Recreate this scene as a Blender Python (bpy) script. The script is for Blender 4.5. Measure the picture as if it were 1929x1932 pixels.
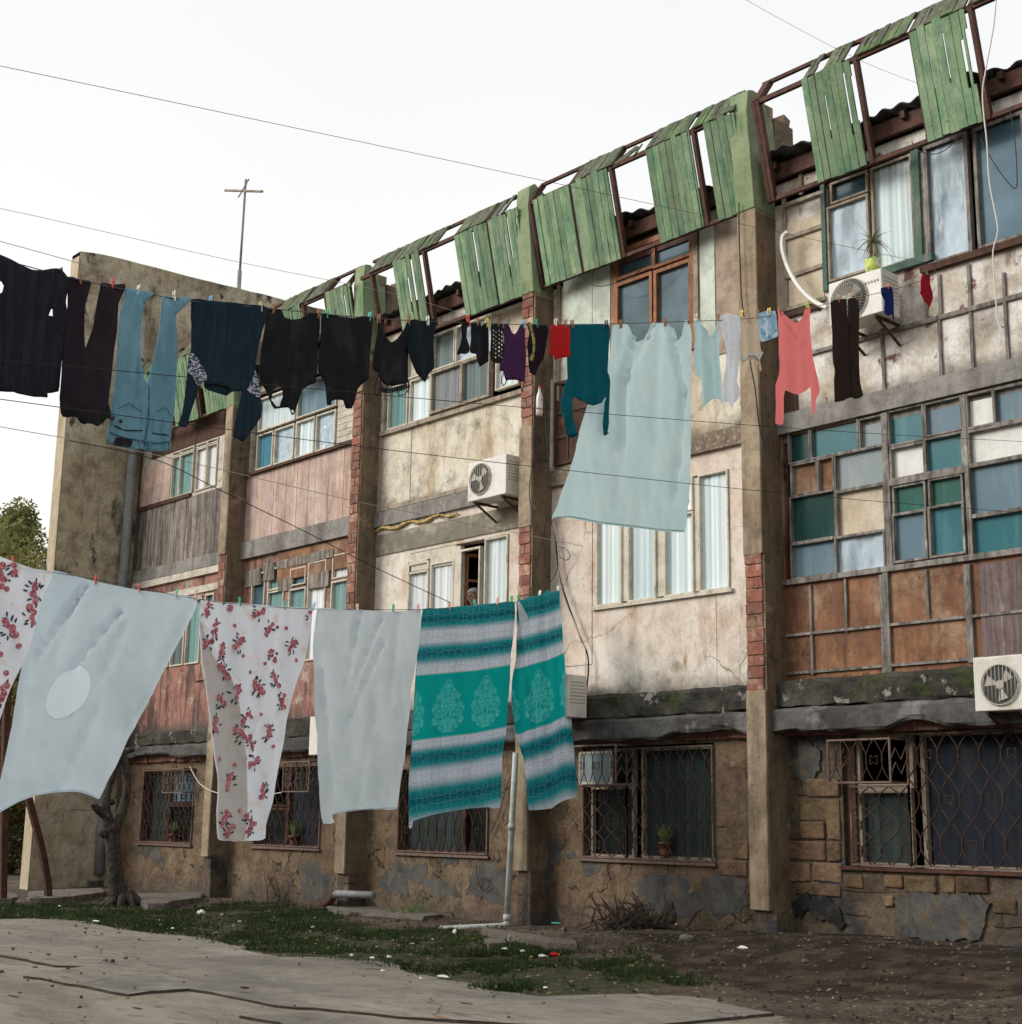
import bpy, math, random
from mathutils import Vector, noise
from mathutils.geometry import delaunay_2d_cdt
R_ = random.Random(7)
S = bpy.context.scene
for o in list(bpy.data.objects): bpy.data.objects.remove(o)
# ---------------------------------------------------------------- camera, sky, sun
YAW, PIT, ROL = math.radians(41.507), math.radians(12.022), math.radians(.891)
CP = Vector((0, -13.8, 1.40))
FW = Vector((-math.cos(YAW)*math.cos(PIT), math.sin(YAW)*math.cos(PIT), math.sin(PIT)))
_r = FW.cross(Vector((0, 0, 1))).normalized(); _u = _r.cross(FW)
RT = _r*math.cos(ROL)+_u*math.sin(ROL); UP = -_r*math.sin(ROL)+_u*math.cos(ROL)
from mathutils import Matrix
cd = bpy.data.cameras.new('camera'); cam = bpy.data.objects.new('camera', cd); S.collection.objects.link(cam)
m3 = Matrix((RT, UP, -FW)).transposed(); cam.matrix_world = Matrix.Translation(CP) @ m3.to_4x4()
cd.sensor_width = 56; cd.sensor_fit = 'HORIZONTAL'; cd.lens = 56*2756/1929; cd.clip_end = 2000; cd.clip_start = .1
S.camera = cam
W = bpy.data.worlds.new('World'); S.world = W; W.use_nodes = True
nt = W.node_tree; nt.nodes.clear()
sky = nt.nodes.new('ShaderNodeTexSky'); sky.sky_type = 'NISHITA'; sky.sun_disc = False
SUNAZ = (-.55, -.84); SUNEL = math.radians(28)
sky.sun_elevation = SUNEL; sky.sun_rotation = math.atan2(SUNAZ[0], SUNAZ[1])
sky.air_density = 1.0; sky.dust_density = 4.0; sky.ozone_density = .6
hs = nt.nodes.new('ShaderNodeHueSaturation'); hs.inputs['Saturation'].default_value = .16
mxw = nt.nodes.new('ShaderNodeMix'); mxw.data_type = 'RGBA'; mxw.inputs[0].default_value = .72
mxw.inputs[7].default_value = (7.5, 7.5, 7.4, 1)      # thin overcast veil over the clear sky
tcw = nt.nodes.new('ShaderNodeTexCoord'); spw = nt.nodes.new('ShaderNodeSeparateXYZ'); nt.links.new(tcw.outputs['Generated'], spw.inputs[0])
crw = nt.nodes.new('ShaderNodeValToRGB'); nt.links.new(spw.outputs[2], crw.inputs[0])      # veil: warm towards the horizon, cooler overhead
crw.color_ramp.elements[0].position = .0; crw.color_ramp.elements[0].color = (1.0, .955, .875, 1); crw.color_ramp.elements[1].position = .62; crw.color_ramp.elements[1].color = (.885, .90, .92, 1)
_e = crw.color_ramp.elements.new(.3); _e.color = (.965, .96, .935, 1)
vmw = nt.nodes.new('ShaderNodeVectorMath'); vmw.operation = 'SCALE'; vmw.inputs['Scale'].default_value = 7.9; nt.links.new(crw.outputs[0], vmw.inputs[0])
nzw = nt.nodes.new('ShaderNodeTexNoise'); nzw.inputs['Scale'].default_value = 1.6; nzw.inputs['Detail'].default_value = 4; nt.links.new(tcw.outputs['Generated'], nzw.inputs['Vector'])
mrw = nt.nodes.new('ShaderNodeMapRange'); mrw.inputs[3].default_value = .95; mrw.inputs[4].default_value = 1.05; nt.links.new(nzw.outputs[0], mrw.inputs[0])
vm2 = nt.nodes.new('ShaderNodeVectorMath'); vm2.operation = 'SCALE'; nt.links.new(vmw.outputs[0], vm2.inputs[0]); nt.links.new(mrw.outputs[0], vm2.inputs['Scale']); nt.links.new(vm2.outputs[0], mxw.inputs[7])
bg = nt.nodes.new('ShaderNodeBackground'); bg.inputs['Strength'].default_value = .15
wo = nt.nodes.new('ShaderNodeOutputWorld')
nt.links.new(sky.outputs[0], hs.inputs['Color']); nt.links.new(hs.outputs[0], mxw.inputs[6])
nt.links.new(mxw.outputs[2], bg.inputs['Color']); nt.links.new(bg.outputs[0], wo.inputs['Surface'])
sl = bpy.data.lights.new('sun', 'SUN'); sl.energy = 2.1; sl.angle = math.radians(27); sl.color = (1.0, .93, .83)
so = bpy.data.objects.new('sun', sl); S.collection.objects.link(so)
sd = Vector((SUNAZ[0]*math.cos(SUNEL), SUNAZ[1]*math.cos(SUNEL), math.sin(SUNEL)))
so.rotation_euler = (-sd).to_track_quat('-Z', 'Y').to_euler()
vs = S.view_settings; vs.view_transform = 'Standard'; vs.look = 'None'; vs.exposure = 0.10; vs.gamma = 1
vs.use_curve_mapping = False
# ---------------------------------------------------------------- measuring helpers
FX, CX, CY = 2756., 964.5, 966.
def ray(p): return FW + RT*((p[0]-CX)/FX) - UP*((p[1]-CY)/FX)
def onY(p, Y=0.): d = ray(p); return CP + d*((Y-CP.y)/d.y)
def onX(p, X): d = ray(p); return CP + d*((X-CP.x)/d.x)
def onZ(p, Z=0.): d = ray(p); return CP + d*((Z-CP.z)/d.z)
def K(x0, y0, s=1.929): return lambda x, y: ((x0+x/s)*.62895, (y0+y/s)*.62891)
K1=K(0,700);K2=K(700,700);K3=K(1500,700);K4=K(2067,0);K5=K(2067,900);K6=K(2067,1900)
L1=K(0,1600);L2=K(900,1600);L3=K(1500,1900);L4=K(0,2300);L5=K(900,2300);M6=K(1800,0,2.1467);M7=K(800,400)
DD=lambda x,y:(x,y)
def rc(k, x0, yt, x1, yb, Y=0.):
    a = onY(k(x0, yt), Y); b = onY(k(x0, yb), Y); c = onY(k(x1, (yt+yb)/2), Y)
    return ((a.x+b.x)/2, b.z, c.x, a.z)
# ---------------------------------------------------------------- objects
NEEDCOL = set()
col = S.collection
def tag(o, label=None, cat=None, group=None, kind=None):
    if label and not kind: kind = 'thing'
    for k, v in (('label', label), ('category', cat), ('group', group), ('kind', kind)):
        if v: o[k] = v
    return o
def empty(name, loc, label, cat, group=None):
    o = bpy.data.objects.new(name, None); col.objects.link(o); o.location = loc; o.empty_display_size = .2
    return tag(o, label, cat, group)
def wloc(o):
    v = Vector((0, 0, 0))
    while o: v += o.location; o = o.parent
    return v
class MB:
    def __init__(s): s.v = []; s.f = []; s.m = []; s.c = []; s.uv = None
    def face(s, vs, c=(1, 1, 1), m=0):
        i = len(s.v); s.v += [Vector(a) for a in vs]; s.f.append(tuple(range(i, i+len(vs)))); s.m.append(m); s.c.append(c)
    def hexa(s, p, c=(1, 1, 1), m=0):        # 8 corners: bottom 0-3, top 4-7
        i = len(s.v); s.v += [Vector(a) for a in p]
        for q in ((3,2,1,0),(4,5,6,7),(0,1,5,4),(1,2,6,5),(2,3,7,6),(3,0,4,7)):
            s.f.append(tuple(i+k for k in q)); s.m.append(m); s.c.append(c)
    def box(s, x0, y0, z0, x1, y1, z1, c=(1, 1, 1), j=0, m=0):
        p = [(x0,y0,z0),(x1,y0,z0),(x1,y1,z0),(x0,y1,z0),(x0,y0,z1),(x1,y0,z1),(x1,y1,z1),(x0,y1,z1)]
        if j: p = [tuple(a+R_.uniform(-j, j) for a in q) for q in p]
        s.hexa(p, c, m)
    def bar(s, a, b, w, h=None, c=(1, 1, 1), up=(0, 0, 1), m=0, w2=None):
        a = Vector(a); b = Vector(b); d = (b-a).normalized(); u = Vector(up)
        if abs(d.dot(u)) > .95: u = Vector((0, 1, 0))
        sx = d.cross(u).normalized(); sy = sx.cross(d); h = h or w; k = (w2 or w)/w
        q = []
        for e, t in ((a, 1), (b, k)):
            for i, j in ((-1, -1), (1, -1), (1, 1), (-1, 1)): q.append(e+sx*i*w/2*t+sy*j*h/2*t)
        s.hexa(q, c, m)
    def tube(s, pts, r, n=6, c=(1, 1, 1), m=0, cap=True):
        pts = [Vector(p) for p in pts]; N = len(pts); i0 = len(s.v); pr = None
        for k, p in enumerate(pts):
            d = (pts[min(k+1, N-1)]-pts[max(k-1, 0)])
            d = d.normalized() if d.length > 1e-9 else Vector((0, 0, 1))
            if pr is None: u = d.orthogonal().normalized()
            else: u = (pr-d*pr.dot(d)); u = u.normalized() if u.length > 1e-6 else d.orthogonal().normalized()
            pr = u; w = d.cross(u); rr = r[k] if isinstance(r, (list, tuple)) else r
            for j in range(n):
                a = 2*math.pi*j/n; s.v.append(p+(u*math.cos(a)+w*math.sin(a))*rr)
        for k in range(N-1):
            for j in range(n):
                a = i0+k*n+j; b = i0+k*n+(j+1) % n
                s.f.append((a, b, b+n, a+n)); s.m.append(m); s.c.append(c)
        if cap:
            s.f.append(tuple(i0+j for j in range(n))[::-1]); s.m.append(m); s.c.append(c)
            s.f.append(tuple(i0+(N-1)*n+j for j in range(n))); s.m.append(m); s.c.append(c)
    def lathe(s, o, prof, n=20, ax=(0, 0, 1), c=(1, 1, 1), m=0):
        o = Vector(o); ax = Vector(ax).normalized(); u = ax.orthogonal().normalized(); w = ax.cross(u); i0 = len(s.v)
        for r, h in prof:
            for j in range(n):
                a = 2*math.pi*j/n; s.v.append(o+ax*h+(u*math.cos(a)+w*math.sin(a))*r)
        for k in range(len(prof)-1):
            for j in range(n):
                a = i0+k*n+j; b = i0+k*n+(j+1) % n
                s.f.append((a, b, b+n, a+n)); s.m.append(m); s.c.append(c)
    def prism(s, pts, dirv, c=(1, 1, 1), m=0):
        pts = [Vector(p) for p in pts]; dv = Vector(dirv); n = len(pts); i = len(s.v)
        s.v += pts + [p+dv for p in pts]
        s.f.append(tuple(range(i, i+n))); s.f.append(tuple(range(i+n, i+2*n))[::-1]); s.m += [m, m]; s.c += [c, c]
        for k in range(n):
            s.f.append((i+k, i+n+k, i+n+(k+1) % n, i+(k+1) % n)); s.m.append(m); s.c.append(c)
    def blob(s, o, r, sub=2, amp=.2, c=(1, 1, 1), sc=(1, 1, 1), m=0):
        import bmesh
        bm = bmesh.new(); bmesh.ops.create_icosphere(bm, subdivisions=sub, radius=1); o = Vector(o); i = len(s.v)
        sd = Vector((R_.uniform(0, 99), R_.uniform(0, 99), R_.uniform(0, 99)))
        for v in bm.verts:
            k = 1+amp*noise.noise(v.co*1.3+sd)*2
            s.v.append(o+Vector((v.co.x*sc[0], v.co.y*sc[1], v.co.z*sc[2]))*r*k)
        for f in bm.faces:
            s.f.append(tuple(i+v.index for v in f.verts)); s.m.append(m); s.c.append(c)
        bm.free()
    def build(s, name, mats, parent=None, bevel=0, smooth=False, uv=None, solid=0):
        me = bpy.data.meshes.new(name); off = wloc(parent) if parent else Vector((0, 0, 0))
        o = bpy.data.objects.new(name, me); col.objects.link(o)
        if parent: o.parent = parent
        elif s.v:
            off = Vector((sum(v.x for v in s.v)/len(s.v), sum(v.y for v in s.v)/len(s.v), min(v.z for v in s.v))); o.location = off
        me.from_pydata([v-off for v in s.v], [], s.f)
        mats = mats if isinstance(mats, (list, tuple)) else [mats]
        for m in mats: me.materials.append(m)
        me.polygons.foreach_set('material_index', s.m)
        if smooth: me.polygons.foreach_set('use_smooth', [True]*len(s.f))
        if any(getattr(m, 'name', '') in NEEDCOL for m in mats):
            a = me.color_attributes.new('Col', 'FLOAT_COLOR', 'CORNER'); d = []
            for f, c in zip(s.f, s.c): d += [c[0], c[1], c[2], 1]*len(f)
            a.data.foreach_set('color', d)
        if uv:
            l = me.uv_layers.new(name='UVMap'); d = []
            for f in s.f:
                for k in f: d += uv[k]
            l.data.foreach_set('uv', d)
        me.update()
        if bevel:
            b = o.modifiers.new('bevel', 'BEVEL'); b.width = bevel; b.segments = 2; b.limit_method = 'ANGLE'
        if solid:
            b = o.modifiers.new('solid', 'SOLIDIFY'); b.thickness = solid; b.offset = 0
        return o
def one(name, mb, mat, label, cat, group=None, **k): return tag(mb.build(name, mat, **k), label, cat, group)
# ---------------------------------------------------------------- materials
V3 = lambda s: (s, s, s)
GRIME = dict(cream_plaster=.5, pink_plaster=.4, white_panel=.6, pier_concrete=.6, pier_side=.6, green_concrete=.4, wall_concrete=.65, wall_end=.4, ground_plaster=.75, masonry=.8, mossy_ledge=.5, slab_concrete=.6,
 band_concrete=.6, rust_concrete=.5, white_paint=.45, grey_wood=.6, pale_wood=.6, plywood=.6, purple_board=.5, weathered_board=.7, pink_board=.4, pink_stain=.6, siding=.5, tan_board=.45, pale_board=.25, cream_board=.35, white_board=.15,
 green_plank=.4, grey_plank=.6, brick=.6, grey_patch=.7, dark_patch=.6, orange_wood=.5, rust_frame=.6, ac_white=.22, stone_block=.7, pipe_white=.35, pipe_grey=.5, bark=.5, kerb_pale=.7, rubble=.5, green_post=.5, yard_paving=.35)
MT = {}
def mk(name, base, layers=(), rough=.85, mould=(), bump=.3, bs=25, bd=.01, metal=0, colattr=False, spec=.3, trans=0, alpha=1, coord='pos', extra=None, tl=0, rvar=0):
    """layers: (colour, (sx,sy,sz), lo, hi, detail) noise masks mixed over the base one after another"""
    m = bpy.data.materials.new(name); m.use_nodes = True; n = m.node_tree; n.nodes.clear(); L = n.links.new
    out = n.nodes.new('ShaderNodeOutputMaterial'); p = n.nodes.new('ShaderNodeBsdfPrincipled'); L(p.outputs[0], out.inputs[0])
    if coord == 'pos': src = n.nodes.new('ShaderNodeNewGeometry').outputs['Position']
    elif coord == 'uv': src = n.nodes.new('ShaderNodeTexCoord').outputs['UV']
    else: src = n.nodes.new('ShaderNodeTexCoord').outputs['Object']
    rgb = n.nodes.new('ShaderNodeRGB'); rgb.outputs[0].default_value = (*base, 1); cur = rgb.outputs[0]
    for k, ly in enumerate(layers):
        c, sc, lo, hi, det = ly[:5]
        mp = n.nodes.new('ShaderNodeMapping'); mp.inputs['Scale'].default_value = sc; mp.inputs['Location'].default_value = (k*7.3+len(name)*1.1, k*3.1, k*5.7)
        L(src, mp.inputs[0]); t = n.nodes.new('ShaderNodeTexNoise'); t.inputs['Scale'].default_value = 1; t.inputs['Detail'].default_value = det
        t.inputs['Roughness'].default_value = .62
        L(mp.outputs[0], t.inputs['Vector']); r = n.nodes.new('ShaderNodeMapRange'); r.inputs[1].default_value = lo; r.inputs[2].default_value = hi
        L(t.outputs[0], r.inputs[0]); mx = n.nodes.new('ShaderNodeMix'); mx.data_type = 'RGBA'; mx.inputs[7].default_value = (*c, 1)
        L(r.outputs[0], mx.inputs[0]); L(cur, mx.inputs[6]); cur = mx.outputs[2]
    g_ = GRIME.get(name, 0)
    if g_:
        for sc, det, ro, lo, hi, k, dk in ((V3(4.2), 14, .78, .46, .64, g_, (.30,.26,.22)), (V3(23), 9, .8, .5, .66, g_*.75, (.38,.33,.28)), ((11, 11, .9), 7, .6, .56, .7, g_*.6, (.36,.3,.25)), (V3(12), 8, .7, .60, .72, .5, (1.35,1.35,1.33))):
            mp = n.nodes.new('ShaderNodeMapping'); mp.inputs['Scale'].default_value = sc; mp.inputs['Location'].default_value = (len(name)*3.7, 1.3, len(name)*2.1); L(src, mp.inputs[0])
            t = n.nodes.new('ShaderNodeTexNoise'); t.inputs['Scale'].default_value = 1; t.inputs['Detail'].default_value = det; t.inputs['Roughness'].default_value = ro; L(mp.outputs[0], t.inputs['Vector'])
            r = n.nodes.new('ShaderNodeMapRange'); r.inputs[1].default_value = lo; r.inputs[2].default_value = hi; r.inputs[4].default_value = k; L(t.outputs[0], r.inputs[0])
            mx = n.nodes.new('ShaderNodeMix'); mx.data_type = 'RGBA'; mx.blend_type = 'MULTIPLY'; mx.inputs[7].default_value = (*dk, 1); mx.clamp_result = False; L(r.outputs[0], mx.inputs[0]); L(cur, mx.inputs[6]); cur = mx.outputs[2]
    if colattr:
        NEEDCOL.add(m.name)
        a = n.nodes.new('ShaderNodeVertexColor'); a.layer_name = 'Col'; mx = n.nodes.new('ShaderNodeMix'); mx.data_type = 'RGBA'; mx.blend_type = 'MULTIPLY'
        mx.inputs[0].default_value = 1; L(cur, mx.inputs[6]); L(a.outputs[0], mx.inputs[7]); cur = mx.outputs[2]
    hgt = None
    for z0, z1, mc in mould:      # damp mould creeping up or down from a ledge
        sp = n.nodes.new('ShaderNodeSeparateXYZ'); L(src, sp.inputs[0]); a = n.nodes.new('ShaderNodeMapRange'); a.inputs[1].default_value = z0; a.inputs[2].default_value = z1; a.inputs[3].default_value = .42; a.inputs[4].default_value = -.25; L(sp.outputs[2], a.inputs[0])
        t = n.nodes.new('ShaderNodeTexNoise'); t.inputs['Scale'].default_value = 2.6; t.inputs['Detail'].default_value = 10; t.inputs['Roughness'].default_value = .7; L(src, t.inputs['Vector'])
        q = n.nodes.new('ShaderNodeMath'); q.operation = 'ADD'; L(a.outputs[0], q.inputs[0]); L(t.outputs[0], q.inputs[1])
        r = n.nodes.new('ShaderNodeMapRange'); r.inputs[1].default_value = .56; r.inputs[2].default_value = .92; r.inputs[4].default_value = .85; L(q.outputs[0], r.inputs[0]); mx = n.nodes.new('ShaderNodeMix'); mx.data_type = 'RGBA'; mx.inputs[7].default_value = (*mc, 1)
        L(r.outputs[0], mx.inputs[0]); L(cur, mx.inputs[6]); cur = mx.outputs[2]
    if extra: cur, hgt = extra(n, L, src, cur)
    L(cur, p.inputs['Base Color']); p.inputs['Roughness'].default_value = rough; p.inputs['Metallic'].default_value = metal
    p.inputs['Specular IOR Level'].default_value = spec
    if bump:
        t = n.nodes.new('ShaderNodeTexNoise'); t.inputs['Scale'].default_value = bs; t.inputs['Detail'].default_value = 6; L(src, t.inputs['Vector'])
        b = n.nodes.new('ShaderNodeBump'); b.inputs['Strength'].default_value = bump; b.inputs['Distance'].default_value = bd
        h = t.outputs[0]
        if hgt:
            ad = n.nodes.new('ShaderNodeMath'); ad.operation = 'ADD'; L(h, ad.inputs[0]); L(hgt, ad.inputs[1]); h = ad.outputs[0]
        L(h, b.inputs['Height']); L(b.outputs[0], p.inputs['Normal'])
    if tl:
        tr = n.nodes.new('ShaderNodeBsdfTranslucent'); L(cur, tr.inputs[0]); ms = n.nodes.new('ShaderNodeMixShader'); ms.inputs[0].default_value = tl
        L(p.outputs[0], ms.inputs[1]); L(tr.outputs[0], ms.inputs[2]); L(ms.outputs[0], out.inputs[0])
    if trans:
        tr = n.nodes.new('ShaderNodeBsdfTransparent'); ms = n.nodes.new('ShaderNodeMixShader'); ms.inputs[0].default_value = trans
        L(p.outputs[0], ms.inputs[1]); L(tr.outputs[0], ms.inputs[2]); L(ms.outputs[0], out.inputs[0])
    MT[name] = m; return m
ST = lambda a, b: (a, a, b)           # streaks: fine across, long down
def blocks(sx, sz, mort, hb=2.5, k=.25, lo=.44, hi=.5):
    def f(n, L, src, cur):
        sp = n.nodes.new('ShaderNodeSeparateXYZ'); L(src, sp.inputs[0]); cb = n.nodes.new('ShaderNodeCombineXYZ')
        ad = n.nodes.new('ShaderNodeMath'); ad.operation = 'ADD'; L(sp.outputs[0], ad.inputs[0]); L(sp.outputs[1], ad.inputs[1])
        L(ad.outputs[0], cb.inputs[0]); L(sp.outputs[2], cb.inputs[1])
        nz = n.nodes.new('ShaderNodeTexNoise'); nz.inputs['Scale'].default_value = 2.3; L(src, nz.inputs['Vector'])
        vm = n.nodes.new('ShaderNodeVectorMath'); vm.operation = 'MULTIPLY_ADD'; L(nz.outputs['Color'], vm.inputs[0]); vm.inputs[1].default_value = (.12, .12, 0); L(cb.outputs[0], vm.inputs[2])
        b = n.nodes.new('ShaderNodeTexBrick'); L(vm.outputs[0], b.inputs[0]); b.inputs['Scale'].default_value = 1; b.inputs['Brick Width'].default_value = sx
        b.inputs['Row Height'].default_value = sz; b.inputs['Mortar Size'].default_value = mort; b.inputs['Mortar Smooth'].default_value = .6
        b.inputs['Color1'].default_value = (1, 1, 1, 1); b.inputs['Color2'].default_value = (.62, .6, .58, 1); b.inputs['Mortar'].default_value = (k, k, k*.9, 1)
        mx = n.nodes.new('ShaderNodeMix'); mx.data_type = 'RGBA'; mx.blend_type = 'MULTIPLY'; mx.inputs[0].default_value = 1
        # patches of plaster still cover the masonry
        n2 = n.nodes.new('ShaderNodeTexNoise'); n2.inputs['Scale'].default_value = 1.5; n2.inputs['Detail'].default_value = 7; L(src, n2.inputs['Vector'])
        r = n.nodes.new('ShaderNodeMapRange'); r.inputs[1].default_value = lo; r.inputs[2].default_value = hi; L(n2.outputs[0], r.inputs[0]); L(r.outputs[0], mx.inputs[0])
        L(cur, mx.inputs[6]); L(b.outputs[0], mx.inputs[7])
        h = n.nodes.new('ShaderNodeMath'); h.operation = 'MULTIPLY'; h.inputs[1].default_value = -hb; hh = n.nodes.new('ShaderNodeMath'); hh.operation = 'MULTIPLY'
        L(b.outputs['Fac'], hh.inputs[0]); L(r.outputs[0], hh.inputs[1]); L(hh.outputs[0], h.inputs[0])
        return mx.outputs[2], h.outputs[0]
    return f
def crk(scale, w, colr, dist=.5, k=.85):
    def f(n, L, src, cur):
        nz_ = n.nodes.new('ShaderNodeTexNoise'); nz_.inputs['Scale'].default_value = scale*2.5; nz_.inputs['Detail'].default_value = 8; L(src, nz_.inputs['Vector'])
        vm = n.nodes.new('ShaderNodeVectorMath'); vm.operation = 'MULTIPLY_ADD'; L(nz_.outputs['Color'], vm.inputs[0]); vm.inputs[1].default_value = (dist,)*3; L(src, vm.inputs[2])
        v = n.nodes.new('ShaderNodeTexVoronoi'); v.feature = 'DISTANCE_TO_EDGE'; v.inputs['Scale'].default_value = scale; L(vm.outputs[0], v.inputs['Vector'])
        r = n.nodes.new('ShaderNodeMapRange'); r.inputs[1].default_value = w*.25; r.inputs[2].default_value = w; r.inputs[3].default_value = k; r.inputs[4].default_value = 0; L(v.outputs['Distance'], r.inputs[0])
        n3 = n.nodes.new('ShaderNodeTexNoise'); n3.inputs['Scale'].default_value = scale*1.3; L(src, n3.inputs['Vector']); r3 = n.nodes.new('ShaderNodeMapRange'); r3.inputs[1].default_value = .47; r3.inputs[2].default_value = .55; L(n3.outputs[0], r3.inputs[0])
        m3_ = n.nodes.new('ShaderNodeMath'); m3_.operation = 'MULTIPLY'; L(r.outputs[0], m3_.inputs[0]); L(r3.outputs[0], m3_.inputs[1])
        mx = n.nodes.new('ShaderNodeMix'); mx.data_type = 'RGBA'; mx.inputs[7].default_value = (*colr, 1); L(m3_.outputs[0], mx.inputs[0]); L(cur, mx.inputs[6])
        m2 = n.nodes.new('ShaderNodeMath'); m2.operation = 'MULTIPLY'; m2.inputs[1].default_value = -1.6; L(m3_.outputs[0], m2.inputs[0]); return mx.outputs[2], m2.outputs[0]
    return f
mk('soil', (.05, .042, .032), [((.09,.075,.058), V3(9), .5, .65, 6)], bump=.6)  # dark colour for paving slab sides, drawing their edges as dark lines
mk('cream_plaster', (.64, .58, .475), [((.72,.68,.58), V3(1.2), .4, .6, 6), ((.44,.35,.22), ST(1.6,.5), .54, .7, 7), ((.26,.24,.19), V3(2.2), .57, .70, 9), ((.19,.18,.15), V3(1.1), .61, .70, 10)], bump=.35, bs=18, mould=[(6.28, 6.7, (.12,.11,.08))], extra=crk(.7, .006, (.2,.15,.1)))
mk('pink_plaster', (.66, .56, .48), [((.74,.68,.61), V3(.8), .42, .6, 6), ((.46,.30,.19), ST(1.8,.7), .56, .72, 7), ((.38,.33,.27), V3(2.6), .60, .74, 8), ((.36,.22,.13), ST(3.2,.8), .63, .7, 8)], bump=.3, bs=16, mould=[(3.0, 3.6, (.09,.085,.07))], extra=crk(.6, .005, (.22,.15,.1)))
mk('white_panel', (.76, .74, .71), [((.48,.42,.34), V3(1.5), .42, .6, 7), ((.20,.09,.075), (2.6,2.6,2.1), .585, .62, 10), ((.25,.2,.15), ST(3,.8), .62, .7, 8), ((.16,.14,.12), V3(7), .66, .7, 9)], bump=.3, bs=14, rough=.7, mould=[(6.28, 6.6, (.13,.12,.1))])
mk('pier_concrete', (.30, .23, .155), [((.39,.315,.225), V3(1.4), .42, .6, 7), ((.16,.12,.08), ST(2.5,.5), .5, .66, 9), ((.10,.085,.07), V3(1.9), .62, .7, 10), ((.55,.5,.44), V3(6), .68, .72, 8)], bump=.5, bs=30, bd=.012)
mk('pier_side', (.20, .145, .095), [((.13,.095,.065), ST(3,.6), .43, .6, 9), ((.07,.055,.045), V3(1.5), .6, .68, 10), ((.38,.31,.22), V3(2), .6, .72, 8)], bump=.5, bs=26, bd=.012)
mk('green_concrete', (.215, .285, .155), [((.28,.34,.20), V3(2), .42, .6, 7), ((.10,.22,.10), ST(4,1), .55, .7, 8), ((.36,.32,.24), V3(5), .68, .72, 9)], bump=.4, bs=30)
mk('wall_concrete', (.42, .36, .25), [((.50,.44,.33), V3(.8), .44, .56, 9), ((.28,.23,.16), V3(1.5), .5, .62, 10), ((.10,.088,.06), (1.1,1.1,.55), .57, .63, 10), ((.07,.062,.045), (2.4,2.4,1.3), .64, .68, 10), ((.2,.19,.1), V3(5), .62, .75, 6)], bump=.7, bs=9, bd=.03)
mk('wall_end', (.50, .42, .30), [((.38,.33,.22), (3,3,.7), .45, .65, 8)], bump=.3, bs=14)  # lighter, warmer copy of the wall: light from the left put into colour
mk('ground_plaster', (.165, .112, .070), [((.21,.155,.10), V3(1.1), .42, .62, 8), ((.115,.082,.055), V3(2.4), .5, .66, 9), ((.27,.22,.15), V3(5), .63, .7, 8)], bump=.9, bs=12, bd=.03, mould=[(-.1, .85, (.05,.047,.044))], extra=crk(1.5, .018, (.04,.03,.02)))
mk('masonry', (.155, .115, .078), [((.10,.08,.062), V3(1.3), .44, .62, 9), ((.07,.07,.072), V3(1.0), .51, .55, 10), ((.21,.17,.12), V3(2.7), .58, .68, 9)], mould=[(-.1, .8, (.05,.048,.046))], bump=.8, bs=11, bd=.035, extra=blocks(.55, .26, .016, 1.4, .6, .5, .6))
mk('stone_block', (.20, .145, .085), [((.13,.095,.06), V3(4), .45, .62, 8)], bump=.9, bs=18, bd=.025, colattr=True)
mk('brick', (.27, .12, .09), [((.38,.27,.2), V3(5), .5, .62, 9), ((.2,.1,.08), V3(9), .6, .7, 7)], bump=.7, bs=35, bd=.012, colattr=True)
mk('mossy_ledge', (.072, .066, .054), [((.03,.029,.024), V3(2.2), .42, .56, 10), ((.27,.26,.23), V3(4.6), .6, .64, 10), ((.04,.05,.014), V3(2.7), .54, .64, 9)], bump=1, bs=12, bd=.04)
mk('slab_concrete', (.11, .107, .105), [((.055,.052,.05), V3(1.6), .45, .58, 10), ((.2,.2,.2), V3(2.5), .58, .66, 10)], bump=.6, bs=15, bd=.02)
mk('band_concrete', (.28, .27, .255), [((.16,.15,.135), ST(3,1), .45, .65, 8)], bump=.4, bs=20)
mk('rust_concrete', (.20, .15, .11), [((.33,.3,.26), V3(14), .52, .62, 5), ((.12,.08,.06), V3(2), .55, .7, 8)], bump=.6, bs=30)
mk('grey_patch', (.085, .085, .084), [((.12,.115,.105), V3(3), .45, .6, 9), ((.155,.112,.072), V3(6), .56, .6, 10)], bump=.5, bs=30)
mk('dark_patch', (.022, .021, .021), [((.09,.085,.08), V3(4), .5, .7, 8)], bump=.5, bs=30)
WG = lambda c, d: [(d, ST(22, 1.2), .45, .65, 6)]
mk('white_paint', (.62, .58, .49), [((.42,.34,.24), (9,9,3), .56, .68, 8), ((.2,.17,.14), V3(20), .68, .74, 6)], bump=.3, bs=40)
mk('grey_wood', (.27, .25, .23), [((.13,.12,.11), (14,14,3), .45, .6, 8), ((.45,.43,.40), (9,9,2), .6, .7, 8)], bump=.5, bs=60)
mk('pale_wood', (.36, .31, .245), [((.22,.17,.12), (12,12,3), .5, .65, 8)], bump=.4, bs=50)
mk('orange_wood', (.30, .12, .05), [((.16,.06,.03), (12,12,3), .48, .62, 8), ((.42,.25,.13), V3(7), .6, .7, 8)], bump=.3, bs=40, rough=.6)
mk('dark_wood', (.085, .042, .027), [((.045,.025,.018), (10,10,3), .45, .6, 8), ((.18,.08,.04), V3(4), .6, .7, 8)], bump=.3, bs=40)
mk('rust_frame', (.10, .040, .025), [((.055,.028,.02), V3(12), .45, .6, 8), ((.2,.1,.06), V3(20), .62, .7, 8)], bump=.3, bs=60, rough=.75)
mk('green_post', (.085, .145, .12), [((.20,.2,.16), (10,10,3), .55, .68, 8)], bump=.3, bs=40)
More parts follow.
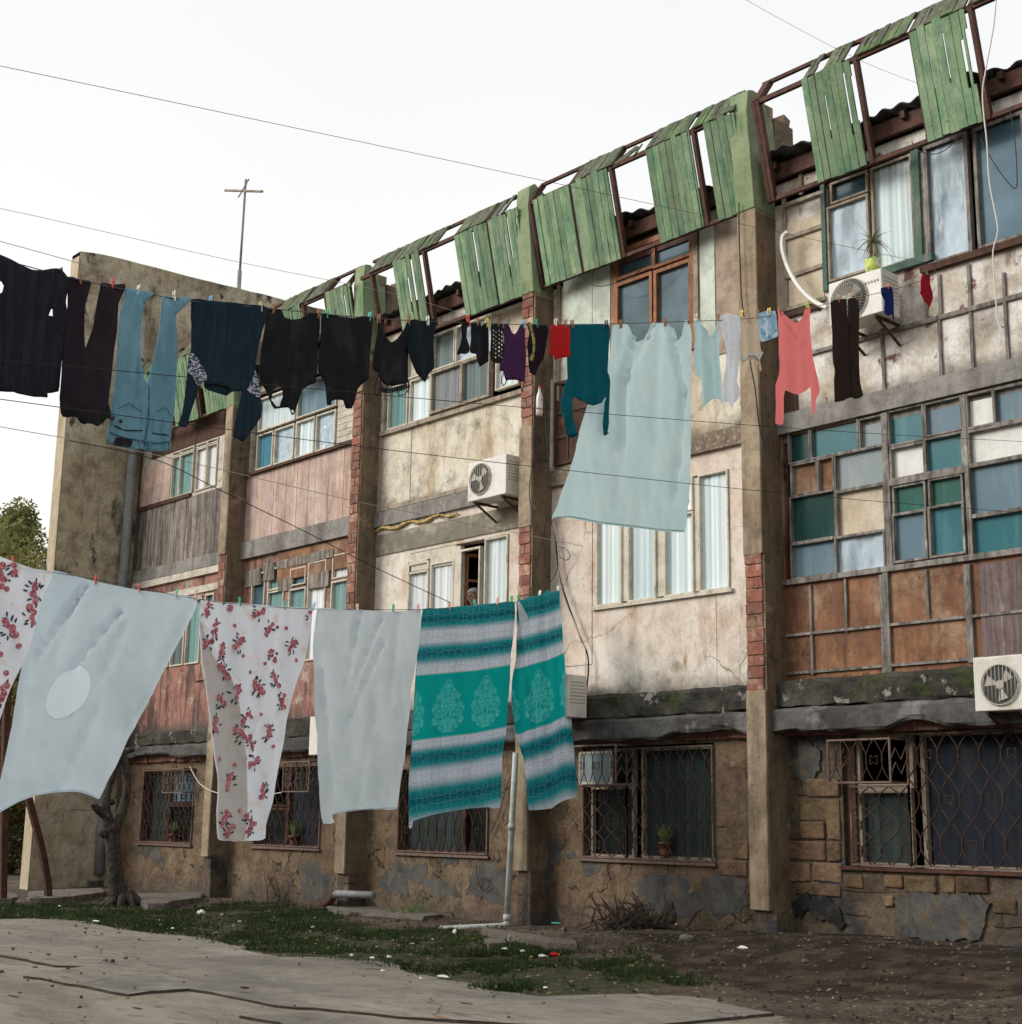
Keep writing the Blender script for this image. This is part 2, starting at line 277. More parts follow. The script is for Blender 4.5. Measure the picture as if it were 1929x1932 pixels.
mk('plywood', (.30, .145, .072), [((.17,.08,.045), V3(.9), .44, .58, 5), ((.17,.075,.038), ST(5,1.1), .47, .62, 8), ((.34,.22,.14), (1.7,1.7,1.2), .53, .64, 8), ((.10,.055,.035), V3(3.5), .6, .68, 9)], bump=.25, bs=25, rough=.7)
mk('purple_board', (.19, .145, .15), [((.13,.09,.085), ST(30,1.3), .45, .6, 7), ((.32,.27,.25), ST(14,1.5), .6, .7, 7)], bump=.3, bs=40)
mk('weathered_board', (.30, .27, .24), [((.13,.115,.10), ST(16,.9), .42, .58, 8), ((.42,.33,.23), ST(8,.7), .62, .72, 8)], bump=.4, bs=40, colattr=True)
mk('pink_board', (.53, .41, .36), [((.40,.255,.21), ST(5,.8), .5, .66, 7), ((.60,.51,.45), ST(9,1.4), .55, .7, 7)], bump=.3, bs=40, colattr=True)
mk('pink_stain', (.38, .19, .155), [((.11,.075,.065), ST(5,.8), .46, .6, 9), ((.46,.37,.3), V3(2.2), .54, .62, 9)], mould=[(3.0, 3.5, (.07,.06,.05))], bump=.4, bs=24)
mk('siding', (.60, .56, .48), [((.42,.36,.28), ST(4,9), .52, .68, 7)], bump=.3, bs=30)
mk('tan_board', (.42, .34, .27), [((.3,.22,.17), V3(3), .45, .62, 7), ((.26,.13,.07), V3(1.6), .62, .74, 6)], bump=.2)
mk('pale_board', (.60, .66, .58), [((.40,.43,.37), V3(2), .45, .6, 7)], bump=.15)
mk('cream_board', (.55, .47, .35), [((.62,.57,.46), V3(1.2), .45, .6, 6), ((.36,.22,.1), ST(9,.7), .62, .7, 6)], bump=.2)
mk('white_board', (.74, .74, .72), [((.6,.6,.57), V3(4), .5, .7, 7)], bump=.1)
mk('green_plank', (.205, .30, .175), [((.10,.215,.125), ST(8,1.1), .46, .64, 9), ((.31,.37,.25), ST(12,1.5), .56, .68, 8), ((.10,.11,.07), (9,9,2), .66, .72, 9), ((.03,.09,.045), V3(14), .66, .71, 5)], bump=.5, bs=45, bd=.006, colattr=True, rough=.75)
mk('grey_plank', (.105, .115, .075), [((.17,.17,.14), ST(16,2), .5, .62, 8), ((.05,.055,.035), V3(9), .55, .68, 7), ((.11,.18,.07), V3(3), .5, .62, 7)], bump=.5, bs=45, bd=.006, colattr=True)
mk('roof_sheet', (.045, .042, .04), [((.09,.085,.08), V3(5), .5, .65, 8)], bump=.4)
mk('yellow_foam', (.55, .42, .16), [((.4,.28,.1), V3(12), .5, .65, 6)], bump=1, bs=40, bd=.02)
mk('room_dark', (.035, .028, .024), [((.06,.045,.035), V3(2), .5, .6, 5)], bump=.1)  # near-black inner walls: the rooms' shade is put into their colour
def glassy(name, base, lay=(), rough=.16, trans=0, bump=.08, bs=3, spec=.5, bd=.02): return mk(name, base, lay, rough=rough, trans=trans, bump=bump, bs=bs, spec=spec*.16, bd=bd)
DR = lambda c: [(c, ST(5, .8), .5, .72, 7), ((.5,.52,.5), V3(28), .70, .74, 3)]
glassy('glass_dark_green', (.014, .048, .045), DR((.045,.10,.095)))
glassy('glass_teal', (.045, .15, .175), DR((.10,.23,.26)))
glassy('glass_green', (.035, .115, .092), DR((.08,.17,.15)))
glassy('glass_blue', (.12, .19, .24), DR((.19,.27,.32)), rough=.25)
glassy('glass_grey', (.24, .29, .31), DR((.36,.37,.35)), rough=.35)
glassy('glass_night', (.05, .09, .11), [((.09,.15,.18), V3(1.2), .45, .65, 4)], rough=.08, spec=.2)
glassy('glass_sky', (.085, .15, .20), [((.14,.22,.28), V3(.9), .45, .65, 4)], rough=.1, spec=.2)
glassy('glass_black', (.008, .010, .010), [((.02,.026,.024), V3(2), .45, .65, 6)], rough=.12, spec=.25)  # opaque black pane: darkness of the room behind put into its colour
glassy('clear_glass', (.05, .07, .07), (), rough=.05, trans=.9, bump=0, spec=.5)
glassy('film', (.44, .53, .60), [((.22,.28,.32), ST(3,.8), .5, .66, 8), ((.55,.62,.66), (9,9,2), .58, .68, 7)], rough=.32, bump=.5, bs=3.5, bd=.05, spec=.35)
glassy('foil', (.44, .54, .60), [((.30,.38,.46), V3(9), .46, .62, 9), ((.8,.84,.86), V3(12), .62, .68, 8)], rough=.4, bump=.6, bs=12, bd=.03, spec=.5)
CU = lambda c: [(c, ST(9, .35), .38, .68, 5)]
mk('curtain_blue', (.66, .80, .84), CU((.80,.88,.88)), bump=.1)
mk('curtain_white', (.76, .80, .84), CU((.88,.88,.86)), bump=.1)
mk('curtain_teal', (.16, .32, .32), CU((.24,.40,.38)), bump=.1)
mk('curtain_grey', (.22, .24, .27), CU((.32,.33,.33)), bump=.1)
mk('curtain_bright_blue', (.06, .22, .33), CU((.1,.32,.42)), bump=.1)
mk('curtain_low', (.018, .03, .03), CU((.05,.075,.072)), bump=.1)
mk('curtain_dim', (.13, .17, .17), CU((.2,.25,.25)), bump=.1)
mk('blue_cloth_inside', (.010, .013, .025), CU((.02,.025,.04)), bump=.1)
mk('iron', (.045, .024, .018), [((.11,.05,.03), V3(25), .5, .64, 5)], bump=.2, bs=80, rough=.7)
mk('iron_pale', (.17, .12, .10), [((.12,.06,.04), V3(18), .5, .62, 6)], bump=.2, bs=80, rough=.7)
mk('black_cable', (.02, .018, .016), bump=0, rough=.6)
mk('grey_wire', (.10, .09, .10), bump=0, rough=.6)
mk('pale_wire', (.42, .40, .38), bump=0, rough=.6)
mk('white_cable', (.62, .58, .55), bump=0, rough=.6)
mk('ac_white', (.70, .69, .64), [((.52,.47,.38), V3(3), .5, .7, 7)], bump=.05, rough=.45)
mk('ac_dark', (.06, .06, .058), bump=.1, rough=.6)
mk('ac_grill', (.40, .37, .32), bump=.05, rough=.5)
mk('pipe_white', (.52, .54, .52), [((.36,.36,.33), V3(5), .5, .7, 7)], bump=.15, rough=.55)
mk('pipe_grey', (.25, .265, .27), [((.24,.24,.23), ST(6,1), .5, .7, 7)], bump=.15, rough=.55)
mk('bark', (.085, .068, .055), [((.035,.028,.024), (14,14,4), .45, .6, 8), ((.20,.16,.12), V3(5), .63, .7, 8)], bump=1, bs=22, bd=.03)
mk('twig', (.05, .035, .028), [((.1,.075,.055), V3(10), .5, .65, 5)], bump=.2)
mk('leaf_pine', (.17, .19, .075), [((.32,.29,.12), V3(.6), .45, .62, 5)], bump=0, colattr=True, tl=.3)
mk('leaf_autumn', (.11, .065, .03), [((.06,.085,.025), V3(.7), .45, .6, 5)], bump=0, colattr=True, tl=.3)
mk('leaf_spiky', (.10, .17, .05), [((.22,.26,.08), V3(9), .5, .65, 5)], bump=0, tl=.2)
mk('grass_blade', (.030, .062, .017), [((.06,.08,.028), V3(2), .45, .6, 5)], bump=0, colattr=True, tl=.25)
mk('skin', (.30, .17, .12), [((.22,.11,.08), V3(14), .5, .65, 5)], bump=.1, bs=60, rough=.55)
mk('grey_hair', (.25, .24, .23), [((.10,.10,.10), V3(70), .45, .6, 5)], bump=.8, bs=140, bd=.006)
mk('dark_jumper', (.04, .035, .04), bump=.4, bs=120)
mk('plastic_red', (.62, .05, .03), bump=0, rough=.4); mk('plastic_white', (.72, .72, .68), bump=0, rough=.4)
mk('plastic_green', (.03, .42, .16), bump=0, rough=.4); mk('plastic_teal', (.08, .5, .42), bump=0, rough=.4)
mk('plastic_pink', (.7, .32, .28), bump=0, rough=.4); mk('plastic_blue', (.22, .45, .66), bump=0, rough=.4)
mk('plastic_yellow', (.7, .52, .04), bump=0, rough=.4); mk('wood_peg', (.30, .15, .07), bump=.2, bs=60)
mk('dark_peg', (.05, .03, .05), bump=0, rough=.4); mk('beige_peg', (.6, .5, .33), bump=0, rough=.5)
mk('lime_peg', (.4, .62, .08), bump=0, rough=.4)
mk('spring', (.35, .34, .33), bump=0, metal=1, rough=.4)
mk('rubble', (.17, .15, .125), [((.15,.13,.11), V3(5), .45, .62, 8), ((.38,.36,.32), V3(7), .6, .7, 7)], bump=.8, bs=20, bd=.02, colattr=True)
mk('kerb_pale', (.20, .18, .155), [((.14,.12,.1), V3(4), .5, .62, 8)], bump=.8, bs=18, bd=.03)
# ---------------------------------------------------------------- ground, paving, grass
def sm(t): t = max(0, min(1, t)); return t*t*(3-2*t)
def gz(x, y): return .22*sm((x+16)/7)*sm((y+3.2)/2.2) + .06*sm((y+2.5)/2)
def inside(p, poly):
    c = False; n = len(poly); x, y = p
    for i in range(n):
        x1, y1 = poly[i]; x2, y2 = poly[(i+1) % n]
        if (y1 > y) != (y2 > y) and x < (x2-x1)*(y-y1)/(y2-y1)+x1: c = not c
    return c
def G(k, pts, z=0.): return [tuple(onZ(k(*p), z).xy) for p in pts]
edge = G(L4, [(-700,850),(0,880),(200,880),(420,890),(560,905),(750,945),(900,965),(1050,975),(1200,990),(1400,1040),(1550,1090),(1700,1110)]) + G(L5, [(0,1110),(200,1100),(400,1125),(600,1150),(700,1200),(800,1230),(900,1240),(1000,1270),(1200,1300),(1400,1330),(1600,1325),(1929,1315),(2300,1340),(2800,1420),(2950,1560)])
grassU = G(L4, [(-700,800),(0,805),(300,800),(600,800),(800,830),(1100,838),(1300,815),(1500,820),(1700,850),(1929,872)]) + G(L5, [(200,905),(420,955),(800,955),(1000,985),(1150,1040),(1500,1110),(1800,1130),(2100,1190),(2300,1230)])
grassL = edge[:-5] + G(L5, [(1500,1310),(1929,1290),(2300,1270)])
grassP = grassU + grassL[::-1]
darkP = G(DD, [(1180,1790),(1350,1800),(1500,1795),(1700,1808),(1929,1815),(2100,1830),(2100,1905),(1929,1900),(1700,1890),(1480,1880),(1300,1850)])
sandP = edge + [(1, -16), (-60, -40), (-80, -14)]
def rng(a, b, s):
    r = []; x = a
    while x < b-1e-6: r.append(x); x += s
    return r+[b]
xs = [-700,-300,-150,-90,-60,-45,-38]+rng(-33, -6, .14)+[-5,-4,-2,0,4,10,20,50,150,700]
ys = [-700,-300,-120,-60,-30,-20,-16,-14,-12.5]+rng(-11.5, -.9, .14)+[-.5,.2,2,6,15,40,100,300,800]
g = MB(); vc = []
for y in ys:
    for x in xs:
        n = noise.noise(Vector((x*.9, y*.9, 0)))*.02+noise.noise(Vector((x*3.5, y*3.5, 3)))*.012
        if abs(x) > 60 or abs(y) > 60: n = 0
        w = Vector((x+.25*noise.noise(Vector((x*1.5, y*1.5, 5))), y+.25*noise.noise(Vector((x*1.5, y*1.5, 9)))))
        sand = inside(w, sandP)
        g.v.append(Vector((x, y, gz(x, y)+n*(.4 if sand else 1)-(.012 if sand else 0))))
        vc.append((1. if sand else 0., 1. if inside(w, grassP) else 0., 1. if inside(w, darkP) else 0.))
nx = len(xs)
for j in range(len(ys)-1):
    for i in range(nx-1): a = j*nx+i; g.f.append((a, a+1, a+nx+1, a+nx)); g.m.append(0); g.c.append((1,1,1))
def gm():
    m = bpy.data.materials.new('yard_ground'); m.use_nodes = True; n = m.node_tree; L = n.links.new; p = n.nodes['Principled BSDF']
    pos = n.nodes.new('ShaderNodeNewGeometry').outputs['Position']; a = n.nodes.new('ShaderNodeVertexColor'); a.layer_name = 'Mask'
    sp = n.nodes.new('ShaderNodeSeparateColor'); L(a.outputs[0], sp.inputs[0])
    def nz(sc, lo, hi, det=8, off=0):
        mp = n.nodes.new('ShaderNodeMapping'); mp.inputs['Scale'].default_value = sc; mp.inputs['Location'].default_value = (off, off, 0); L(pos, mp.inputs[0])
        t = n.nodes.new('ShaderNodeTexNoise'); t.inputs['Scale'].default_value = 1; t.inputs['Detail'].default_value = det; L(mp.outputs[0], t.inputs['Vector'])
        r = n.nodes.new('ShaderNodeMapRange'); r.inputs[1].default_value = lo; r.inputs[2].default_value = hi; L(t.outputs[0], r.inputs[0]); return r.outputs[0], t.outputs[0]
    def mix(f, A, B):
        mx = n.nodes.new('ShaderNodeMix'); mx.data_type = 'RGBA'
        if isinstance(f, float): mx.inputs[0].default_value = f
        else: L(f, mx.inputs[0])
        for i, q in ((6, A), (7, B)):
            if isinstance(q, tuple): mx.inputs[i].default_value = (*q, 1)
            else: L(q, mx.inputs[i])
        return mx.outputs[2]
    dirt = mix(nz(V3(2), .42, .62)[0], (.06, .045, .034), (.11, .085, .065))
    dirt = mix(nz(V3(17), .6, .68, 5, 4)[0], dirt, (.21, .18, .15))
    sand = mix(nz((.7, 1.6, 1), .4, .62, 9, 2)[0], (.29, .255, .205), (.20, .17, .135))
    sand = mix(nz((3, 9, 1), .56, .68, 9, 8)[0], sand, (.16, .135, .10))
    sand = mix(nz(V3(30), .66, .72, 3, 1)[0], sand, (.45, .42, .36))
    grs = mix(nz(V3(6), .42, .6, 8, 6)[0], (.028, .042, .014), (.075, .062, .042))
    drk = mix(nz(V3(3), .45, .65, 8, 3)[0], (.030, .022, .017), (.075, .055, .040))
    def rag(m, sc, k):
        ad = n.nodes.new('ShaderNodeMath'); ad.operation = 'MULTIPLY_ADD'; L(nz(V3(sc), 0, 1, 10, 11)[1], ad.inputs[0]); ad.inputs[1].default_value = k; L(m, ad.inputs[2])
        r = n.nodes.new('ShaderNodeMapRange'); r.inputs[1].default_value = .5*k+.42; r.inputs[2].default_value = .5*k+.6; L(ad.outputs[0], r.inputs[0]); return r.outputs[0]
    c = mix(rag(sp.outputs[2], 1.7, 2.6), dirt, drk); c = mix(rag(sp.outputs[1], 2.5, 1.8), c, grs); c = mix(rag(sp.outputs[0], 6, 1.1), c, sand)
    L(c, p.inputs['Base Color']); p.inputs['Roughness'].default_value = .95; p.inputs['Specular IOR Level'].default_value = .15
    b = n.nodes.new('ShaderNodeBump'); b.inputs['Strength'].default_value = .8; b.inputs['Distance'].default_value = .03
    L(nz(V3(9), 0, 1, 10, 0)[1], b.inputs['Height']); L(b.outputs[0], p.inputs['Normal']); return m
GM = gm(); go = g.build('ground', GM, smooth=True); tag(go, kind='structure')
at = go.data.color_attributes.new('Mask', 'FLOAT_COLOR', 'POINT'); d = []
for c in vc: d += [*c, 1]
at.data.foreach_set('color', d)
def cracks(n, L, src, cur):
    nz_ = n.nodes.new('ShaderNodeTexNoise'); nz_.inputs['Scale'].default_value = 1.7; nz_.inputs['Detail'].default_value = 7; L(src, nz_.inputs['Vector'])
    vm = n.nodes.new('ShaderNodeVectorMath'); vm.operation = 'MULTIPLY_ADD'; L(nz_.outputs['Color'], vm.inputs[0]); vm.inputs[1].default_value = (.5, .5, 0); L(src, vm.inputs[2])
    v = n.nodes.new('ShaderNodeTexVoronoi'); v.voronoi_dimensions = '2D'; v.feature = 'DISTANCE_TO_EDGE'; v.inputs['Scale'].default_value = .42; L(vm.outputs[0], v.inputs['Vector'])
    r = n.nodes.new('ShaderNodeMapRange'); r.inputs[1].default_value = .002; r.inputs[2].default_value = .007; r.inputs[3].default_value = .55; r.inputs[4].default_value = 0; L(v.outputs['Distance'], r.inputs[0])
    mx = n.nodes.new('ShaderNodeMix'); mx.data_type = 'RGBA'; mx.inputs[7].default_value = (.07,.065,.05,1); L(r.outputs[0], mx.inputs[0]); L(cur, mx.inputs[6])
    m2 = n.nodes.new('ShaderNodeMath'); m2.operation = 'MULTIPLY'; m2.inputs[1].default_value = -1.5; L(r.outputs[0], m2.inputs[0]); return mx.outputs[2], m2.outputs[0]
mk('yard_paving', (.275, .25, .21), [((.19,.175,.155), (.5,.9,1), .42, .62, 9), ((.34,.32,.28), V3(1.1), .56, .7, 9), ((.16,.135,.105), (2.2,7,1), .58, .68, 9), ((.12,.105,.085), V3(22), .66, .72, 4)], bump=.7, bs=26, bd=.015, rough=.95, spec=.15, extra=cracks)
def rough_line(pts, amp=.03, step=.18):
    out = []
    for a, b in zip(pts[:-1], pts[1:]):
        a = Vector(a); b = Vector(b); n = max(1, int((b-a).length/step))
        for k in range(n): q = a.lerp(b, k/n); out.append((q.x+R_.uniform(-amp, amp), q.y+R_.uniform(-amp, amp)))
    return out+[tuple(pts[-1])]
def slab(name, poly, z0, z1, mat, kind='structure'):
    n = len(poly); vs, _, fs, *_r2 = delaunay_2d_cdt([Vector(p) for p in poly], [(i, (i+1) % n) for i in range(n)], [], 1, 1e-4)
    mb = MB(); mb.v = [Vector((v.x, v.y, z1(v.x, v.y))) for v in vs]; mb.f = [tuple(f) for f in fs]; mb.m = [0]*len(fs); mb.c = [(1,1,1)]*len(fs)
    for i in range(n):
        a = poly[i]; b = poly[(i+1) % n]
        mb.face([(a[0],a[1],z1(*a)),(b[0],b[1],z1(*b)),(b[0],b[1],z0),(a[0],a[1],z0)], m=1)
    o = mb.build(name, [mat, MT['soil']]); tag(o, kind=kind); return o
ztop = lambda h: (lambda x, y: h)
lowB = G(L4, [(-500,1030),(0,1090),(50,1100),(200,1130),(330,1155),(470,1160),(300,1190),(140,1215),(330,1245),(560,1290),(740,1325),(860,1305),(1100,1290),(1200,1310),(1400,1350),(1600,1385),(1730,1400),(1820,1402),(2300,1450),(3100,1500),(3500,1530)])
up1 = [(x+.05, y-.12) for x, y in edge[1:-1]]
slab('path', rough_line(up1[::-1], .05, .3)[:-1]+rough_line(G(L4,[(-500,900)])+lowB, .025, .2), -.02, ztop(.008), MT['yard_paving'])
lowC = G(L4, [(1370,1445),(1480,1462),(1620,1487),(1700,1540),(1900,1700),(3600,1900),(3700,1560),(3100,1530),(2300,1480),(1850,1428)])
slab('path_slab', rough_line(lowC+[lowC[0]], .02, .2)[:-1], -.02, ztop(.007), MT['yard_paving'])
# grass
gb = MB(); cnt = 0
gx0 = min(p[0] for p in grassP); gx1 = max(p[0] for p in grassP); gy0 = min(p[1] for p in grassP); gy1 = max(p[1] for p in grassP)
gx0 = max(gx0, -30)
while cnt < 85000:
    x = R_.uniform(gx0, gx1); y = R_.uniform(gy0-.25, gy1+.35)
    ins = inside((x, y), grassP)
    d = .7*noise.noise(Vector((x*1.1, y*1.1, 1)))+.5*noise.noise(Vector((x*3, y*3, 7)))+.45*noise.noise(Vector((x*8, y*8, 4)))
    if not ins and (d < .1 or not inside((x+.3*noise.noise(Vector((x*5,y*5,2))), y+R_.uniform(-.5, .3)), grassP)): 
        cnt += .02; continue
    if d < -.10+.22*sm((x+14)/4): cnt += .02; continue
    if ins and R_.random() > .5+d: cnt += .02; continue
    z = gz(x, y)-.005; h = R_.uniform(.015, .05)*(1+.5*max(0, d))*(2.6 if R_.random() < .03 else 1)*(1.7 if noise.noise(Vector((x*2, y*2, 12))) > .33 else 1); a = R_.uniform(0, 6.28); w = .008
    dx, dy = math.cos(a)*w, math.sin(a)*w; lx, ly = R_.uniform(-.03, .03), R_.uniform(-.03, .03); q = R_.uniform(.5, 1.5)*(.75+.8*abs(noise.noise(Vector((x*1.7, y*1.7, 15)))))
    gb.face([(x-dx, y-dy, z), (x+dx, y+dy, z), (x+lx, y+ly, z+h)], c=(q*(2.4 if R_.random() < .06 else 1), q, q)); cnt += 1
tag(gb.build('grass', MT['grass_blade']), 'short patchy green grass between the paving and the building', 'grass', kind='stuff')

# ---------------------------------------------------------------- the building
B = empty('apartment_building', (-15, 3, 0), 'run down three storey apartment block with patched balconies and green plank screens along the roof', 'apartment building')
part = lambda mb, name, mat, parent=B, **k: mb.build(name, MT[mat] if isinstance(mat, str) else mat, parent, **k)
PX = [(-27.5, -27.18), (-23.2, -22.95), (-19.14, -18.88), (-14.99, -14.73), (-10.96, -10.68), (-6.80, -6.52)]
BAYS = {'A': (-27.15, -23.2), 'B': (-22.95, -19.14), 'C': (-18.88, -14.99), 'D': (-14.73, -10.96), 'E': (-10.68, -6.80), 'F': (-6.52, -2.7), 'G': (-2.6, 2)}
def wall(name, mat, X0, Z0, X1, Z1, ops=(), Y0=0, Y1=.22, parent=B, **k):
    xs = sorted({X0, X1, *[min(max(o[i], X0), X1) for o in ops for i in (0, 2)]}); zs = sorted({Z0, Z1, *[min(max(o[i], Z0), Z1) for o in ops for i in (1, 3)]})
    hole = lambda i, j: not (0 <= i < len(xs)-1 and 0 <= j < len(zs)-1) or any(o[0]-1e-6 <= (xs[i]+xs[i+1])/2 <= o[2] and o[1] <= (zs[j]+zs[j+1])/2 <= o[3] for o in ops)
    mb = MB()
    for i in range(len(xs)-1):
        for j in range(len(zs)-1):
            if hole(i, j): continue
            a, b, c, d = xs[i], xs[i+1], zs[j], zs[j+1]
            mb.face([(a,Y0,c),(b,Y0,c),(b,Y0,d),(a,Y0,d)]); mb.face([(a,Y1,d),(b,Y1,d),(b,Y1,c),(a,Y1,c)])
            if hole(i-1, j): mb.face([(a,Y1,c),(a,Y0,c),(a,Y0,d),(a,Y1,d)])
            if hole(i+1, j): mb.face([(b,Y0,c),(b,Y1,c),(b,Y1,d),(b,Y0,d)])
            if hole(i, j-1): mb.face([(a,Y1,c),(b,Y1,c),(b,Y0,c),(a,Y0,c)])
            if hole(i, j+1): mb.face([(a,Y0,d),(b,Y0,d),(b,Y1,d),(a,Y1,d)])
    return part(mb, name, mat, parent, **k)
def ring(mb, r, w, y0, y1, c=(1,1,1)):
    a, b, e, f = r
    mb.box(a-w, y0, b-w, e+w, y1, b, c); mb.box(a-w, y0, f, e+w, y1, f+w, c); mb.box(a-w, y0, b, a, y1, f, c); mb.box(e, y0, b, e+w, y1, f, c)
def curtain(parent, r, mat, y, amp=.018, n=None):
    mb = MB(); a, b, e, f = r; k = max(8, int((e-a)/.02)); ph = R_.uniform(0, 6); w = R_.uniform(55, 75)
    for j in range(2):
        for i in range(k+1):
            x = a+(e-a)*i/k; mb.v.append(Vector((x, y+amp*math.sin(w*x+ph+1.2*math.sin(7*x))+amp*.5*math.sin(w*.43*x)*(1+j), f if j else b)))
    for i in range(k): mb.f.append((i, i+1, k+2+i, k+1+i)); mb.m.append(0); mb.c.append((1,1,1))
    return part(mb, 'curtain', mat, parent, smooth=True)
def wrinkled(parent, name, r, mat, y, amp=.03):
    mb = MB(); a, b, e, f = r; nx = max(4, int((e-a)/.03)); nz = max(4, int((f-b)/.05)); sd = R_.uniform(0, 50)
    for j in range(nz+1):
        for i in range(nx+1):
            x = a+(e-a)*i/nx; z = b+(f-b)*j/nz; ed = min(i, nx-i, j, nz-j) > 0
            mb.v.append(Vector((x, y+(amp*noise.noise(Vector((x*7+z*1.5, sd, z*1.3)))+amp*.5*noise.noise(Vector((x*17, sd, z*4))) if ed else 0), z)))
    for j in range(nz):
        for i in range(nx): q = j*(nx+1)+i; mb.f.append((q, q+1, q+nx+2, q+nx+1)); mb.m.append(0); mb.c.append((1,1,1))
    return part(mb, name, mat, parent, smooth=True)
def window(cells, frame='white_paint', w=.03, Y=0, depth=.07, curt_y=.16, parent=B, sill=None):
    """cells: (rect, look) -- looks: glass_* pane, g:<curtain> clear glass with a curtain, b:<board>, film, foil, open"""
    mb = MB()
    for r, look in cells:
        j = R_.uniform(0, .006); ring(mb, r, w*R_.uniform(.85, 1.15), Y-.025-j, Y-.025+depth+j)
    if sill: mb.box(*sill)
    fo = part(mb, 'window', frame, parent, bevel=.004)
    for r, look in cells:
        a, b, e, f = r; y = Y+.028+R_.uniform(0, .006)
        if look == 'open': continue
        if look == 'film': wrinkled(fo, 'plastic_sheet', r, 'film', y); continue
        if look == 'foil': wrinkled(fo, 'pane', r, 'foil', y, .015); continue
        pm = MB(); pm.box(a, y, b, e, y+.006, f)
        if look.startswith('g:'):
            part(pm, 'pane', 'clear_glass', fo); curtain(fo, r, look[2:], Y+(.035 if curt_y == .16 else curt_y), .004)
        elif look.startswith('b:'): part(pm, 'board', look[2:], fo)
        else: part(pm, 'pane', look, fo)
    return fo
def each(mb, name, mat, parent=B, **k):
    # one part per box
    r = None
    for i in range(0, len(mb.v), 8):
        q = MB(); q.v = mb.v[i:i+8]; f0 = i//8*6; q.f = [tuple(a-i for a in f) for f in mb.f[f0:f0+6]]; q.m = mb.m[f0:f0+6]; q.c = mb.c[f0:f0+6]; r = part(q, name, mat, parent, **k)
    return r
def battens(parent, hs, vs, mat='grey_wood', w=.035, Y=0, d=.035, name='batten'):
    mb = MB()
    for x0, x1, z in hs: mb.box(x0, Y-d, z-w/2, x1, Y+.01, z+w/2, j=.004)
    for x, z0, z1 in vs: mb.box(x-w/2, Y-d*.8, z0, x+w/2, Y+.012, z1, j=.004)
    return each(mb, name, mat, parent)
def hv(k, hs=(), vs=(), Y=0):
    """battens given on a crop: hs (x0,x1,y at x0), vs (x,yt,yb)"""
    H = []; Vv = []
    for x0, x1, y in hs:
        a = onY(k(x0, y), Y); b = onY(k(x1, y), Y); H.append((a.x, b.x, a.z))
    for x, yt, yb in vs:
        a = onY(k(x, yt), Y); b = onY(k(x, yb), Y); Vv.append(((a.x+b.x)/2, b.z, a.z))
    return H, Vv
Z1a, Z1b, Z2a, Z2b, ZE = 2.45, 3.05, 6.05, 6.29, 9.42
# dark rooms behind, floors, back, roof
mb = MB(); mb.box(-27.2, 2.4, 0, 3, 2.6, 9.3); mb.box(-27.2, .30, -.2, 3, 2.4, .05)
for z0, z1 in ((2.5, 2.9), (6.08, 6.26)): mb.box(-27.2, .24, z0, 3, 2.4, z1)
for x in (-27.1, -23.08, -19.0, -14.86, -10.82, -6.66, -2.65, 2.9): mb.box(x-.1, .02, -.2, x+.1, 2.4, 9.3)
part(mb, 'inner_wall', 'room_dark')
mb = MB(); mb.box(-27.2, 2.62, -.3, 3, 11, 9.3); part(mb, 'rear_block', 'wall_concrete')
def corr(x0, x1, y0, y1, z0, z1, mat, lam=.23, amp=.022, name='roof', broken=0):
    mb = MB(); n = int((x1-x0)/.03)
    for r in range(2):
        for i in range(n+1):
            x = x0+(x1-x0)*i/n; y = (y0-(broken*noise.noise(Vector((x*1.7, 2, 2))) if broken else 0)) if r == 0 else y1
            mb.v.append(Vector((x, y, (z1 if r else z0)+amp*math.sin(x/lam*6.283)+(.07*noise.noise(Vector((x*.8, 1, 1))) if r == 0 else 0))))
    for i in range(n): mb.f.append((i, i+1, n+2+i, n+1+i)); mb.m.append(0); mb.c.append((1,1,1))
    return part(mb, name, mat, smooth=True, solid=.02)
corr(-27.0, 3, -.22, 7, ZE+.17, ZE+.75, 'roof_sheet', broken=.25)
mb = MB()
mb.box(-26.9, -.1, ZE-.10, 3, -.04, ZE+.1); mb.box(-26.9, .0, ZE-.40, 3, .05, ZE-.28)
x = -26.7
while x < 3: mb.box(x, -.17, ZE+.02, x+.06, 2.0, ZE+.11); x += .62
part(mb, 'eave_boards', 'rust_frame')
mb = MB(); mb.box(-26.9, .18, ZE-.45, 3, .22, ZE+.1); part(mb, 'eave_soffit', 'dark_wood')
# piers
def brick_run(x0, x1, y0, y1, z0, z1, h=.155):
    mb = MB(); z = z0; k = 0
    while z < z1:
        hh = h*R_.uniform(.85, 1.1); t = R_.choice([(1,1,1),(1.1,.95,.9),(.85,.8,.8),(1.25,1.35,1.3),(.95,.9,.9)]); q = R_.uniform(.8, 1.15)
        c = tuple(a*q for a in t); j = R_.uniform(-.008, .008)
        if k % 3 == 2: 
            xm = x0+(x1-x0)*R_.uniform(.35, .65); mb.box(x0+j, y0+R_.uniform(0, .015), z, xm-.006, y1, z+hh-.014, c, .004); mb.box(xm+.006, y0+R_.uniform(0, .015), z, x1+j, y1, z+hh-.014, tuple(a*.9 for a in c), .004)
        else: mb.box(x0+j, y0+R_.uniform(0, .015), z, x1+j, y1, z+hh-.014, c, .004)
        z += hh; k += 1
    return mb
exposed = {1: [(3.6, 6.1)], 2: [(3.2, 8.3)], 3: [(6.9, 9.3), (3.0, 5.45)], 4: [(2.95, 4.55)], 0: [], 5: []}
botm = [0.1, .75, .6, .78, .48, -.1]
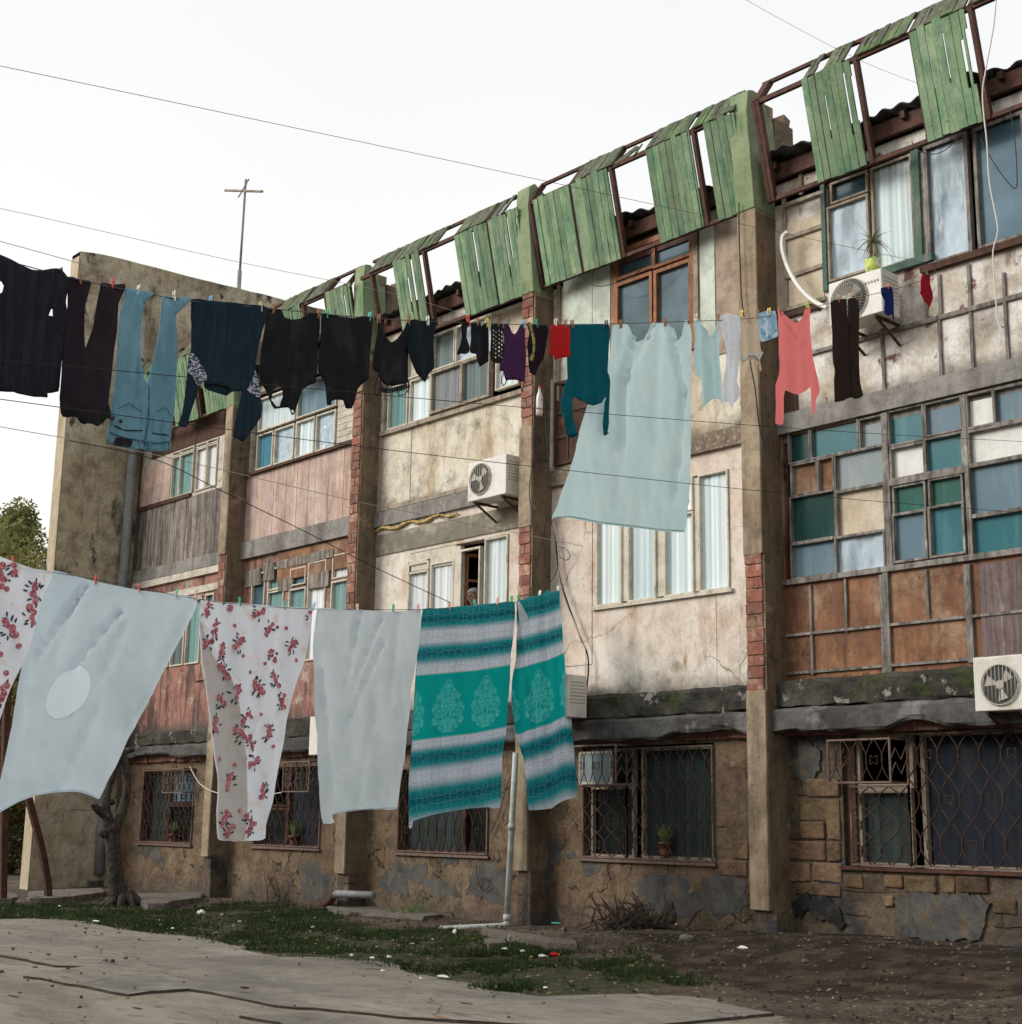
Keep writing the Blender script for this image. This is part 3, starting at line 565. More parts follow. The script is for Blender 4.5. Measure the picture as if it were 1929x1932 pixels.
for i, (a, b) in enumerate(PX):
    if i == 0: continue
    t = 10.5-.0*i
    zb = botm[i]; mb = MB()
    # core and shell: shell front (thin cover) is missing where bricks show
    mb.box(a+.03, -.37, zb+.02, b-.03, .05, t-.1)
    zs = [zb]+[q for s in exposed[i] for q in s][::1]
    segs = []; cur = zb
    for s in sorted(exposed[i]): segs.append((cur, s[0])); cur = s[1]
    segs.append((cur, 8.9))
    for s0, s1 in segs: mb.box(a, -.40, s0, b, -.365, s1, j=.004)
    mb.box(b-.031, -.364, zb, b, .04, 8.9); mb.box(a, -.364, zb, a+.031, .04, 8.9)
    pr = part(mb, 'pier', 'pier_concrete', bevel=.008)
    # thin side cover in a darker brown than the front
    mb = MB(); mb.box(b, -.362, zb+.02, b+.006, .035, 8.85); part(mb, 'pier_side_cover', 'pier_side', pr)
    for s in exposed[i]: part(brick_run(a+.012, b-.02, -.392, -.366, *s), 'bricks', 'brick', pr, bevel=.006)
    # green painted head of the pier, leaning out, chipped on top
    mb = MB()
    y0 = -.52 if i in (4, 3) else -.45
    pts = [(b, .02, 8.9), (b, -.405, 8.9), (b, y0, 10.18), (b, y0+.02, t-.05), (b, y0+.12, t+.03), (b, -.18, t-.06), (b, -.12, t-.28), (b, .0, t-.34), (b, .02, t-.6)]
    mb.prism([(p[0]+.004, p[1]+R_.uniform(-.01,.01), p[2]+(R_.uniform(-.05,.04) if p[2] > 10 else 0)) for p in pts], (a-b-.008, 0, 0)); part(mb, 'pier_head', 'green_concrete' if i < 5 else 'pier_concrete', pr, bevel=.01)
    mb = MB(); mb.box(a-.0, .021, 8.6, b+.0, .42, t-.25, j=.02); mb.box(a+.02, .3, t-.3, b-.02, .40, t-.12, j=.03); part(mb, 'pier_stub', 'pier_side', pr)
    # foot
    if i > 0:
        mb = MB(); mb.box(a+.01, -.34, -.1, b+.03, .05, zb+.02, j=.02); part(mb, 'pier_foot', 'masonry', pr, bevel=.02)
# floor bands
for bay, (a, b) in BAYS.items():
    mb = MB(); mb.box(a, -.06, Z2a, b, .2, Z2b, j=.004); part(mb, 'floor_band', 'rust_concrete' if bay == 'D' else 'band_concrete')
def rough_ledge(a, b, z0, z1, y0, mat, name, amp=.03, low=0):
    mb = MB(); n = int((b-a)/.09); rows = [(.2, z1), (y0+.02, z1), (y0, z1-.04), (y0, (z0+z1)/2), (y0, z0+.03), (y0+.03, z0), (.2, z0)]
    for r, (y, z) in enumerate(rows):
        for i in range(n+1):
            x = a+(b-a)*i/n; w = noise.noise(Vector((x*4, r*1.3, z0))); w2 = noise.noise(Vector((x*1.3, 4, z0)))
            dz = (w*amp+(low*min(0, w2)*-1 if r >= 4 else 0)) if 0 < r < 6 else (low*min(0, w2)*-1 if r == 6 else 0)
            mb.v.append(Vector((x, y+(w*amp if 0 < r < 6 else 0), z+dz)))
    for r in range(len(rows)-1):
        for i in range(n): q = r*(n+1)+i; mb.f.append((q, q+n+1, q+n+2, q+1)); mb.m.append(0); mb.c.append((1,1,1))
    return part(mb, name, mat)
for bay, (a, b) in BAYS.items():
    fr = -.14 if bay not in 'EF' else -.2
    rough_ledge(a+.005, b-.005, 2.74, 3.06 if bay != 'A' else 3.0, fr, 'mossy_ledge', 'mossy_ledge', .035)
    rough_ledge(a+(.0 if bay != 'E' else -.0), b-.005, 2.45 if bay in 'DEF' else 2.5, 2.73, fr-.1, 'slab_concrete', 'floor_slab', .02, .16)
    mb = MB(); x = a+.01
    while x < b-.05: w = min(R_.uniform(.2, .4), b-.01-x); mb.box(x, fr+.06+R_.uniform(0, .03), 2.42+R_.uniform(0,.02), x+w-.012, .2, 2.56+R_.uniform(0, .05), tuple([R_.uniform(.5, .8)]*3), .01); x += w
    part(mb, 'lintel_bricks', 'brick', bevel=.008)

# ---- bay E -------------------------------------------------------------
a, b = BAYS['E']
# third storey
r = lambda x0,yt,x1,yb,Y=0: rc(K4, x0, yt, x1, yb, Y)
w1 = [(r(835,1005,1030,1172), 'glass_night'), (r(822,1212,1040,1622), 'film'), (r(1078,925,1296,1592), 'g:curtain_blue')]
w2 = [(r(1396,800,1612,1522), 'film'), (r(1682,760,1950,1428), 'glass_sky'), (r(1990,700,2230,1330), 'glass_sky')]
op = [(w1[1][0][0]-.03, w1[1][0][1]-.03, w1[2][0][2]+.03, 9.06), (w2[0][0][0]-.03, w2[0][0][1]-.03, b, 9.06)]
w1[2] = ((w1[2][0][0], w1[2][0][1], w1[2][0][2], 9.02), w1[2][1]); w1[0] = ((w1[0][0][0], w1[0][0][1], w1[0][0][2], 9.02), w1[0][1])
w2 = [((q[0], q[1], min(q[2], b-.04), 9.02), l) for q, l in w2[:2]]
wall('wall_panel', 'white_panel', a, Z2b, b, 9.3, op)
window(w1, 'pale_wood', .035); window(w2, 'grey_wood', .045)
gp = op[0]; mb = MB(); x0 = gp[2]+.005; mb.box(x0, -.05, gp[1]-.05, x0+.1, .02, 9.06); mb.box(gp[0]-.07, -.045, gp[1]-.1, gp[0]-.01, .02, 9.2); mb.box(gp[2]-.6, -.06, gp[1]-.13, op[1][0]+.05, .01, gp[1]-.04); part(mb, 'window_post', 'green_post')
mb = MB(); mb.box(gp[0]-1.02, -.05, op[1][1]-.12, gp[0]-.1, .0, op[1][1]-.05); mb.box(op[1][0]-.1, -.07, op[1][1]-.09, b, .0, op[1][1]-.01, j=.006); each(mb, 'sill', 'dark_wood')
# boarded strip left of the windows
H, V = hv(K4, [(565,790,1195),(570,785,1385),(572,785,1608),(560,800,1800)], [(566,1150,1800),(655,985,1130)])
wall('board_panel', 'cream_board', a, r(560,1200,790,1790)[1], gp[0]-.08, 8.72, (), -.012, -.001)
battens(B, H, V, 'pale_wood', .05, -.012)
H, V = hv(K5, [(1000,2050,235),(730,2050,300)], [(1130,165,530),(1462,85,455),(1642,0,405),(1840,-160,350)])
H2, V2 = hv(K4, [], [(1375,1640,1860),(1460,1590,1840),(1630,1530,1800)])
H = [(a+.02, b-.02, H[0][2]), (a+.02, b-.02, H[1][2])]
battens(B, H, V+V2, 'grey_wood', .035)
mb = MB(); mb.box(a+.02, -.03, 6.3, a+.28, -.002, 6.72); part(mb, 'dark_board', 'dark_wood')
# second storey: the patchwork glazing
q = lambda x0,yt,x1,yb: rc(K5, x0, yt, x1, yb, 0)
cells = [(q(588,770,700,945),'glass_dark_green'),(q(718,748,980,915),'glass_teal'),(q(1000,700,1130,860),'glass_grey'),
 (q(605,965,742,1128),'b:plywood'),(q(760,930,838,1112),'b:plywood'),(q(858,905,1135,1105),'glass_grey'),
 (q(600,1152,850,1405),'glass_dark_green'),(q(868,1122,1135,1368),'b:cream_board'),
 (q(605,1425,852,1610),'glass_blue'),(q(862,1385,1135,1585),'film')]
cells2 = [(q(1168,655,1358,840),'glass_teal'),(q(1380,610,1580,785),'glass_blue'),(q(1183,868,1365,1035),'b:white_board'),(q(1382,815,1588,998),'glass_teal'),
 (q(1197,1092,1368,1240),'glass_green'),(q(1405,1050,1585,1195),'glass_green'),(q(1197,1252,1372,1512),'glass_blue'),(q(1408,1210,1592,1482),'glass_teal')]
cells3 = [(q(1622,558,1765,740),'b:white_board'),(q(1780,525,1990,712),'glass_blue'),(q(1632,772,1990,950),'b:white_board'),(q(1632,975,1990,1245),'glass_blue'),(q(1642,1268,1990,1480),'glass_teal'),
 (q(2010,480,2200,900),'glass_blue')]
cells3 = [((c[0], c[1], min(c[2], b-.03), c[3]), l) for c, l in cells3[:5]]
zb = cells[8][0][1]-.03; op = [(a+.03, zb, b-.01, 6.02)]
wall('wall_panel', 'plywood', a, Z1b, b, Z2a, op)
window(cells, 'grey_wood', .024); window(cells2, 'grey_wood', .026); window(cells3, 'grey_wood', .03)
mb = MB()   # stout posts and rails that fill the gaps between the three glazed fields
for x0, x1 in ((cells[7][0][2], cells2[0][0][0]), (cells2[1][0][2], cells3[0][0][0])): mb.box(x0+.02, -.035, zb-.02, x1-.02, .07, 6.03, j=.003)
mb.box(cells2[0][0][0]-.03, -.04, cells2[4][0][3]+.03, cells2[1][0][2]+.03, .06, cells2[2][0][1]-.02, j=.003)
mb.box(a+.02, -.05, zb-.05, b, .05, zb+.01, j=.004); mb.box(a+.02, .03, 5.95, b, .08, 6.04); part(mb, 'window_post', 'grey_wood')
wall('board_panel', 'purple_board', cells3[0][0][0]+.03, Z1b, b-.01, zb-.1, (), -.02, -.002)
mb = MB(); mb.box(a, .1, 5.0, b, .12, 6.03); part(mb, 'dark_backing', 'room_dark')  # near-black sheet added behind the glazing in place of room shade
H, V = hv(K5, [(720,1640,1928)], [(716,1650,2170),(915,1615,1925),(1128,1590,2170),(1388,1560,1840)])
H2, V2 = hv(K6, [(600,1640,232)], [])
battens(B, [(a+.03, b-.02, H[0][2]), (a+.03, b-.02, H2[0][2])], V, 'grey_wood', .03)
H, V = hv(K5, [], [(1155,1560,2180),(1630,1530,2100)]); battens(B, [], V, 'grey_wood', .075, d=.05)

# ---- bay D -------------------------------------------------------------
a, b = BAYS['D']
k = lambda x0,yt,x1,yb,Y=0: rc(K3, x0, yt, x1, yb, Y)
wD = [(k(690,310,872,600),'glass_night'),(k(915,235,1100,560),'glass_night'),(k(690,150,885,255),'glass_night'),(k(905,70,1103,185),'glass_sky')]
zt = 9.05; wD[2] = ((*wD[2][0][:3], wD[3][0][3]), wD[2][1]); wD[0] = ((wD[0][0][0], 7.55, *wD[0][0][2:]), wD[0][1]); wD[1] = ((wD[1][0][0], 7.55, *wD[1][0][2:]), wD[1][1])
x0 = k(650,300,1140,560)
op = [(x0[0], 7.48, x0[2], 9.3)]
wall('wall_panel', 'cream_plaster', a, Z2b, b, 9.3, op)
window(wD, 'orange_wood', .05, .0, .09)
mb = MB(); mb.box(x0[0]+.01, -.03, 7.47, x0[0]+.11, .06, 9.3); mb.box(x0[2]-.1, -.03, 7.47, x0[2]-.01, .06, 9.3); mb.box(x0[0], -.04, wD[2][0][3]+.05, x0[2], .05, wD[2][0][3]+.13); part(mb, 'window_surround', 'orange_wood', bevel=.005)
mb = MB(); mb.box(x0[0]+.1, .0, wD[2][0][3]+.13, x0[2]-.1, .05, 9.3); part(mb, 'top_board', 'dark_wood')
e = k(372,270,645,520); mb = MB(); mb.box(e[0], -.02, 7.5, e[2]-.38*(e[2]-e[0]), -.002, 9.2); mb.box(e[0]+.63*(e[2]-e[0]), -.016, 7.5, e[2]-.01, -.002, 9.2); part(mb, 'board_panel', 'pale_board')
e = k(1165,120,1250,480); mb = MB(); mb.box(e[0], -.02, 7.5, e[2], -.002, 9.2); part(mb, 'board_panel', 'pale_board')
mb = MB(); mb.box(e[0]-.1, -.035, 7.3, e[0]-.03, .0, 9.2); mb.box(a+.1, -.035, 7.3, a+.16, 0, 9.2); each(mb, 'batten', 'pale_wood')
e = k(1255,100,1380,480); mb = MB(); mb.box(e[0]+.01, -.018, 7.3, b-.01, -.002, 9.25); part(mb, 'board_panel', 'tan_board')
# brown panelled shutter at the left of the lower half, partly behind the sheet
e = k(325,870,600,1350); mb = MB(); X0, X1 = e[0], e[0]+1.0; mb.box(X0, -.02, e[1], X1, -.002, e[3])
mb2 = MB(); ring(mb2, (X0+.05, e[1]+.05, X1-.05, e[3]-.05), .05, -.04, -.018)
for z in (.33, .62): zz = e[1]+(e[3]-e[1])*z; mb2.box(X0+.05, -.036, zz-.025, X1-.05, -.018, zz+.025)
mb2.box((X0+X1)/2-.25, -.034, e[1]+.05, (X0+X1)/2-.21, -.018, e[3]-.05)
sh = part(mb, 'shutter', 'dark_wood'); part(mb2, 'shutter_frame', 'rust_frame', sh)
mb = MB(); mb.box(X0-.1, -.05, e[1]-.06, X0-.03, 0, e[3]+.06); each(mb, 'batten', 'white_paint')
# second storey
k2 = lambda x0,yt,x1,yb,Y=0: rc(K3, x0, yt, x1, yb, Y)
zt2 = k2(1160,1410,1325,1900)[3]; zs = rc(L2, 1705, 0, 1860, 418)[1]
xs_ = [k2(570,1700,700,1900)[0], k2(570,1700,702,1900)[2], k2(755,1700,900,1900)[0], k2(755,1700,900,1900)[2], k2(965,1700,1118,1900)[0], k2(965,1700,1118,1900)[2], k2(1165,1500,1320,1900)[0], k2(1165,1500,1320,1900)[2]]
op = [(xs_[0]-.05, zs-.03, xs_[7]+.03, zt2+.03)]
wall('wall_panel', 'pink_plaster', a, Z1b, b, Z2a, op)
zm = k2(1130,1600,1160,1700)[3]
wc = [((xs_[2*i], zs, xs_[2*i+1], zt2 if i != 2 else zm-.04), 'g:curtain_blue') for i in range(4)]+[((xs_[4], zm+.02, xs_[5], zt2), 'g:curtain_white')]
window(wc, 'white_paint', .028, 0, .07)
mb = MB(); mb.box(op[0][0]-.04, -.05, zs-.07, op[0][2]+.05, .0, zs-.03, j=.004)
for i in (0, 1, 2): mb.box(xs_[2*i+1]+.02, .0, zs, xs_[2*i+2]-.02, .05, zt2)
part(mb, 'window_post', 'white_paint')
mb = MB(); mb.box(b-.78, -.006, 3.1, b-.77, .0, zs-.08); mb.box(a, -.012, 3.5, op[0][0]-.06, -.0015, 5.5); each(mb, 'plaster_joint', 'pink_plaster')

# ---- bay C -------------------------------------------------------------
a, b = BAYS['C']
k = lambda x0,yt,x1,yb,Y=0: rc(K2, x0, yt, x1, yb, Y)
zs = k(905,930,1000,1132)[1]
zt = 8.98; zm = 8.35
cx = [k(905,930,1008,1130), k(1032,800,1140,1080), k(1160,700,1320,1040), k(1335,700,1480,975), k(1530,700,1650,930)]
wc = [((cx[0][0], zs, cx[0][2], zm), 'g:curtain_teal'), ((cx[1][0], zs, cx[1][2], zm), 'g:curtain_blue'), ((cx[4][0], zs+.1, min(cx[4][2], b-.04), zm), 'g:curtain_blue')]
wb = [((cx[2][0], zs+.06, cx[2][2], zm), 'g:curtain_grey'), ((cx[3][0], zs+.06, cx[3][2], zm), 'g:curtain_dim')]
wt = [((cx[0][0], zm+.08, cx[1][0]-.2, zt), 'b:cream_board'), ((cx[1][0]-.1, zm+.08, cx[1][2]+.05, zt), 'b:siding'), ((cx[2][0], zm+.08, cx[3][0]-.25, zt), 'g:curtain_dim'), ((cx[3][0]-.17, zm+.08, cx[3][2]+.05, zt), 'foil'), ((cx[3][2]+.13, zm+.08, b-.05, zt), 'b:cream_board')]
op = [(a+.08, zs-.03, b-.02, 9.04)]
wall('wall_panel', 'cream_plaster', a, Z2b, b, 9.3, op)
window(wc, 'white_paint', .03); window(wb, 'pale_wood', .045, -.01, .09); window(wt, 'white_paint', .032)
mb = MB(); mb.box(a+.05, -.06, zs-.1, b-.02, .0, zs-.03, j=.006); part(mb, 'sill', 'pale_wood')
mb = MB(); mb.box(a+.01, -.03, Z2b, a+.1, 0, zs-.1); mb.box(a+.1, -.028, Z2b+.02, b, 0, Z2b+.09); mb.box(a+.85, -.006, Z2b+.09, a+.865, .0, zs-.1); each(mb, 'batten', 'pale_wood')
mb = MB(); x = a+.03
while x < a+2.1: mb.blob((x, -.035, 6.0+.03*math.sin(x*9)), R_.uniform(.02, .045), 1, .3, sc=(1.6, .8, .8)); x += .05
part(mb, 'foam_seam', 'yellow_foam', smooth=True)
# second storey
k = lambda x0,yt,x1,yb,Y=0: rc(L2, x0, yt, x1, yb, Y)
zs = 4.12; zt = k(1080,-60,1200,400)[3]; zt = 5.48
e0 = k(640,30,742,430); e1 = k(770,0,890,430); e2 = k(940,0,1040,400); e3 = k(1080,0,1200,410)
zmid = k(640,190,742,430)[3]
cells = [((e0[0], zmid+.06, e0[2], zt-.3), 'g:curtain_white'), ((e0[0], zs, e0[2], zmid), 'g:curtain_white'), ((e1[0], zs, e1[2], zt-.22), 'g:curtain_white'), ((e2[0], zs, e2[2], zt-.1), 'open'), ((e3[0], zs, e3[2], zt), 'g:curtain_blue')]
op = [(e0[0]-.04, zs-.03, e3[2]+.04, zt+.04)]
wall('wall_panel', 'pink_plaster', a, Z1b, b, Z2a, op)
wo_ = window(cells, 'white_paint', .032, 0, .08)
mb = MB(); mb.box(op[0][0], .0, zt-.25, e1[2]+.05, .1, zt+.03); mb.box(e1[2]+.03, -.02, zs, e2[0]-.03, .06, zt); part(mb, 'window_post', 'white_paint')
lf = MB(); hx = e2[0]+.0   # casement leaf swung inward
p0 = Vector((hx, .06, 0)); dr = Vector((.22, .42, 0))
for t0, t1, z0, z1 in ((0, .09, zs, zt-.12), (.91, 1, zs, zt-.12), (.09, .91, zs, zs+.05), (.09, .91, zt-.17, zt-.12), (.09, .91, zt-.55, zt-.51)):
    A = p0+dr*t0; Bp = p0+dr*t1; n_ = Vector((.03, -.012, 0))
    lf.hexa([A+Vector((0,0,z0)), Bp+Vector((0,0,z0)), Bp+n_+Vector((0,0,z0)), A+n_+Vector((0,0,z0)), A+Vector((0,0,z1)), Bp+Vector((0,0,z1)), Bp+n_+Vector((0,0,z1)), A+n_+Vector((0,0,z1))])
part(lf, 'casement', 'orange_wood', wo_)
mb = MB(); mb.box(a+.0, -.02, zt+.1, b, -.002, 5.92, j=.006); part(mb, 'lintel_board', 'cream_plaster')
mb = MB(); mb.blob((e0[0]-.25, -.05, 4.05), .07, 2, .2, sc=(1, .8, 1.6)); part(mb, 'wall_lamp', 'dark_wood')

# ---- bay B -------------------------------------------------------------
a, b = BAYS['B']
k = lambda x0,yt,x1,yb,Y=0: rc(K2, x0, yt, x1, yb, Y)
zs = k(150,900,235,1362)[1]
cx = [k(150,1000,232,1362), k(250,1000,352,1340), k(375,950,470,1290), k(492,900,592,1262)]
looks = ['g:curtain_bright_blue', 'foil', 'g:curtain_blue', 'foil']
cells = [((c[0], zs, c[2], 8.3), l) for c, l in zip(cx, looks)]+[((cx[0][0], 8.42, cx[1][2], 9.0), 'g:curtain_blue'), ((cx[2][0], 8.42, cx[3][2], 9.0), 'glass_blue')]
xr = cx[3][2]+.07; op = [(a+.05, zs-.03, xr, 9.04)]
wall('wall_panel', 'siding', a, Z2b, b, 9.3, op); window(cells, 'white_paint', .032)
def boards(x0, x1, z0, z1, wd, mat, Y=-.002, name='board_panel', horiz=False, var=.12):
    mb = MB(); t = z0 if horiz else x0; T = z1 if horiz else x1
    while t < T-.01:
        w = min(wd*R_.uniform(.85, 1.2), T-t); q = R_.uniform(1-var, 1+var); c = (q, q*R_.uniform(.96, 1.02), q*R_.uniform(.94, 1.02)); j = R_.uniform(0, .006)
        if horiz: mb.box(x0, Y-.018-j, t+.003, x1, Y, t+w-.003, c)
        else: mb.box(t+.003, Y-.018-j, z0+R_.uniform(0, .01), t+w-.003, Y, z1, c)
        t += w
    return part(mb, name, mat)
boards(xr+.02, b-.01, zs, 9.0, .09, 'siding', name='siding', horiz=True) if False else None
mb = MB(); z = zs
while z < 9.0: mb.box(xr+.02, -.022, z+.004, b-.01, -.002, z+.105, j=.002); z += .11
part(mb, 'siding_boards', 'siding')
boards(a+.01, b-.01, 6.35, zs-.1, .19, 'pink_board')
mb = MB(); mb.box(a, -.09, zs-.1, b, .0, zs-.05, j=.008); part(mb, 'sill', 'dark_wood')
mb = MB(); mb.box(a+.02, -.05, 6.06, b, -.061, 6.33); 
mb = MB(); mb.box(a, -.085, 6.02, b-.01, -.0, 6.34, j=.006); part(mb, 'fascia_board', 'band_concrete')
k = lambda x0,yt,x1,yb,Y=0: rc(L1, x0, yt, x1, yb, Y)
cells = [(k(1465,245,1532,420),'glass_night'),(k(1562,215,1640,325),'g:curtain_teal'),(k(1556,350,1640,430),'g:curtain_teal'),(k(1690,215,1770,300),'glass_sky'),(k(1682,335,1768,430),'g:curtain_teal'),(k(1792,180,1885,430),'g:curtain_white')]
k = lambda x0,yt,x1,yb,Y=0: rc(L2, x0, yt, x1, yb, Y)
cells += [(k(198,135,282,258),'g:curtain_white'),(k(190,290,280,430),'g:curtain_teal')]
cells = [((c[0], (c[1] if i in (1, 3, 6) else 4.05), c[2], c[3]), l) for i, (c, l) in enumerate(cells)]
top = max(c[0][3] for c in cells)+.03
op = [(c[0][0]-.02, c[0][1]-.02, c[0][2]+.02, c[0][3]+.02) for c in cells]
wall('wall_panel', 'pink_stain', a, Z1b, b, Z2a, op); window(cells, 'white_paint', .026)
mb = MB()
for x0, z0, x1, z1, m in ((a+.12, 5.5, a+.65, 5.8, 0), (a+.75, 5.55, a+1.1, 5.85, 0), (a+1.15, 5.72, a+2.9, 5.86, 0), (a+1.25, 5.3, a+1.7, 5.5, 0), (a+2.2, 5.25, a+2.8, 5.5, 0)): mb.box(x0, -.03-R_.uniform(0,.01), z0, x1, -.002, z1, j=.015)
each(mb, 'patch_board', 'weathered_board')
mb = MB(); mb.box(a+1.2, -.022, 5.5, b-.3, -.001, 6.0, j=.01); part(mb, 'patch_board', 'plywood')

# ---- bay A -------------------------------------------------------------
a, b = BAYS['A']
k = lambda x0,yt,x1,yb,Y=0: rc(K1, x0, yt, x1, yb, Y)
zs = k(1000,1340,1110,1530)[1]
xx = [k(1000,1340,1050,1530)[0], k(1045,1340,1115,1530)[0]+.0, k(1045,1340,1115,1530)[2], k(1140,1300,1190,1480)[0], k(1140,1300,1190,1480)[2], k(1202,1280,1255,1450)[0], k(1202,1280,1255,1450)[2]]
zm = k(1000,1300,1050,1340)[3]
zt = 8.55
cells = []
for x0, x1 in ((xx[0], xx[1]-.06), (xx[1], xx[2]), (xx[3], xx[4]), (xx[5], xx[6])):
    cells += [((x0, zs, x1, zm-.03), 'g:curtain_teal' if x0 < xx[2] else 'g:curtain_white'), ((x0, zm+.03, x1, zt), 'g:curtain_dim')]
op = [(xx[0]-.03, zs-.03, min(xx[6]+.03, b-.02), zt+.03)]
wall('wall_panel', 'siding', a, Z2b, b, 9.3, op); window(cells, 'white_paint', .026)
boards(a+.02, xx[0]-.06, zs-.02, 8.5, .3, 'pink_board', horiz=True)
mb = MB(); mb.box(a+.0, -.06, zs-.1, xx[2], .0, zs-.03, j=.01); part(mb, 'sill', 'dark_wood')
boards(a+.02, b-.62, 6.3, zs-.1, .34, 'weathered_board', var=.3)
mb = MB(); mb.box(b-.6, -.03, 6.3, b-.5, .0, zs+.1); mb.box(b-.28, -.03, 6.3, b-.2, .0, zs); mb.box(b-.48, -.012, 6.3, b-.3, -.002, zs-.1); mb.box(b-.1, -.05, 6.2, b-.02, 0, 9.2); each(mb, 'batten', 'white_paint')
mb = MB(); mb.box(a+.4, -.02, 8.6, b-.3, .0, 9.25); part(mb, 'top_board', 'dark_wood')
k = lambda x0,yt,x1,yb,Y=0: rc(L1, x0, yt, x1, yb, Y)
e = k(1015,320,1080,420); g1 = k(985,560,1058,765); g2 = k(1072,560,1142,752)
cells = [((k(1100,310,1172,400)[0], 4.05, k(1100,310,1172,400)[2], 5.45), 'g:curtain_teal'), ((e[0], 4.05, e[2], 5.45), 'g:curtain_dim'), ((k(1200,290,1240,400)[0], 4.05, k(1200,290,1240,400)[2], 5.5), 'glass_green')]
zs = g1[1]
cells = [((c[0], zs, c[2], c[3]), l) for c, l in cells]
cells += [((a+.25, zs, cells[1][0][0]-.12, 5.45), 'g:curtain_dim')]
op = [(c[0][0]-.02, c[0][1]-.02, c[0][2]+.02, c[0][3]+.02) for c in cells]
wall('wall_panel', 'pink_stain', a, Z1b-.1, b, Z2a, op); window(cells, 'white_paint', .03)
mb = MB(); mb.box(a, -.05, 5.9, b, .0, 6.2, j=.015); mb.box(a+.1, -.03, 5.58, b-.1, -.002, 5.72, j=.01); part(mb, 'lintel_board', 'siding')
mb = MB(); mb.box(b-1.25, -.03, zs-.35, b-.2, -.002, zs-.08, j=.03); part(mb, 'broken_board', 'pink_stain')
# bays F, G (seen only at the edge and in glass)
for bay in 'FG':
    a, b = BAYS[bay]
    for z0, z1, zs, zt in ((Z1b, Z2a, 4.1, 5.5), (Z2b, 9.3, 7.5, 9.0)):
        cl = [((a+.4+i*.8, zs, a+1.1+i*.8, zt), 'g:curtain_blue') for i in range(4)]
        wall('wall_panel', 'cream_plaster', a, z0, b, z1, [(a+.36, zs-.04, a+3.54, zt+.04)]); window(cl, 'white_paint', .04)

# ---- ground floor --------------------------------------------------------
def grille(parent, r, y, dx=.2, mat='iron', scroll=True, th=.0082, rows=3, frame=True):
    a, b, e, f = r; mb = MB(); n = max(2, round((e-a)/dx)); dx = (e-a)/n; H = f-b
    for i in range(n+1):
        for s in (1, -1):
            pts = []
            for k in range(rows*8+1):
                t = k/(rows*8); ph = t*rows*math.pi
                x = a+i*dx+s*dx*.5*math.sin(ph)*1.05; pts.append((min(max(x, a), e), y+s*.006, b+H*t))
            mb.tube(pts, th, 5)
        if scroll:
            for k in range(1, rows+1):
                if (i+k) % 2: continue
                zc = b+H*(k-.5)/rows+R_.uniform(-.01, .01); xc = a+i*dx+(dx/2 if False else 0)
                for s in (1, -1):
                    for up in (1, -1):
                        pts = [(xc+s*(.012+.028*(1-math.cos(u))*(1-u/9)), y-.008, zc+up*(.02+.028*math.sin(u))) for u in [0, .6, 1.2, 1.8, 2.4, 3.0, 3.6, 4.2]]
                        mb.tube([p for p in pts if a-.01 < p[0] < e+.01], th*.75, 4) if sum(a-.01 < p[0] < e+.01 for p in pts) > 2 else None
    g_ = part(mb, 'window_grille', mat, parent, smooth=True)
    if frame: 
        m2 = MB(); ring(m2, (a+.01, b+.01, e-.01, f-.01), .02, y-.01, y+.01); part(m2, 'grille_frame', 'iron_pale' if mat == 'iron' else mat, g_)
    return g_
def cage(parent, r, y0=-.3, dx=.16, mat='iron'):
    a, b, e, f = r; g_ = grille(parent, r, y0, dx, mat, True, .006, 1, True); m2 = MB()
    for x in (a, e):
        for z in (b, f): m2.bar((x, y0, z), (x, 0, z), .022)
        for t in (.33, .66):
            z = b+(f-b)*t; m2.tube([(x, y0, z-.08), (x, y0*.66, z+.06), (x, y0*.33, z-.06), (x, 0, z+.08)], .006, 5)
    n = int((e-a)/.1)
    for i in range(n): x = a+(e-a)*i/n; m2.tube([(x, y0, f), (x+.02, y0*.5, f+.01), (x, 0, f)], .006, 5); m2.tube([(x, y0, b), (x, 0, b)], .005, 4)
    part(m2, 'cage_sides', 'iron_pale', g_); return g_
def gbay(bay, win, mat='ground_plaster'):
    a, b = BAYS[bay]; wall('ground_wall', mat, a, -.4, b, 2.52, [win], 0, .26)
rE = rc(K6, 892, 600, 1990, 1345); rE = (rE[0], rE[1], BAYS['E'][1]-.02, 2.43)
gbay('E', rE, 'masonry')
c1 = rc(K6, 975, 925, 1245, 1325); c2 = rc(K6, 1345, 600, 1990, 1330); c2 = (c2[0], c1[1], rE[2]-.04, 2.38); cu = (c1[0], c1[3]+.1, c1[2]+.04, 2.38)
we = window([(c1, 'g:curtain_low'), (cu, 'open'), (c2, 'g:blue_cloth_inside')], 'pale_wood', .05, .12, .06, .16)
mb = MB(); mb.box(rE[0], .06, rE[1]-.0, c1[0]-.05, .2, 2.45); part(mb, 'window_post', 'dark_wood')
grille(we, (c1[0]-.05, c1[1]-.02, c1[2]+.1, cu[1]-.03), -.03, .24); grille(we, (c1[2]+.1, c1[1]-.02, c2[2]+.02, 2.40), -.03, .24, rows=3)
cg = rc(K6, 815, 605, 1165, 865, -.3); cage(we, (cg[0]-.02, cg[1], cg[2], cg[3]-.03), -.3, .2, 'iron')
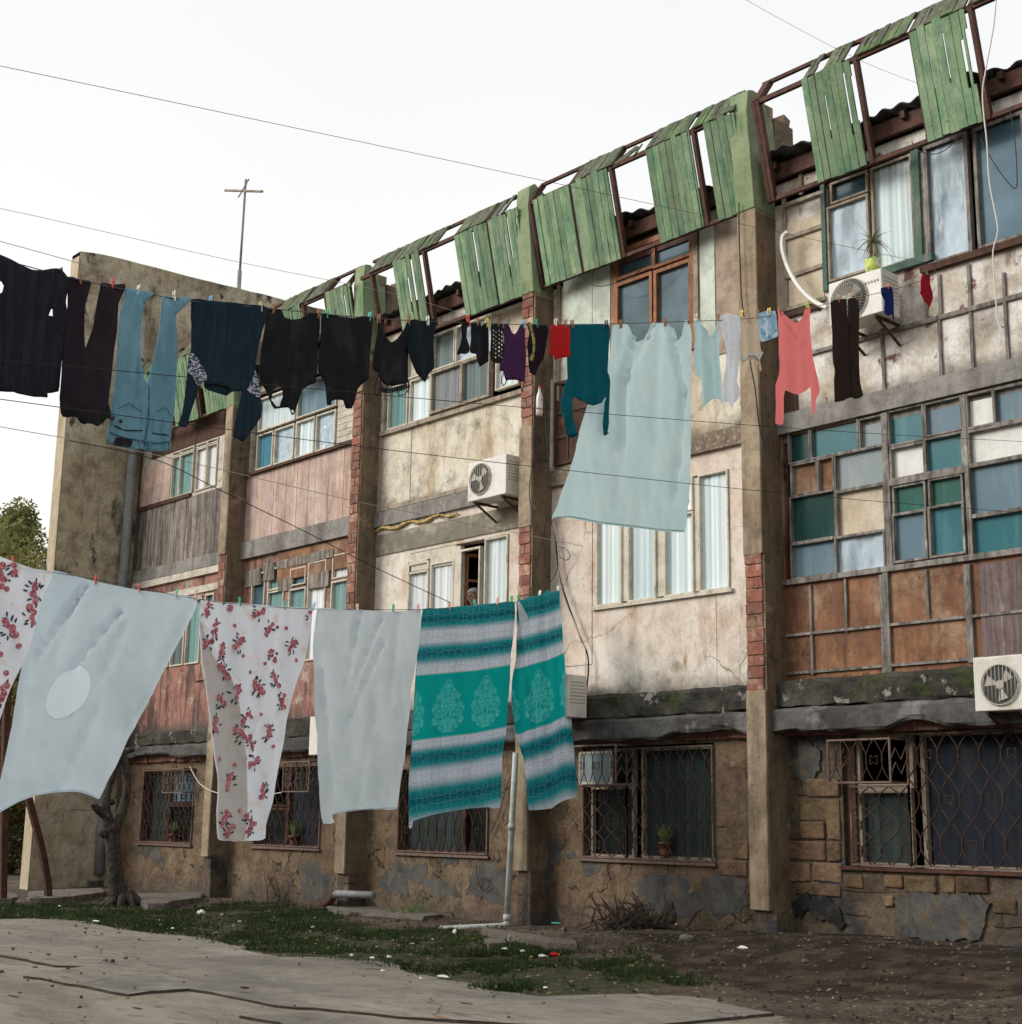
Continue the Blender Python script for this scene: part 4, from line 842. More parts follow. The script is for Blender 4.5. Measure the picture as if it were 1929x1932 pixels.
# blocks showing beside and under the window of this bay
mb = MB()
def blk(k, x0, yt, x1, yb, q=1.): r0 = rc(k, x0, yt, x1, yb, 0); mb.box(r0[0], -.014-R_.uniform(0, .02), r0[1], r0[2], .02, r0[3], (q*R_.uniform(.97,1.1), q*R_.uniform(.9,.98), q*R_.uniform(.85,.95)), .012)
for t in ((K6,690,845,880,945),(K6,640,960,875,1080,.9),(K6,650,1090,790,1190,.85),(K6,805,1080,880,1195),(K6,575,1200,795,1312,.9),(K6,812,1208,885,1318),(K6,552,1328,705,1432,1.1),(K6,722,1325,888,1432,1.15),
          (K6,620,1445,880,1510,.75),(K6,905,1395,1010,1470,.8),(K6,1140,1395,1240,1470,1.05),(K6,1250,1400,1440,1495,.9),(K6,1460,1395,1540,1500,.85),(K6,1560,1400,1740,1495,.6),
          (K3,-9999,0,0,0) if False else (K6,262,1200,345,1305),(K6,170,1310,340,1400),(K6,1130,1515,1190,1580,1.1),(K6,1760,1530,1900,1620,.55)):
    blk(*t)
each(mb, 'stone_block', 'stone_block', bevel=.018)
rD = rc(L3, 480, 640, 1245, 1300); rD = (rD[0], rD[1], rD[2], 2.40); gbay('D', rD)
c1 = rc(L3, 525, 905, 772, 1275, .12); c2 = rc(L3, 842, 670, 1240, 1295, .12)
c1 = (rD[0]+.1, c1[1], c1[2], c1[3]); c2 = (c2[0], c1[1], rD[2]-.05, 2.33); cu = (c1[0], c1[3]+.08, c1[2], 2.33)
wd = window([(c1, 'glass_black'), (cu, 'glass_black'), (c2, 'g:curtain_low')], 'pale_wood', .045, .12, .06)
curtain(wd, (c2[0]+.3, c2[1], c2[2], c2[3]), 'curtain_dim', .17, .005)
grille(wd, (rD[0]+.04, rD[1]+.02, c1[2]+.03, cu[1]-.04), -.03, .23); grille(wd, (c1[2]+.03, rD[1]+.02, rD[2]-.01, 2.36), -.03, .2)
cg = rc(L3, 410, 655, 655, 880, -.3); cage(wd, (cg[0], cg[1], cg[2]+.05, cg[3]), -.3, .17)
mb = MB(); e = rc(L3, 465, 700, 635, 862, -.2); ring(mb, e, .03, -.2, -.17); pw = part(mb, 'vent_window', 'white_paint', wd); mb = MB(); mb.box(e[0], -.19, e[1], e[2], -.185, e[3]); part(mb, 'pane', 'glass_grey', pw)
rC = rc(L2, 575, 1250, 1098, 1845); rC = (rC[0], rC[1], rC[2], 2.2); gbay('C', rC)
xm = rC[0]+(rC[2]-rC[0])*.68
wc_ = window([((rC[0]+.06, rC[1]+.05, xm-.04, 2.15), 'g:curtain_low'), ((xm+.04, rC[1]+.05, rC[2]-.06, 2.15), 'glass_black')], 'rust_frame', .045, .12, .06)
grille(wc_, (rC[0]+.02, rC[1]+.02, rC[2]-.02, 2.18), -.02, .21, rows=2)
kB = rc(L1, 1480, 1330, 1865, 1810); rB = (kB[0], kB[1], kB[2], 2.3); gbay('B', rB)
wb_ = window([((rB[0]+.06, rB[1]+.05, rB[0]+.8, 1.55), 'glass_black'), ((rB[0]+.06, 1.65, rB[0]+.8, 2.24), 'open'), ((rB[0]+.9, rB[1]+.05, rB[2]-.06, 2.24), 'g:blue_cloth_inside')], 'rust_frame', .045, .12, .06)
grille(wb_, (rB[0]+.02, rB[1]+.02, rB[2]-.02, 2.28), -.02, .2, rows=3); e = rc(L1, 1640, 1325, 1790, 1495, -.25); cage(wb_, e, -.25, .15, 'iron_pale')
kA = rc(L1, 825, 1355, 1125, 1790); rA = (kA[0], kA[1], kA[2], 2.3); gbay('A', rA)
wa_ = window([((rA[0]+.06, rA[1]+.05, rA[0]+.8, 2.24), 'g:curtain_low'), ((rA[0]+.9, rA[1]+.05, rA[2]-.05, 1.6), 'glass_black'), ((rA[0]+.9, 1.7, rA[2]-.05, 2.24), 'glass_blue')], 'rust_frame', .045, .12, .06)
grille(wa_, (rA[0]+.02, rA[1]+.02, rA[2]-.02, 2.28), -.02, .17, rows=4); e = rc(L1, 945, 1365, 1060, 1500, -.25); cage(wa_, e, -.25, .13, 'iron_pale')
for rr in (rA, rB, rC, rD, rE):
    mb = MB(); mb.box(rr[0]-.04, -.05, rr[1]-.04, rr[2]+.03, .1, rr[1]-.002, j=.004); part(mb, 'sill', 'iron_pale' if rr is not rE else 'rust_frame')
wall('ground_wall', 'ground_plaster', -6.8, -.4, 2.9, 2.52, [(-5.8, 1, -3.4, 2.2)], 0, .26)
# cement patches left where render fell: irregular thin skins on the base of the wall
def patch(k, pts, mat, y=-.005, name='cement_patch'):
    base = [onY(k(*p), 0) for p in pts]; out = []
    for i in range(len(base)):
        p, q_ = base[i], base[(i+1) % len(base)]; n = max(1, int((q_-p).length/.03))
        for t in range(n):
            v = p.lerp(q_, t/n); s1 = noise.noise(Vector((v.x*7, v.z*7, 1)))*.075+noise.noise(Vector((v.x*21, v.z*21, 2)))*.035; s2 = noise.noise(Vector((v.x*7, v.z*7, 6)))*.075+noise.noise(Vector((v.x*21, v.z*21, 9)))*.035
            out.append((v.x+s1, v.z+s2))
    n = len(out); vs_, _, fs, *_x = delaunay_2d_cdt([Vector(p) for p in out], [(i, (i+1) % n) for i in range(n)], [], 1, 1e-4)
    mb = MB(); mb.v = [Vector((v.x, y, v.y)) for v in vs_]; mb.f = [tuple(f) for f in fs]; mb.m = [0]*len(fs); mb.c = [(1,1,1)]*len(fs)
    for i in range(n): p, q_ = out[i], out[(i+1) % n]; mb.face([(p[0], y, p[1]), (q_[0], y, q_[1]), (q_[0], .01, q_[1]), (p[0], .01, p[1])])
    return part(mb, name, mat)
patch(L3, [(280,1190),(350,1200),(358,1300),(320,1330),(300,1400),(280,1500),(215,1500),(230,1360),(265,1290)], 'grey_patch')
patch(L3, [(375,1265),(425,1265),(432,1310),(385,1315)], 'grey_patch')
patch(L3, [(480,1335),(530,1320),(585,1345),(570,1395),(500,1390)], 'grey_patch')
patch(L3, [(800,1450),(870,1400),(960,1405),(1050,1400),(1100,1450),(1110,1520),(1180,1430),(1260,1390),(1290,1350),(1350,1400),(1430,1450),(1430,1600),(1300,1640),(1150,1600),(1100,1650),(900,1620),(820,1560)], 'grey_patch')
patch(L5, [(480,620),(560,560),(660,560),(740,570),(745,640),(700,680),(610,660),(640,740),(520,740),(460,700)], 'grey_patch')
patch(L5, [(820,525),(920,525),(910,575),(840,580)], 'grey_patch')
patch(L5, [(1000,560),(1100,545),(1200,580),(1200,800),(1100,780),(960,740),(980,640)], 'grey_patch')
patch(L5, [(740,660),(790,640),(850,690),(900,690),(940,760),(760,740),(700,720)], 'grey_patch')
patch(L5, [(10,560),(90,540),(140,600),(200,650),(180,760),(60,780),(0,700)], 'grey_patch')
patch(L4, [(770,460),(900,450),(940,520),(960,580),(900,570),(860,520),(780,500)], 'grey_patch')
patch(K6, [(600,1540),(680,1515),(720,1560),(760,1520),(850,1540),(890,1620),(930,1700),(860,1700),(740,1640),(700,1580),(660,1640),(620,1650)], 'dark_patch', -.03)
patch(K6, [(1200,1530),(1400,1500),(1700,1520),(1730,1600),(1700,1750),(1500,1790),(1300,1780),(1200,1700),(1220,1600)], 'grey_patch', -.03)
patch(K6, [(640,620),(760,640),(780,780),(700,860),(620,800)], 'grey_patch', -.03)
patch(K6, [(490,200),(590,210),(600,300),(560,320),(520,400),(480,420)], 'mossy_ledge', -.03) if False else None

# ---- plank screens on top -------------------------------------------------
PB = Vector((0, -.27, 8.97)); PK = Vector((0, -.55, 10.2)); PT = Vector((0, -.30, 10.56))
def kx(k, p): return onY(k(*p), -.53).x
def planks(name, x0, x1, A, Bv, mat, wd=.105, gap=.0, slits=.2, drop=.0):
    mb = MB(); x = x0; dv = (Bv-A); nrm = Vector((0, dv.z, -dv.y)).normalized()
    if nrm.y > 0: nrm = -nrm
    while x < x1-.02:
        w = min(wd*R_.uniform(.85, 1.15), x1-x); q = R_.uniform(.75, 1.25); c = (q, q*R_.uniform(.95, 1.05), q)
        g_ = R_.uniform(.004, .012); f0 = R_.uniform(-.012, .0)+drop*R_.random(); f1 = 1+R_.uniform(-.01, .02)
        segs = [(f0, f1, 0, 0)]
        if R_.random() < slits*2.4:       # a split plank: narrow through part of its length
            s0 = R_.uniform(.25, .5); s1 = R_.uniform(.7, 1.); segs = [(f0, s0, 0, 0), (s0, s1, R_.choice([.018, .03]), 0)]+([(s1, f1, 0, 0)] if s1 < .97 else [])
        o_ = nrm*R_.uniform(.0, .012)
        for s0, s1, cut, _ in segs:
            p0 = A+dv*s0; p1 = A+dv*s1; xa = x+g_/2; xb = x+w-g_/2-cut
            P = []
            for pp in (p0, p1):
                for xx_, nn in ((xa, .022), (xb, .022), (xb, 0), (xa, 0)): P.append(Vector((xx_, pp.y, pp.z))+nrm*nn+o_)
            mb.hexa(P, c)
        x += w
    return part(mb, name, mat)
def screen_frame(xm, heads=(), X0=None, X1=None, low=True, top=True):
    mb = MB()
    for x in xm:
        for A, C in ((PB, PK), (PK, PT)): mb.bar((x, A.y+.03, A.z), (x, C.y+.03, C.z), .075, .05, up=(1, 0, 0))
    if X0 is not None:
        mb.bar((X0, PK.y+.035, PK.z), (X1, PK.y+.035, PK.z), .05, .06); mb.bar((X0, PT.y+.02, PT.z+.0), (X1, PT.y+.02, PT.z), .045, .045)
        mb.bar((X0, PB.y+.03, PB.z+.02), (X1, PB.y+.03, PB.z+.02), .05, .05)
    return part(mb, 'screen_frame', 'rust_frame')
def xs_of(k, prs, y_of): return [tuple(kx(k, (x, y_of(x))) for x in p) for p in prs]
# bay E : knee line on K4 from (395,590) to (1620,60)
yE = lambda x: 590-(x-395)*(530/1225)
for x0, x1 in xs_of(K4, [(663,945),(1285,1604),(2060,2200)], yE): planks('plank_panel', x0, min(x1, -6.9), PB, PK, MT['green_plank'])
for x0, x1 in xs_of(K4, [(670,735),(790,905),(975,1272),(1300,1605),(1650,2150)], yE): planks('top_planks', x0, min(x1, -6.9), PK, PT, MT['grey_plank'], .085, slits=.1)
screen_frame([kx(K4, (x, yE(x))) for x in (400, 965, 1630)]+[-10.55, kx(K4,(1290,yE(1290)))], (), -10.6, -6.85)
# bay D : knee line from D px
yD = lambda x: 372-(x-1010)*(190/385)
dx_ = lambda prs: [tuple(kx(DD, (x, yD(x))) for x in p) for p in prs]
for x0, x1 in dx_([(1010,1077),(1081,1149),(1222,1304),(1331,1387)]): planks('plank_panel', x0, x1, PB, PK, MT['green_plank'], slits=.05)
for x0, x1 in dx_([(1085,1158),(1222,1300),(1309,1388)]): planks('top_planks', x0, x1, PK, PT, MT['grey_plank'], .085, slits=.03)
mb = MB()
x0 = kx(DD, (1165, yD(1165))); mb.bar((x0, PK.y, PK.z), (x0+.12, PT.y+.05, PT.z-.05), .09, .02, up=(0, 1, 0)); mb.bar((x0+.36, PK.y, PK.z+.02), (x0+.2, PT.y+.02, PT.z-.08), .09, .02, up=(0, 1, 0)); each(mb, 'broken_plank', 'grey_plank')
screen_frame([kx(DD, (x, yD(x))) for x in (1079, 1153, 1308)]+[-14.68], (), -14.7, -11.0)
# bay C
yC = lambda x: 515-(x-700)*(138/285)
dx_ = lambda prs: [tuple(kx(DD, (x, yC(x))) for x in p) for p in prs]
for x0, x1 in dx_([(745,776),(780,794),(861,922),(924,981)]): planks('plank_panel', x0, x1, PB, PK, MT['green_plank'], slits=.2)
for x0, x1 in dx_([(699,740),(744,790),(794,828),(862,921),(930,940),(948,955)]): planks('top_planks', x0, x1, PK, PT, MT['grey_plank'], .085, slits=.02)
screen_frame([kx(DD, (x, yC(x))) for x in (702, 800, 923)], (), -18.85, -15.0)
# bay B
yB = lambda x: 620-(x-500)*(165/175)*.55
dx_ = lambda prs: [tuple(onY(DD(x, 1), -.53).x if 0 else kx(DD, (x, yB(x))) for x in p) for p in prs]
for x0, x1 in dx_([(530,568),(617,664)]): planks('plank_panel', max(x0, -22.9), x1, PB, PK, MT['green_plank'])
for x0, x1 in dx_([(520,575),(580,612)]): planks('top_planks', max(x0, -22.9), x1, PK, PT, MT['grey_plank'], .085)
screen_frame([kx(DD, (x, yB(x))) for x in (572, 614)]+[-22.85, -19.2], (), -22.9, -19.15)
# bay A
for x0, x1 in ((-26.9,-26.1),(-25.3,-24.4),(-24.1,-23.25)): planks('plank_panel', x0, x1, PB, PK, MT['green_plank'])
for x0, x1 in ((-26.9,-25.2),(-24.9,-23.25)): planks('top_planks', x0, x1, PK, PT, MT['grey_plank'], .085)
screen_frame([-26.05,-24.35,-23.3,-26.95], (), -26.95, -23.2)
# bay F edge
planks('plank_panel', -6.4, -5.2, PB, PK, MT['green_plank']); planks('top_planks', -6.45, -4, PK, PT, MT['grey_plank'])
screen_frame([-6.45, -5.1, -3.9], (), -6.5, -2.7)

# ---- the concrete end wall --------------------------------------------------
wy = -1.64; zt = 12.92
EW = empty('concrete_wall', (-27.4, 0, 0), 'tall stained concrete end wall standing at right angles beyond the last bay', 'wall')
mb = MB(); n = 30
P0 = [(-27.35, wy, -.3)]; top = []
for i in range(41): y = wy+(12-wy)*i/40; top.append((-27.35, y, zt+.034*(y-wy)+(-.05 if i == 0 else 0)+R_.uniform(-.012, .008)))
mb.prism([(-27.35, wy, -.3)]+top+[(-27.35, 12, -.3)], (-.0, 0, 0)) if False else None
n = len(top); 
for i in range(n-1):
    A, C = top[i], top[i+1]
    mb.face([(A[0],A[1],-.3),(A[0],C[1],-.3),C,A]); mb.face([(-27.72,A[1],A[2]),(-27.72,C[1],C[2]),(-27.72,C[1],-.3),(-27.72,A[1],-.3)]); mb.face([A,C,(-27.72,C[1],C[2]),(-27.72,A[1],A[2])])
mb.face([(-27.35,12,-.3),(-27.72,12,-.3),(-27.72,12,zt+.46),(-27.35,12,zt+.46)])
mb.build('wall_face', MT['wall_concrete'], EW)
mb = MB(); mb.box(-27.722, wy-.02, -.3, -27.348, wy-.001, zt-.15, j=.0); mb.build('wall_edge', MT['wall_end'], EW, bevel=.01)
mb = MB(); mb.box(-27.58, .03, -.2, -27.15, .3, 9.3); part(mb, 'corner_wall', 'pier_side')

# ---------------------------------------------------------------- the block across the yard (behind the camera, mirrored in the top window)
OB = empty('opposite_building', (-8, -31, 0), 'plain block across the yard, seen only as a reflection in the blue top window', 'apartment building')
ops = [(-38.2+i*3.2, 1.0+j*3.1, -36.6+i*3.2, 2.4+j*3.1) for i in range(16) for j in range(4)]
xs = sorted({-40, 15, *[o[k] for o in ops for k in (0, 2)]}); zs = sorted({-.3, 13.4, *[o[k] for o in ops for k in (1, 3)]}); mb = MB(); oset = {(round(o[0], 3), round(o[1], 3)) for o in ops}
for i in range(len(xs)-1):
    for j in range(len(zs)-1):
        if (round(xs[i], 3), round(zs[j], 3)) in oset:
            a, b_, c_, d_ = xs[i], xs[i+1], zs[j], zs[j+1]
            mb.face([(a,-30,c_),(a,-30.2,c_),(a,-30.2,d_),(a,-30,d_)]); mb.face([(b_,-30.2,c_),(b_,-30,c_),(b_,-30,d_),(b_,-30.2,d_)]); mb.face([(a,-30,c_),(b_,-30,c_),(b_,-30.2,c_),(a,-30.2,c_)]); mb.face([(a,-30.2,d_),(b_,-30.2,d_),(b_,-30,d_),(a,-30,d_)])
        else: mb.face([(xs[i+1],-30,zs[j]),(xs[i],-30,zs[j]),(xs[i],-30,zs[j+1]),(xs[i+1],-30,zs[j+1])])
mb.box(-40, -42, -.3, 15, -30.6, 13.4); part(mb, 'wall', 'pier_concrete', OB)
mb = MB(); mb.box(-40.4, -42.4, 13.402, 15.4, -29.6, 13.6); part(mb, 'roof', 'roof_sheet', OB)
for o in ops:
    mb = MB(); ring(mb, (o[0]+.06, o[1]+.06, o[2]-.06, o[3]-.06), .06, -30.18, -30.1); mb.box((o[0]+o[2])/2-.03, -30.17, o[1]+.06, (o[0]+o[2])/2+.03, -30.11, o[3]-.06); w_ = part(mb, 'window', 'white_paint', OB)
    mb = MB(); mb.box(o[0]+.06, -30.16, o[1]+.06, o[2]-.06, -30.15, o[3]-.06); part(mb, 'pane', 'glass_night', w_)
# loose grit and crumbs of earth: nobody could count them
mb = MB(); k = 0
while k < 5200:
    x = R_.uniform(-24, -4.5); y = R_.uniform(-9.5, -.35); snd = inside((x, y), sandP)
    if snd and R_.random() < .965: k += .05; continue
    s = abs(R_.gauss(0, .012))+.005; z = gz(x, y)+(.02 if snd else .004); q = R_.choice([.25, .35, .45, .6, .9]); a = R_.uniform(0, 6.28); c_, d_ = math.cos(a)*s, math.sin(a)*s
    p = [(x-c_,y-d_,z),(x+d_,y-c_,z),(x+c_,y+d_,z),(x-d_,y+c_,z)]; h = s*R_.uniform(.5, 1.1); mb.hexa(p+[(u[0]*.6+x*.4, u[1]*.6+y*.4, z+h) for u in p], (q, q*.95, q*.9)); k += 1
tag(mb.build('gravel', MT['rubble']), 'loose grit and small stones strewn over the yard', 'gravel', kind='stuff')
mb = MB()
for i in range(1100):
    x = R_.uniform(-22, -6); y = R_.uniform(-5.2, -.4); z = gz(x, y)+.03; s = R_.uniform(.012, .03); a = R_.uniform(0, 6.28); q = R_.uniform(.4, 2.0); u = Vector((math.cos(a), math.sin(a), R_.uniform(-.2, .4)))*s; v = Vector((-math.sin(a), math.cos(a), R_.uniform(-.2,.4)))*s*.5; p = Vector((x, y, z))
    mb.face([p-u, p-v, p+u, p+v], (q*1.3, q, q*.6))
tag(mb.build('fallen_leaves', MT['rubble']), 'dry fallen leaves scattered in the grass along the wall', 'leaves', kind='stuff')
# ---------------------------------------------------------------- cloth
mk('cloth_black', (.015, .015, .018), [((.032,.031,.035), (9,9,3), .48, .68, 6)], bump=.8, bs=30, bd=.012, rough=.95, spec=.1)
mk('cloth_black2', (.018, .019, .026), [((.03,.031,.04), ST(30,2.5), .48, .66, 4)], bump=.9, bs=40, bd=.012, rough=.95, spec=.1)
mk('cloth_plum_black', (.022, .017, .024), [((.03,.024,.03), ST(6,1), .45, .6, 5)], bump=.4, bs=100, rough=.95, spec=.1)
mk('cloth_denim', (.13, .27, .345), [((.19,.36,.44), ST(7,1.2), .45, .65, 6), ((.055,.15,.21), ST(12,2), .56, .7, 6)], bump=.5, bs=140, bd=.004, rough=.95, spec=.1)
mk('denim_seam', (.05, .13, .18), bump=0); mk('denim_label', (.012, .012, .016), bump=.2)
mk('cloth_navy', (.014, .028, .042), [((.02,.037,.053), (40,40,3), .45, .6, 4)], bump=.8, bs=90, bd=.006, rough=.95, spec=.1)
mk('cloth_darkgreen', (.012, .020, .024), bump=.4, bs=100, rough=.9, spec=.1)
mk('cloth_purple', (.065, .022, .075), bump=.3, bs=100, rough=.9, spec=.1)
mk('cloth_aubergine', (.017, .010, .018), bump=.3, bs=100, rough=.9, spec=.1)
mk('cloth_red', (.48, .018, .018), bump=.3, bs=60, rough=.9, spec=.1)
mk('cloth_crimson', (.34, .012, .03), bump=.3, bs=60, rough=.9, spec=.1)
mk('cloth_teal', (.003, .095, .125), [((.004,.11,.14), ST(12,2), .45, .6, 4)], bump=.5, bs=110, rough=.95, spec=.1)
mk('cloth_mint', (.58, .77, .80), [((.64,.81,.82), V3(3), .4, .6, 4)], bump=.55, bs=13, bd=.022, rough=.95, spec=.05, tl=.4)
mk('cloth_mint2', (.56, .78, .80), bump=.55, bs=13, bd=.022, rough=.95, spec=.05, tl=.25)
mk('cloth_white', (.84, .87, .92), bump=.55, bs=13, bd=.022, rough=.95, spec=.05, tl=.25)
mk('cloth_beige', (.60, .48, .36), bump=.3, bs=90, rough=.95, spec=.05, tl=.35)
mk('cloth_sky', (.30, .50, .66), [((.6,.72,.8), V3(14), .52, .58, 4), ((.12,.26,.46), V3(17), .6, .66, 3)], bump=.2, rough=.95, spec=.05, tl=.35)
mk('cloth_coral', (.93, .25, .25), bump=.3, bs=90, rough=.95, spec=.05, tl=.3)
mk('cloth_brown', (.035, .024, .021), bump=.4, bs=90, rough=.95, spec=.1)
mk('cloth_cobalt', (.012, .022, .12), bump=.3, bs=90, rough=.95, spec=.1)
mk('cloth_yellow', (.35, .31, .10), [((.05,.05,.03), V3(60), .5, .56, 3)], bump=.2)
mk('lace_black', (.012, .011, .012), bump=.5, bs=60)
mk('lace_white', (.55, .6, .6), bump=.5, bs=60)
mk('knit_pattern', (.03, .045, .075), [((.50,.53,.58), (60,60,90), .50, .54, 2)], bump=.4)
mk('sheet_white', (.66, .78, .86), [((.61,.73,.81), V3(2), .45, .6, 4)], bump=.55, bs=13, bd=.022, rough=1, spec=.03, tl=.38)
mk('sheet_patch', (.82, .93, 1.0), bump=.55, bs=13, bd=.022, rough=1, spec=.03, tl=.38)
mk('sheet_floral', (.76, .80, .88), [((.76,.66,.61), (7,7,6), .55, .66, 9)], bump=.55, bs=13, bd=.022, rough=1, spec=.03, tl=.4)
mk('sheet_floral_back', (.70, .67, .64), [((.70,.60,.53), (7,7,6), .55, .66, 9)], bump=.55, bs=13, bd=.022, rough=1, spec=.03, tl=.35)
mk('rose_print', (.62, .22, .27), [((.32,.06,.09), V3(70), .48, .55, 2), ((.78,.46,.48), V3(50), .55, .62, 2)], bump=0, rough=1, spec=.02)
mk('rose_leaf', (.06, .08, .085), bump=0, rough=1, spec=.02)
mk('sheet_waffle', (.68, .77, .82), [((.62,.71,.76), V3(2), .45, .6, 3)], bump=.55, bs=13, bd=.022, rough=1, spec=.03, tl=.35)
def teal_mat():
    m = bpy.data.materials.new('sheet_teal'); m.use_nodes = True; n = m.node_tree; L = n.links.new; p = n.nodes['Principled BSDF']
    uv = n.nodes.new('ShaderNodeTexCoord').outputs['UV']; sp = n.nodes.new('ShaderNodeSeparateXYZ'); L(uv, sp.inputs[0])
    d = n.nodes.new('ShaderNodeMath'); d.operation = 'DIVIDE'; d.inputs[1].default_value = 2.6; L(sp.outputs[1], d.inputs[0])
    cr = n.nodes.new('ShaderNodeValToRGB'); L(d.outputs[0], cr.inputs[0])
    T = (.012, .27, .31, 1); Wt = (.58, .66, .76, 1); P = (.006, .36, .35, 1); D = (.002, .11, .15, 1)
    st = [(0,T),(.13,D),(.20,T),(.27,Wt),(.40,Wt),(.47,T),(.54,D),(.61,T),(.69,Wt),(.785,Wt),(.80,P),(1.56,P),(1.58,Wt),(1.65,Wt),(1.72,T),(1.79,D),(1.87,T),(1.96,Wt),(2.07,Wt),(2.17,T),(2.28,D),(2.42,T),(2.55,Wt)]
    e = cr.color_ramp.elements; e[0].position = 0; e[0].color = T; e[1].position = 1; e[1].color = Wt
    for v, c in st[1:]: q = e.new(v/2.6); q.color = c
    def math_(op, a, b=None):
        x = n.nodes.new('ShaderNodeMath'); x.operation = op
        for i, q in enumerate((a, b)):
            if q is None: continue
            if isinstance(q, (int, float)): x.inputs[i].default_value = q
            else: L(q, x.inputs[i])
        return x.outputs[0]
    def mix(f, A, Bc):
        mx = n.nodes.new('ShaderNodeMix'); mx.data_type = 'RGBA'; L(f, mx.inputs[0])
        for i, q in ((6, A), (7, Bc)):
            if isinstance(q, tuple): mx.inputs[i].default_value = q
            else: L(q, mx.inputs[i])
        return mx.outputs[2]
    vo = n.nodes.new('ShaderNodeTexVoronoi'); vo.voronoi_dimensions = '2D'; vo.feature = 'DISTANCE_TO_EDGE'; vo.inputs['Scale'].default_value = 11; vo.inputs['Randomness'].default_value = .55; L(uv, vo.inputs['Vector'])
    ln = math_('LESS_THAN', vo.outputs['Distance'], .022)
    v2 = n.nodes.new('ShaderNodeTexVoronoi'); v2.voronoi_dimensions = '2D'; v2.inputs['Scale'].default_value = 11; v2.inputs['Randomness'].default_value = .55; L(uv, v2.inputs['Vector'])
    rg = math_('LESS_THAN', math_('ABSOLUTE', math_('SUBTRACT', v2.outputs['Distance'], .30)), .03); ln = math_('MAXIMUM', ln, math_('MULTIPLY', rg, .22))
    band = math_('MAXIMUM', math_('LESS_THAN', sp.outputs[1], .79), math_('GREATER_THAN', sp.outputs[1], 1.57))
    w = n.nodes.new('ShaderNodeRGBToBW'); L(cr.outputs[0], w.inputs[0]); lc = mix(math_('GREATER_THAN', w.outputs[0], .28), (.22, .38, .42, 1), (.12, .13, .18, 1))
    c = mix(math_('MULTIPLY', math_('MULTIPLY', ln, band), .75), cr.outputs[0], lc)
    # damask medallions on the plain band: mirrored scrolls inside a pointed outline
    fu = math_('ABSOLUTE', math_('SUBTRACT', math_('FRACT', math_('DIVIDE', math_('ADD', sp.outputs[0], 20.17), .60)), .5))
    fv = math_('SUBTRACT', sp.outputs[1], 1.2); av = math_('ABSOLUTE', fv)
    env = math_('ADD', math_('MULTIPLY', fu, 2.15), math_('POWER', math_('MULTIPLY', av, 2.85), 1.5)); tt = math_('MINIMUM', math_('MAXIMUM', math_('DIVIDE', math_('SUBTRACT', sp.outputs[1], .86), .66), .0001), .9999); wid = math_('MULTIPLY', math_('MULTIPLY', math_('POWER', tt, .95), math_('POWER', math_('SUBTRACT', 1, tt), .5)), math_('ADD', 1.0, math_('MULTIPLY', math_('SINE', math_('MULTIPLY', tt, 26)), .10))); mask = math_('LESS_THAN', fu, wid)
    cb = n.nodes.new('ShaderNodeCombineXYZ'); L(fu, cb.inputs[0]); L(math_('MULTIPLY', sp.outputs[1], 1.0), cb.inputs[1])
    wv = n.nodes.new('ShaderNodeTexNoise'); wv.inputs['Scale'].default_value = 11; wv.inputs['Detail'].default_value = 1.5; wv.inputs['Distortion'].default_value = 2.2; L(cb.outputs[0], wv.inputs['Vector'])
    sc = math_('LESS_THAN', math_('ABSOLUTE', math_('SUBTRACT', wv.outputs[0], .5)), .07)
    pl = math_('SUBTRACT', 1, band); c = mix(math_('MULTIPLY', math_('MULTIPLY', sc, mask), math_('MULTIPLY', pl, .8)), c, (.11, .58, .58, 1))
    L(c, p.inputs['Base Color']); p.inputs['Roughness'].default_value = 1; p.inputs['Specular IOR Level'].default_value = .03
    tr = n.nodes.new('ShaderNodeBsdfTranslucent'); L(c, tr.inputs[0]); ms = n.nodes.new('ShaderNodeMixShader'); ms.inputs[0].default_value = .3
    L(p.outputs[0], ms.inputs[1]); L(tr.outputs[0], ms.inputs[2]); L(ms.outputs[0], n.nodes['Material Output'].inputs[0]); return m
MT['sheet_teal'] = teal_mat()
XU, XL = -8.25, -13.9
